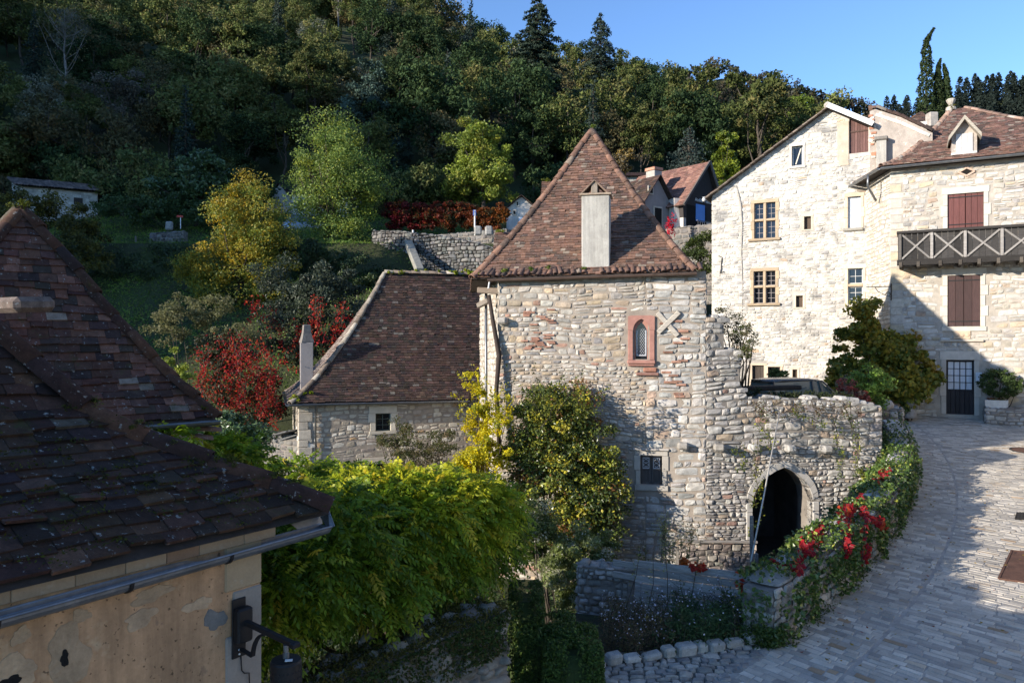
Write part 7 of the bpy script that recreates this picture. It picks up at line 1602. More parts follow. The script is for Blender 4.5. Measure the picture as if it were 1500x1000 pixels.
# tufts of grass and weeds at wall foots
t = thing('verge_weeds', 'green weeds growing at the foot of the parapet', 'weeds', (5, 12, -4.4)); c = MB()
for k in range(90):
    f = rng.random(); u = f*PL*.9; nn_ = .05 + rng.random()*.08; q = PW.pt(u, PZ(u) + .02, nn_); m = 16; pos = q + rng.normal(0, 1, (m, 3))*V(.07, .07, .0) + UP*(rng.random((m, 1))*.10); leaves(c, pos, .05, (((.06, .10, .02), 2), ((.09, .13, .03), 1)), .4, ratio=.4)
for k in range(40):
    q = P(rng.uniform(1095, 1145), rng.uniform(925, 945), 11.0); leaves(c, q + rng.normal(0, .07, (30, 3)), .06, (((.06, .11, .02), 2), ((.10, .15, .03), 1)), .4, ratio=.5)
c.build('foliage', M['leaf'], t)

# ---------------------------------------------------------------- grapevine and plants by the corner house
shr('grapevine', 'broad yellowing grapevine climbing the corner of the right house', 1300, 29.2, [(1262, 480, 29.9, 24, 36), (1285, 500, 29.6, 34, 38), (1315, 520, 29.2, 36, 40), (1250, 545, 29.3, 36, 26), (1295, 550, 29.1, 55, 32), (1345, 548, 28.7, 34, 24), (1238, 515, 29.8, 14, 36), (1268, 450, 30.2, 18, 16), (1362, 555, 28.4, 16, 14), (1225, 560, 29, 18, 16), (1320, 570, 28.7, 40, 24), (1270, 575, 28.9, 40, 24)], 20000, .16, (((.22, .21, .03), 3), ((.30, .24, .03), 3), ((.13, .16, .03), 3), ((.38, .25, .03), 1), ((.10, .13, .025), 1.5)), clump=.36, k=230, zb=-3, stems=10, shell=.2, ratio=.95)
shr('climbing_shrub', 'green and red leaved shrub on the parapet end', 1265, 22.2, [(1268, 560, 22.2, 26, 24), (1280, 580, 22.2, 18, 26), (1262, 600, 22, 22, 20), (1290, 555, 22.3, 12, 18), (1255, 620, 21.8, 22, 18)], 4500, .09, (((.17, .28, .045), 3), ((.24, .34, .07), 2), ((.11, .19, .035), 3)), clump=.2, k=90, zb=-3, stems=10)
shr('red_shrub', 'dusky red leaved shrub beside the green climbing shrub', 1252, 21.8, [(1258, 582, 21.7, 14, 12), (1245, 575, 21.8, 15, 10), (1270, 592, 21.6, 10, 10), (1240, 565, 21.9, 12, 12)], 1100, .1, (((.40, .10, .08), 3), ((.46, .16, .12), 2), ((.28, .21, .15), 2)), clump=.12, k=40, zb=-3, mat='leaf_thin')
shr('dry_bush', 'pale dry twiggy bush left of the red leaved shrub', 1242, 22.4, [(1243, 563, 22.6, 14, 16), (1236, 580, 22.6, 14, 12)], 1300, .05, (((.30, .24, .20), 3), ((.22, .17, .14), 2)), clump=.14, k=30, zb=-3, mat='leaf_dry')
shr('parapet_shrub', 'yellow green ivy draping the inner corner of the ruined wall', 1262, 20.6, [(1262, 640, 20.6, 16, 26), (1255, 680, 20.3, 16, 30), (1275, 660, 20.6, 14, 34), (1280, 700, 19.6, 30, 26), (1300, 680, 20.0, 22, 18)], 5200, .07, (((.15, .20, .045), 3), ((.28, .29, .06), 2), ((.085, .13, .03), 3)), clump=.16, k=90, zb=-5, mat='leaf_thin')
shr('box_bush', 'rounded dark green clipped bush behind the white stone trough', 1466, 28.0, [(1466, 561, 27.8, 28, 20)], 5200, .075, (((.05, .085, .022), 3), ((.07, .115, .03), 2), ((.03, .055, .016), 2)), clump=.12, k=150, zb=-2.6, shell=.85)
shr('terrace_bush', 'small round green bush on the terrace below the white house', 1138, 27.5, [(1140, 549, 27.5, 16, 9)], 900, .09, (((.10, .15, .04), 2), ((.07, .11, .03), 2)), clump=.12, k=24, zb=-2.7)
shr('wall_foot_plant', 'small yellow flowered plant at the corner house foot', 1330, 28.4, [(1328, 592, 28.2, 10, 14), (1318, 600, 28, 12, 8)], 600, .08, (((.08, .12, .03), 3), ((.40, .34, .04), .4)), clump=.1, k=16, zb=-3)
# ---------------------------------------------------------------- clipped hedge
def box_hedge(name, lab, blobs, n):
    t = thing(name, lab, 'hedge', tuple(blobs[0][0] - V(0, 0, 1))); c = MB(); core = MB()
    for ce, R in blobs:
        d = rng.normal(0, 1, (n, 3)); d /= np.linalg.norm(d, axis=1)[:, None]; e = .42; q = np.sign(d)*np.abs(d)**e; s = 1/np.maximum(np.linalg.norm(d, axis=1)[:, None], .01)
        q = q/np.max(np.abs(q), axis=1)[:, None]**.65; pos = ce + q*np.array(R)*(.97 + rng.normal(0, .02, (n, 1)))*.95; leaves(c, pos, .042, (((.05, .09, .016), 3), ((.07, .12, .022), 3), ((.032, .06, .013), 2), ((.10, .155, .03), .8)), .3, face=d*.7, ratio=.55)
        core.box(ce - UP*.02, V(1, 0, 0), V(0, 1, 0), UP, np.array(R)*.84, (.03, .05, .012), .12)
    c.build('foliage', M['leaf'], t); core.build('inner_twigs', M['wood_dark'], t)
s = 9.3/F
box_hedge('box_hedge', 'dark clipped box hedge block in the shaded garden corner', [(P(800, 960, 9.5) + V(0, .1, -.9), (.44, .45, 1.42)), (P(842, 965, 9.3) + V(-.05, 0, -.9), (.40, .5, 1.30))], 24000)
box_hedge('box_hedge', 'tall narrow dark clipped hedge block beside the mossy garden wall', [(P(768, 930, 9.3) + V(.03, .5, -.9), (.25, .35, 1.45))], 9000)
# ---------------------------------------------------------------- plank fence and flower bed
def plank_fence():
    a, b = P(931, 857, 13.0), P(1102, 880, 11.75); W = Wall(a[:2], b[:2]); t = thing('plank_fence', 'weathered grey horizontal plank fence panel behind the asters', 'fence', (a[0], a[1], -4.7)); zt = interp([(0, W.px(931, 819)[1]), (W.L, W.px(1102, 838)[1])]); zb = interp([(0, W.px(931, 895)[1]), (W.L, W.px(1102, 926)[1])])
    k = 7
    for i in range(k):
        f0, f1 = i/k, (i+1)/k; p = MB(); us = np.linspace(0, W.L, 6); z0 = zb(us) + (zt(us)-zb(us))*f0 + .006; z1 = zb(us) + (zt(us)-zb(us))*f1 - .006; wv = rng.normal(0, .006, 6); vs = []; cc = np.array((.38, .365, .345))*rng.uniform(.7, 1.2)
        for j in range(6):
            n_ = .012*rng.normal() if j in (0, 5) else 0
            for (z, n) in ((z0[j], .03 + n_), (z1[j], .03 + n_), (z1[j], 0), (z0[j], 0)): vs.append(W.pt(us[j], z + wv[j]*.5, n + i*.002))
        p.add(vs, [(j*4 + m, (j+1)*4 + m, (j+1)*4 + (m+1) % 4, j*4 + (m+1) % 4) for j in range(5) for m in range(4)] + [(0, 1, 2, 3), (20, 21, 22, 23)], col=cc); p.build('plank', M['plank_grey'], t)
    for (x, y0, y1, dd) in ((924, 850, 915, 13.15), (1103, 838, 925, 11.78), (1101, 755, 845, 14.0), (1108, 810, 838, 13.4)):
        p = MB(); q0, q1 = P(x, y1, dd), P(x, y0, dd); p.bar(q0 - UP*.3, q1, .11 if x < 1000 else .06, .09 if x < 1000 else .06, V(0, 1, 0), (.22, .20, .18), .008); p.build('post', M['wood_grey'], t)
    for (x0, y0, x1, y1, d0, d1) in ((898, 823, 932, 829, 13.2, 13.0), (898, 840, 932, 846, 13.2, 13.0), (1103, 856, 1131, 864, 11.75, 11.4), (1103, 874, 1131, 883, 11.75, 11.4)):
        p = MB(); p.bar(P(x0, y0, d0), P(x1, y1, d1), .03, .11, UP, (.30, .285, .265), .006); p.build('rail', M['plank_grey'], t)
plank_fence()
# leaning pale pole
p = MB(); p.tube([P(1100, 822, 13.5), P(1120, 720, 15.8), P(1142, 602, 18.6)], [.018, .016, .014], 7); h = P(1142, 602, 18.6); p.tube([h, h + V(.02, -.05, .05), h + V(.0, -.08, -.02)], .012, 5); tag(p.build('leaning_pole', M['string'], None, True), 'long thin pale pole leaning against the ruined wall by the arch', 'pole', kind='thing')
def stalks(name, lab, spots, h, n, pal, fl, size=.05, fsz=.04, cat='flowers', bush=.12, spread=.25, zb=-4.42, fn=18, lean=.25):
    x, y = spots[0]; t = thing(name, lab, cat, (x, y, zb)); c = MB(); s = MB(); f_ = MB()
    for (x, y) in spots:
        a = V(x, y, zb); hh = h*rng.uniform(.7, 1.2); tip = a + V(rng.normal(0, lean*hh), rng.normal(0, lean*.6*hh), hh); m = (a+tip)/2 + rng.normal(0, .05, 3); s.tube([a, m, tip], [.007, .006, .003], 4); f = rng.random(n)**.8; pos = a + (tip-a)*f[:, None] + rng.normal(0, 1, (n, 3))*bush*(1.1-.6*f[:, None]); leaves(c, pos, size, pal, .3, ratio=.35)
        if fl is not None:
            q = tip + rng.normal(0, 1, (fn, 3))*V(spread*.5, spread*.5, spread*.6); 
            for e in q[:6]: s.tube([m*.3 + tip*.7, e], [.003, .002], 3)
            leaves(f_, q, fsz, fl, .9, ratio=.9, bright=.1, fold=.05); leaves(f_, q, fsz, fl, .9, ratio=.9, bright=.1, fold=.05)
    c.build('foliage', M['leaf'], t); s.build('stem', M['bark'], t)
    if fl is not None: f_.build('blossoms', M['leaf_thin'], t)
    return t
ASTER = (((.62, .60, .72), 3), ((.70, .70, .76), 2)); GB = (((.06, .085, .025), 3), ((.09, .11, .04), 2), ((.13, .10, .045), 1.5))
bed = lambda x0, x1, d0, d1, n: [(lambda d, px: np.array(((px - 750)/F*d, d)))(rng.uniform(d0, d1), rng.uniform(x0, x1)) for k in range(n)]
stalks('aster_plants', 'lilac white asters with thin stems in the stone edged bed', bed(925, 1085, 10.95, 12.2, 20), .52, 30, GB, ASTER, .055, .028, 'flowers', .09, .20, fn=8, zb=-4.5)
stalks('dry_plants', 'dry brown low plants at the left of the flower bed', bed(890, 985, 10.6, 12.2, 44), .36, 110, (((.16, .11, .06), 3), ((.11, .095, .045), 2), ((.20, .15, .085), 1), ((.08, .11, .035), 1)), ASTER, .05, .026, 'plants', .11, .16, fn=4, zb=-4.5)
stalks('leafy_plants', 'dark leafy green plants in the middle of the flower bed', bed(975, 1065, 10.9, 12.0, 34), .42, 170, (((.05, .10, .035), 3), ((.075, .14, .05), 2)), None, .06, .03, 'plants', .13, zb=-4.5)
sp = [P(x, 935, 11.6)[:2] + rng.normal(0, .07, 2) for x in np.linspace(1060, 1110, 8)]
stalks('tall_herbs', 'upright green herbs beside the parapet end', sp, .5, 90, (((.07, .11, .03), 3), ((.10, .14, .04), 1)), (((.6, .42, .03), 1),), .06, .03, 'plants', .08, fn=2)
for (x, y0, y1, dd, lab) in ((968, 770, 825, 15.5, 'tall feathery yellow green weed behind the fence, leftmost and largest of two plumes'), (995, 775, 832, 15.2, 'feathery yellow green weed leaning right behind the fence')):
    sp = [P(x + rng.normal(0, 5), 900, dd)[:2] for k in range(4)]; zt = P(x, y0, dd)[2]
    stalks('feathery_weed', lab, sp, zt + 5.6, 160, (((.28, .30, .09), 2), ((.20, .23, .06), 2)), (((.36, .36, .13), 1),), .05, .03, 'weed', .06, .22, -5.6, 60, .08)
sp = [P(942 + k*5, 850, 15.4)[:2] for k in range(5)]; stalks('yellow_weed', 'lower yellowish weeds left of the feathery plumes', sp, 1.15, 120, (((.20, .22, .06), 2), ((.12, .16, .04), 2)), None, .06, .03, 'weed', .09, zb=-5.6)
sp = [P(x, 880, 12.3)[:2] + rng.normal(0, .1, 2) for x in (905, 955, 960, 1015)]; stalks('yellow_stalks', 'bare yellow green arching stalks in front of the fence', sp, 1.15, 30, (((.22, .22, .06), 1),), None, .05, .03, 'plants', .03, lean=.35)
# red leaves on the fence
def spray(name, lab, pts, m, pal, size, sig): 
    t = thing(name, lab, 'creeper', pts[0]); c = MB(); b = MB()
    for p, q in zip(pts[:-1], pts[1:]): f = rng.random(m); leaves(c, np.array(p) + (np.array(q)-np.array(p))*f[:, None] + rng.normal(0, sig, (m, 3)), size, pal, .1, face=V(-.2, -.7, .3), ratio=.7); b.tube([p, q], .005, 4)
    c.build('foliage', M['leaf_thin'], t); b.build('stem', M['bark'], t)
RD = (((.42, .03, .02), 3), ((.50, .08, .03), 2))
spray('fence_creeper', 'red creeper leaves hanging on the right of the plank fence', [P(1083, 853, 11.75), P(1090, 864, 11.7), P(1096, 870, 11.65)], 20, RD, .09, .05)
spray('fence_creeper', 'red creeper leaves along the plank fence top edge', [P(1010, 827, 12.3), P(1022, 830, 12.2), P(1034, 832, 12.1)], 24, RD, .09, .04)
spray('orange_leaf_plant', 'orange leaves poking above the plank fence', [P(1002, 818, 12.6), P(1005, 825, 12.6)], 14, (((.55, .14, .03), 1),), .12, .03)
# edging stones of the bed
t = thing('bed_edging', 'row of rounded edging stones in front of the flower bed', 'edging', (1.2, 10.5, -4.5))
x = .62
while x < 3.62:
    l = rng.uniform(.14, .34); y = 10.42 + (x - 1.2)*.30; e = MB(); hh = rng.uniform(.05, .085)
    e.box(V(x + l/2, y + rng.normal(0, .02), rz(y) + hh*.8), V(1, .3 + rng.normal(0, .08), rng.normal(0, .05)), V(-.3, 1, .05), V(rng.normal(0, .06), -.08, 1), (l/2 - .006, rng.uniform(.07, .11), hh), np.array(((.38, .36, .33), (.44, .41, .36), (.33, .31, .28), (.55, .53, .50))[rng.choice(4, p=(.4, .3, .22, .08))])*rng.uniform(.9, 1.1), .03)
    e.build('edging_stone', M['stone'], t); x += l + .012
# ---------------------------------------------------------------- street furniture
def on_road(px, py): d = 5.37/((py-500)/F + .084); return P(px, py, d)
def flat(name, lab, cat, corners, mat, h=.018, rim=None):
    t = thing(name, lab, cat, corners[0]); c = MB(); c.prism([V(*q) - UP*.02 for q in corners], UP*(h + .02)); c.build('plate', M[mat], t); return t
q = [on_road(1482, 808), on_road(1530, 812), on_road(1530, 858), on_road(1463, 849)]; t = flat('access_cover', 'square rusty steel access cover in the sunlit paving', 'cover', [x + UP*.012 for x in q], 'rust')
k = MB()
for a, b in zip(q, q[1:] + q[:1]): k.bar(a + UP*.03, b + UP*.03, .035, .02, UP)
k.build('frame', M['rust'], t)
q = [on_road(1490, 752), on_road(1512, 752), on_road(1512, 761), on_road(1487, 761)]; t = flat('drain_grate', 'small dark rectangular drain grate at the right street edge', 'grate', [x + UP*.01 for x in q], 'iron'); k = MB()
for i in range(6): f = i/5; k.bar(q[0] + (q[1]-q[0])*f + UP*.03, q[3] + (q[2]-q[3])*f + UP*.03, .02, .02, UP)
k.build('grate_bar', M['iron'], t)
c0 = on_road(1502, 660); t = thing('manhole_cover', 'round rusty manhole cover at the right edge of the street', 'cover', c0); k = MB(); ax = nrm(V(0, -.084, 1)); k.lathe(c0 + UP*.0, [(.36, 0), (.36, .022), (.34, .026), (.1, .026)], 28, axis=ax); k.build('lid', M['rust'], t); k = MB(); k.lathe(c0, [(.43, 0), (.43, .02), (.37, .021), (.37, .0)], 28, axis=ax); k.build('rim', M['iron'], t)
# stone trough planter with low stone wall beneath the bush
WRp = WR.off(.9); h = WRp.rect(1443, 586, 1477, 597); t = thing('stone_trough', 'white stone trough planter standing on rubble by the glazed door', 'planter', WRp.pt(h[0], h[2])); k = MB(); u0, u1, z0, z1 = h
pr = [(.0, .0), (.04, .0), (.04, .0)]; k.prism([WRp.pt(u, z, 0) for u, z in ((u0+.05, z0), (u1-.05, z0), (u1, z0+.08), (u1, z1), (u1-.07, z1), (u1-.07, z1-.06), (u0+.07, z1-.06), (u0+.07, z1), (u0, z1), (u0, z0+.08))], -WR.N*.42); blk(k, WRp, u0, u1, z0+.08, z1, -.06, .005, (1, 1, 1), .02); blk(k, WRp, u0, u1, z0+.08, z1, -.425, -.36, (1, 1, 1), .02)
k.build('trough', surf('trough_stone', (.62, .59, .53), .85, .2, 5, 40, .3, .006), t); k = MB(); cloud(k, [(WRp.pt((u0+u1)/2, z1, -.2), ((u1-u0)*.42, .15, .09))], 300, .07, (((.28, .09, .05), 2), ((.09, .12, .03), 3)), .08, 14, .3); k.build('plants', M['leaf'], t)
a_, b_ = WR.pt(WR.px(1440, 600)[0], 0, 1.05), WR.pt(WR.px(1505, 600)[0], 0, 1.05); z0 = WRp.px(1460, 612)[1]
garden_wall('planter_wall', 'low rubble wall under the stone trough and clipped bush', a_[:2], b_[:2], -3.3, h[2] - .02, .9, STONE_GREY, (.12, .2), (.2, .4), .05)
st = MB(); blk(st, WR, WR.px(1415, 610)[0], WR.px(1437, 610)[0], -3.1, -2.78, .02, .3, (.4, .38, .35), .03)
# stub wall and pots near the vine
garden_wall('stub_wall', 'short low rubble wall end before the corner house', P(1286, 620, 25.8)[:2], P(1321, 620, 25.4)[:2], -3.6, P(1300, 598, 25.5)[2], .5, STONE_GREY, (.12, .22), (.2, .4), .06)
t = thing('boulder', 'pale rounded boulder beside the parapet end', 'rock', P(1297, 592, 25.2)); k = MB(); k.lathe(P(1297, 600, 25.2), [(.12, 0), (.26, .08), (.27, .2), (.18, .32), (.05, .36)], 9, (.40, .36, .32)); k.build('stone', M['stone'], t, True)
t = thing('stone_post', 'weathered short stone post under the grapevine', 'post', P(1332, 612, 28.2)); k = MB(); k.lathe(P(1332, 612, 28.2), [(.24, 0), (.26, .15), (.2, .4), (.17, .62), (.08, .68)], 9, (.34, .31, .28)); k.build('stone', M['stone'], t, True)
# ---------------------------------------------------------------- parked cars
def car(name, lab, c, yaw, paint, Lc=4.1, Wc=1.68, Hc=1.46):
    t = thing(name, lab, 'car', c); c = np.array(c, float); f = V(math.cos(yaw), math.sin(yaw), 0); s = V(-f[1], f[0], 0)
    X = lambda x, y, z: c + f*x + s*y + UP*z
    def loft(secs, mb, close=True):
        n = len(secs[0]); vs = [p for S in secs for p in S]; mb.add(vs, [(i*n + j, i*n + (j+1) % n, (i+1)*n + (j+1) % n, (i+1)*n + j) for i in range(len(secs)-1) for j in range(n)], ngons=[list(range(n))[::-1], [(len(secs)-1)*n + j for j in range(n)]])
    b = MB(); h = Lc/2; w_ = Wc/2
    def sec(x, wd, z0, z1): return [X(x, -wd, z0), X(x, -wd*1.0, (z0+z1)/2), X(x, -wd*.93, z1), X(x, wd*.93, z1), X(x, wd, (z0+z1)/2), X(x, wd, z0)]
    loft([sec(-h, w_*.82, .35, .7), sec(-h+.12, w_*.95, .25, .86), sec(-h*.55, w_, .2, .90), sec(0, w_, .2, .90), sec(h*.45, w_, .2, .9), sec(h*.8, w_*.95, .22, .78), sec(h, w_*.8, .32, .62)], b); b.build('body', M[paint], t, True)
    gl = MB(); loft([[X(x, -wd*.95, .88), X(x, -wd*.8, z), X(x, wd*.8, z), X(x, wd*.95, .88)] for x, wd, z in ((-h+.2, w_*.9, .9), (-h+.55, w_*.92, Hc-.08), (.2, w_*.92, Hc-.03), (h*.42, w_*.9, .92))], gl); gl.build('windows', M['car_glass'], t)
    rf = MB(); loft([[X(x, -wd*.8, z-.03), X(x, -wd*.72, z+.03), X(x, wd*.72, z+.03), X(x, wd*.8, z-.03)] for x, wd, z in ((-h+.5, w_*.93, Hc-.06), (-h+.9, w_*.95, Hc-.01), (-.1, w_*.95, Hc), (.35, w_*.93, Hc-.06))], rf); rf.build('roof', M[paint], t, True)
    pl = MB()
    for sy in (-1, 1):
        for x in (-h+.55, -.1, .25): pl.bar(X(x, sy*w_*.92, .88), X(x + (.0 if x < .2 else -.1), sy*w_*.78, Hc-.04), .07, .04, f)
        pl.bar(X(h*.44, sy*w_*.88, .9), X(.28, sy*w_*.74, Hc-.05), .07, .05, UP)
    pl.build('pillar', M[paint], t)
    for x in (-h*.62, h*.62):
        for sy in (-1, 1):
            k = MB(); k.lathe(X(x, sy*(w_-.14), .31), [(.31, -.09), (.31, .08), (.22, .1)], 18, axis=s*sy); wl = k.build('wheel', M['rubber'], t); k = MB(); k.lathe(X(x, sy*(w_-.04), .31), [(.2, 0), (.19, .015), (.05, .02)], 14, axis=s*sy); k.build('rim', M['zinc'], wl)
    for sy in (-1, 1): k = MB(); k.box(X(h-.08, sy*w_*.6, .62), f, s, UP, (.06, .16, .07), bev=.02); k.build('headlight', M['white'], t); k = MB(); k.box(X(-h+.05, sy*w_*.72, .72), f, s, UP, (.04, .1, .08), bev=.02); k.build('tail_light', M['redpaint'], t)
car('parked_car', 'dark grey hatchback parked on the terrace before the white house', tuple(P(1176, 0, 24.6)[:2]) + (-2.72,), RAD(12), 'carpaint', 4.0, 1.66, 1.5)
cx = P(455, 326, 56); car('parked_car', 'pale blue car half hidden behind the airy ash tree', (cx[0], cx[1], cx[2] - 1.0), RAD(20), 'carpale')
# dark timber beam with tarpaulin over the ruin top
t = thing('timber_beam', 'dark timber beam laid across behind the ruined wall top', 'beam', P(1083, 568, 20.9)); k = MB(); k.bar(P(1080, 569, 20.8), P(1168, 567, 21.6), .4, .13, UP, (.025, .023, .022), .03); k.build('beam', M['wood_dark'], t); 
for x in (1092, 1162):
    k = MB(); k.bar(P(x, 575, 21.1), P(x, 575, 21.1)*V(1, 1, 0) + V(0, 0, -2.72), .12, .12, V(0, 1, 0), (.03, .027, .025), .01); k.build('post', M['wood_dark'], t)
shr('wall_top_plants', 'low dark plants growing along the ruined wall top', 1150, 20.2, [(1105, 577, 20.2, 18, 8), (1140, 580, 20.2, 26, 6), (1185, 580, 20.2, 30, 7), (1225, 582, 20.2, 20, 8)], 2200, .06, (((.03, .045, .016), 3), ((.05, .065, .022), 2)), clump=.14, k=50, zb=-2)

# ---------------------------------------------------------------- far houses on the slope
def small_house(name, lab, pxl, pxr, d, py_e, py_r, py_b, depth, wallmat, tile, tmat, gable=False, yaw=0.0, wins=(), wood=None, chim=None, dwall=None):
    """gable False: eave towards the street; True: gable end towards the street"""
    a, b = P(pxl, py_b, d), P(pxr, py_b, d + yaw); W = Wall(a[:2], b[:2]); ze = (500-py_e)/F*d; zr = (500-py_r)/F*d; z0 = (500-py_b)/F*d - 2; t = thing(name, lab, 'house', (a[0], a[1], z0)); N3 = W.N; L = W.L; k = MB(); bk = -N3*depth
    A, B = W.pt(0, z0), W.pt(L, z0); m = L/2
    if gable: pts = [W.pt(0, z0), W.pt(L, z0), W.pt(L, ze), W.pt(m, zr), W.pt(0, ze)]; k.prism(pts, bk)
    else: k.prism([W.pt(0, z0), W.pt(0, z0) + bk, W.pt(0, ze) + bk, W.pt(0, zr) + bk*.5, W.pt(0, ze)], W.U*L)
    k.build('wall', M[wallmat], t)
    if wood is not None: q = MB(); q.poly([W.pt(-.02, ze - .1, .04), W.pt(L + .02, ze - .1, .04), W.pt(m, zr, .04)], (.035, .03, .03)); q.build('timber_gable', M['wood_dark'], t)
    th = MB(); r = MB(); o = .3
    if gable:
        sl = (zr-ze)/m
        for s in (0, 1):
            u = -o if s == 0 else L + o; e0 = W.pt(u, ze - o*sl + .08, o); e1 = e0 + bk - N3*o*2; r0 = W.pt(m, zr + .08, o); r1 = r0 + bk - N3*o*2
            if s == 0: roof_sheet(th, e1, e0, r1, r0, LIN, .02); roof_face(r, e1, e0, r1, r0, LIN, .2, .3, tile)
            else: roof_sheet(th, e0, e1, r0, r1, LIN, .02); roof_face(r, e0, e1, r0, r1, LIN, .2, .3, tile)
    else:
        sl = (zr-ze)/(depth/2); e0, e1 = W.pt(-o, ze - o*sl + .05, o), W.pt(L+o, ze - o*sl + .05, o); r0, r1 = W.pt(-o, zr + .05) + bk*.5, W.pt(L+o, zr + .05) + bk*.5; roof_sheet(th, e0, e1, r0, r1, LIN, .02); roof_sheet(th, e1 + bk - N3*o*2, e0 + bk - N3*o*2, r1, r0, LIN, .02); roof_face(r, e0, e1, r0, r1, LIN, .2, .3, tile)
    ro = th.build('roof', M['under'], t); r.build('roof_tiles', M[tmat], ro)
    for (x0, y0, x1, y1, fm_) in wins:
        h = W.rect(x0, y0, x1, y1); q = MB(); blk(q, W, h[0]-.08, h[1]+.08, h[2]-.08, h[3]+.1, 0, .06, (.5, .45, .38), .01); f = q.build('window', M['stone_clean'], t); q = MB(); blk(q, W, h[0], h[1], h[2], h[3], .05, .075, (1, 1, 1), .003); q.build('pane', M[fm_], f)
    if chim: x0, y0, x1, y1 = chim; h = W.off(-.8).rect(x0, y0, x1, y1); q = MB(); blk(q, W, h[0], h[1], h[2]-1, h[3], -1.4, -.7, (1, 1, 1), .02); cm = q.build('chimney', M['render'], t); q = MB(); blk(q, W, h[0]-.06, h[1]+.06, h[3], h[3]+.18, -1.45, -.65, (.5, .25, .17), .02); q.build('chimney_cap', M['tile_red'], cm)
    return W
CAN = (((.17, .10, .085), 3), ((.12, .08, .07), 3), ((.22, .15, .12), 1)); 
# barn with canal tiles
a, b = P(28, 300, 56.5), P(143, 300, 60); W = Wall(a[:2], b[:2]); zl, zr_ = P(28, 273, 56.5)[2], P(143, 282, 60)[2]; t = thing('stone_barn', 'low pale stone barn with a dark canal tile roof on the hillside', 'barn', (a[0], a[1], 8)); k = MB(); backing(k, W, 0, W.L, 7.5, [(0, zl), (W.L, zr_)]); bk = -W.N*3.4
k.add([W.pt(W.L, 7.5), W.pt(W.L, 7.5) + bk, W.pt(W.L, zr_ + 1.0) + bk, W.pt(W.L, zr_)], [(0, 1, 2, 3)]); k.add([W.pt(0, 7.5), W.pt(0, 7.5) + bk, W.pt(0, zl + 1.0) + bk, W.pt(0, zl)], [(0, 1, 2, 3)]); k.build('wall', M['mortar_white'], t)
k = MB(); f = interp([(0, zl), (W.L, zr_)]); stones(k, W, 0, W.L, 7.5, lambda u: f(u) - .05, (.16, .28), (.25, .6), .03, (((.46, .44, .40), 3), ((.54, .52, .48), 2), ((.38, .36, .32), 2)), 4); k.build('rubble', M['stone_white'], t)
k = MB(); k.add([W.pt(-.3, zl, .3), W.pt(W.L+.3, zr_, .3), W.pt(W.L+.3, zr_ + 1.1) + bk, W.pt(-.3, zl + 1.1) + bk], [(0, 1, 2, 3)]); rf = k.build('roof', M['under'], t); k = MB(); n = 30
for i in range(n): u = -.2 + (W.L+.4)*i/(n-1); z = f(u); p, q = W.pt(u, z + .05, .38), W.pt(u, z + 1.17) + bk; ridge_tiles(k, np.linspace(q, p, 6), .13, .75, (((.20, .13, .10), 3), ((.26, .17, .13), 2), ((.13, .09, .075), 2)), 0)
k.build('canal_tiles', M['tile_brown'], rf, True)
h = W.rect(108, 290, 121, 300); k = MB(); blk(k, W, h[0], h[1], h[2], h[3], .02, .05, (.05, .04, .035), .005); k.build('shutter', M['wood_dark'], t)
small_house('hillside_cottage', 'tiny white gabled cottage at the end of the red hedge', 742, 785, 55, 306, 288, 345, 5, 'render_pale', TILE_BROWN, 'tile_brown', True, 0, ((757, 296, 759, 301, 'dark'), (752, 309, 755, 314, 'dark'), (760, 318, 765, 326, 'wood_dark')))
small_house('hillside_house', 'pale house partly hidden behind the airy ash tree', 428, 510, 60, 282, 250, 345, 6, 'render_pale', TILE_BROWN, 'tile_brown', False, 0, ((436, 294, 444, 308, 'dark'), (452, 293, 457, 305, 'dark'), (476, 293, 482, 306, 'blue')))
small_house('hillside_house', 'white gable end peeking out left of the airy ash tree', 390, 428, 62, 292, 270, 330, 6, 'render_pale', TILE_BROWN, 'tile_brown', True)
small_house('gabled_house', 'grey rendered gabled house with a small attic window behind the tower roof', 936, 988, 43, 303, 254, 360, 7, 'render_shaded', TILE_BROWN, 'tile_brown', True, 1.8, ((950, 275, 955, 283, 'dark'), (958, 305, 968, 332, 'dark')), chim=(957, 250, 968, 268))
small_house('dark_roof_house', 'dark roofed house hidden behind the grey gabled house', 880, 965, 54, 258, 238, 330, 7, 'render', (((.06, .035, .035), 1), ((.045, .03, .03), 1)), 'tile_brown', False)
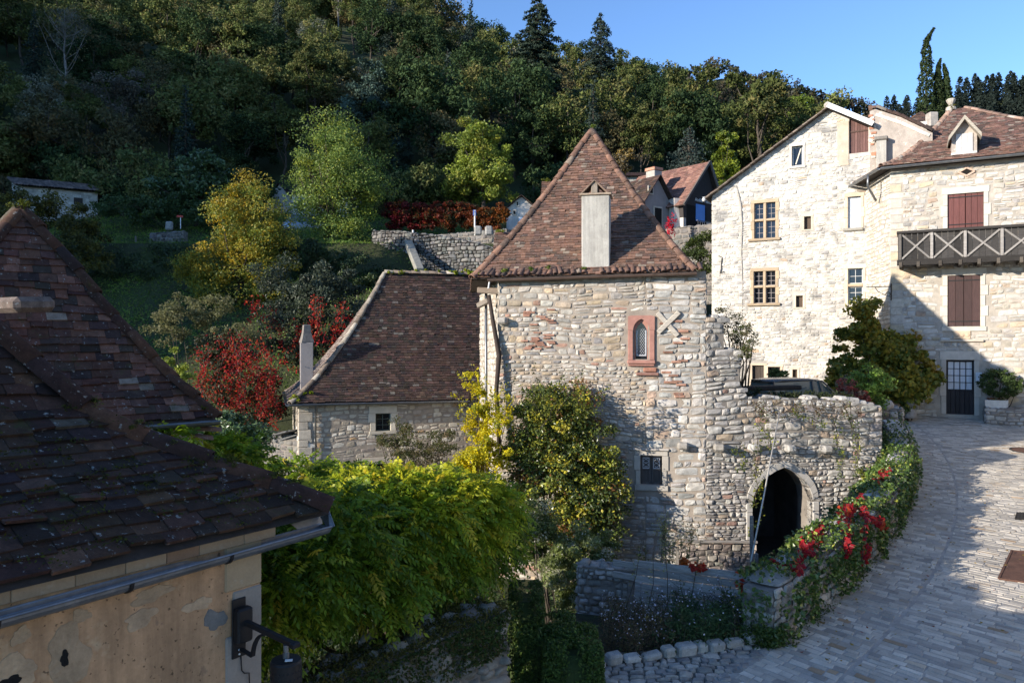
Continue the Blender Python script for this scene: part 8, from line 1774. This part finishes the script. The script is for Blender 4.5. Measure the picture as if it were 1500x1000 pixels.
# studio with a timber gable
def studio():
    a, b = P(1001, 320, 43.8), P(1050, 320, 46.0); W = Wall(a[:2], b[:2]); t = thing('studio_house', 'brown roofed studio with a dark timber gable and blue glazed door', 'house', (a[0], a[1], 5)); L = W.L; u = lambda x, y: W.px(x, y); ze = u(1003, 296)[1]; ap = u(1034, 238); zr2 = u(1052, 283)[1]; bk = -W.N*5.5; z0 = 4.5
    k = MB(); k.prism([W.pt(0, z0), W.pt(L, z0), W.pt(L, ze - .3), W.pt(0, ze - .3)], bk); k.build('wall', M['render_pale'], t)
    k = MB(); k.prism([W.pt(-.02, ze - .9, .03), W.pt(L + .02, ze - .9, .03), W.pt(L + .1, ze - .1, .03), W.pt(ap[0], ap[1] - .1, .03), W.pt(-.1, ze - .1, .03)], bk*.9 - W.N*.03, (.05, .042, .040)); g = k.build('timber_gable', M['wood_dark'], t)
    k = MB(); th = MB()
    e1 = W.pt(-.35, ze - .25, .3); e0 = e1 + bk; r1 = W.pt(ap[0], ap[1], .3); r0 = r1 + bk; roof_sheet(th, e0, e1, r0, r1, LIN, .03); roof_face(k, e0, e1, r0, r1, LIN, .17, .26, (((.26, .13, .10), 3), ((.20, .10, .08), 2), ((.32, .17, .13), 1)))
    e2 = W.pt(L + .5, ze - .2, .3); roof_sheet(th, e2, e2 + bk, r1, r0, LIN, .03); rf = th.build('roof', M['under'], t); k.build('roof_tiles', M['tile_red'], rf)
    v = MB(); v.bar(e1, r1, .1, .14, UP, (.12, .1, .09)); v.bar(r1, e2, .1, .14, UP, (.2, .17, .15)); v.build('verge', M['wood_grey'], rf)
    h = W.rect(1005, 302, 1034, 333); k = MB(); blk(k, W, h[0], h[1], h[2], h[3], -.1, .035, (1, 1, 1), .003); op = k.build('shop_front', M['dark'], t)
    h = W.rect(1018, 300, 1031, 325); k = MB(); blk(k, W, h[0], h[1], h[2], h[3], .05, .08, (1, 1, 1), .004); k.build('blue_door', surf('blue_glass', (.10, .30, .72), .25, .1, 3, 20, 0), op)
    k = MB(); 
    for i in range(8): x = h[0] - .4 + i*.22; k.bar(W.pt(x, u(1010, 334)[1], .5), W.pt(x, u(1010, 324)[1], .5), .03, .03, V(0, 1, 0), (.2, .25, .3))
    k.bar(W.pt(h[0]-.5, u(1010, 324)[1], .5), W.pt(h[1]+.6, u(1010, 324)[1], .5), .04, .04, UP, (.2, .25, .3)); k.build('railing', M['zinc'], t)
    # shop lettering
    cu = bpy.data.curves.new('lettering', 'FONT'); cu.body = "Atelier Tissus"; cu.size = .3; cu.extrude = .01; cu.align_x = 'CENTER'; o = bpy.data.objects.new('lettering', cu); COL.objects.link(o); p = W.pt(u(1029, 296)[0], u(1029, 297)[1], .06)
    o.location = [float(x) for x in p]; o.rotation_euler = (RAD(90), 0, math.atan2(W.U[1], W.U[0])); o.data.materials.append(M['white']); bpy.context.view_layer.update(); me = bpy.data.meshes.new_from_object(o.evaluated_get(bpy.context.evaluated_depsgraph_get())); o2 = bpy.data.objects.new('lettering', me); COL.objects.link(o2); o2.location = o.location; o2.rotation_euler = o.rotation_euler; bpy.data.objects.remove(o); o2.parent = g; o2.matrix_parent_inverse = wmat(g).inverted()
    q0, q1 = P(986, 300, 44.4), P(1002, 322, 44.4); k = MB(); k.box((q0 + q1)/2 - UP*.2, V(1, .3, 0), V(-.3, 1, 0), UP, (.5, .4, .95)); k.build('porch_wall', M['render_pale'], t)
    return W
studio()
garden_wall('hillside_wall', 'dark stone terrace wall below the studio house', P(975, 350, 42)[:2], P(1050, 350, 40)[:2], 2, P(1015, 332, 41)[2], .5, DS, (.16, .3), (.2, .5), .08)
shr('wall_bush', 'ivy bushes on the terrace wall left of the white house', 1020, 39, [(1015, 365, 39, 18, 16), (1030, 380, 38.5, 18, 20), (1035, 350, 39, 12, 12)], 4000, .12, (((.06, .09, .02), 3), ((.04, .06, .018), 3), ((.10, .13, .03), 1)), clump=.3, k=50, zb=0)
hang('scarlet_shoots', 'bright scarlet creeper shoots before the grey gabled house', 980, 40.5, [(981, 345, 976, 318, 40.5), (984, 345, 984, 312, 40.5), (980, 348, 972, 330, 40.5), (986, 340, 988, 320, 40.4)], (((.62, .03, .06), 3), ((.5, .03, .05), 1)), 60, .12, 'creeper', .06, zb=5)
# road sign, markers, red sign
def post(name, lab, cat, x, y0, y1, d, r, mat, head=None):
    t = thing(name, lab, cat, P(x, y1, d)); k = MB(); k.tube([P(x, y1 + 3, d), P(x, y0, d)], r, 8); k.build('pole', M[mat], t)
    if head:
        hx0, hy0, hx1, hy1, hm = head; k = MB(); p, q = P(hx0, hy0, d - .06), P(hx1, hy1, d - .06); k.box((p+q)/2, V(1, .3, 0), V(-.3, 1, 0), UP, ((q[0]-p[0])/2, .015, (p[2]-q[2])/2), bev=.01); s = k.build('panel', M[hm], t)
        if hm == 'blue':
            k = MB(); c_ = (p+q)/2; k.box(c_ + V(.01, -.04, .12), V(1, .3, 0), V(-.3, 1, 0), UP, ((q[0]-p[0])/2*.5, .005, .05)); k.box(c_ + V(.01, -.04, -.1), V(1, .3, 0), V(-.3, 1, 0), UP, ((q[0]-p[0])/2*.45, .005, .12)); k.build('pictogram', M['white'], s)
    return t
post('road_sign', 'blue road sign with white pictogram on a pale post above the wall', 'sign', 695.5, 310, 342, 47.4, .05, 'white', (693, 307.5, 697.5, 316, 'blue'))
post('marker_post', 'short white marker post on the long retaining wall', 'post', 605, 337, 344, 47.2, .06, 'white')
post('red_sign', 'small red board on a thin post in the sloping garden', 'sign', 264.5, 318, 332, 52, .03, 'wood_grey', (259, 315.5, 268, 318.5, 'redpaint'))
for (x, y, d, lab) in ((700, 338, 47.2, 'grey standing stone right of the blue road sign'), (716, 338, 47.0, 'pale carved stone block near the blue road sign'), (248, 331, 51, 'upright grey stone slab in the sloping garden')):
    t = thing('standing_stone', lab, 'stone', P(x, y + 5, d)); k = MB(); k.box(P(x, y, d), V(1, .1, 0), V(-.1, 1, 0), UP, (.24, .15, .30), (.32, .31, .29), .09); k.build('stone', M['stone'], t)
t = thing('fence_post', 'short weathered wooden post on the grassy terrace edge', 'post', P(199, 356, 49)); k = MB(); k.bar(P(199, 357, 49), P(199, 346, 49), .12, .12, V(0, 1, 0), (.22, .19, .15), .02); k.build('post', M['wood_grey'], t)
# grass tufts of the meadow
gm = MB(); n = 70000; xx = rng.uniform(-36, -3, n); yy = rng.uniform(34, 66, n); cl_ = np.sin(xx*1.3) * np.sin(yy*1.1 + xx*.4) + rng.normal(0, .5, n); zz = hgt(xx, yy); gc = pick((((.11, .20, .03), 3), ((.15, .25, .045), 3), ((.20, .24, .06), 1.5), ((.20, .17, .08), .5)), n)*(1 + .25*np.clip(cl_, -1, 1))[:, None]
leaves(gm, np.stack([xx, yy, zz + .05 + .06*np.clip(cl_, 0, 2)], 1), .15 + .07*np.clip(cl_, 0, 2), ((g3(0), 1),), .1, ratio=.28, cl=gc); tag(gm.build('meadow_grass', M['leaf'], None), kind='stuff')
gm = MB(); n = 16000; xx = rng.uniform(-5, 4, n); yy = rng.uniform(9, 19, n); leaves(gm, np.stack([xx, yy, -6.55 + rng.random(n)*.3], 1), .12, (((.04, .07, .02), 3), ((.06, .085, .025), 2), ((.08, .07, .03), 1)), .3); tag(gm.build('garden_undergrowth', M['leaf'], None), kind='stuff')

# fallen leaves on the paving along the parapet
gm = MB(); n = 420; uf = rng.random(n)*PL; nf = .12 + rng.random(n)**2.2*3.2; q = PW.pt(uf, PZ(uf) + .026, nf); leaves(gm, q, .06, (((.22, .14, .05), 3), ((.30, .20, .05), 2), ((.25, .05, .03), 1), ((.12, .14, .04), 1)), 3.0, ratio=.7); tag(gm.build('fallen_leaves', M['leaf_dry'], None), kind='stuff')
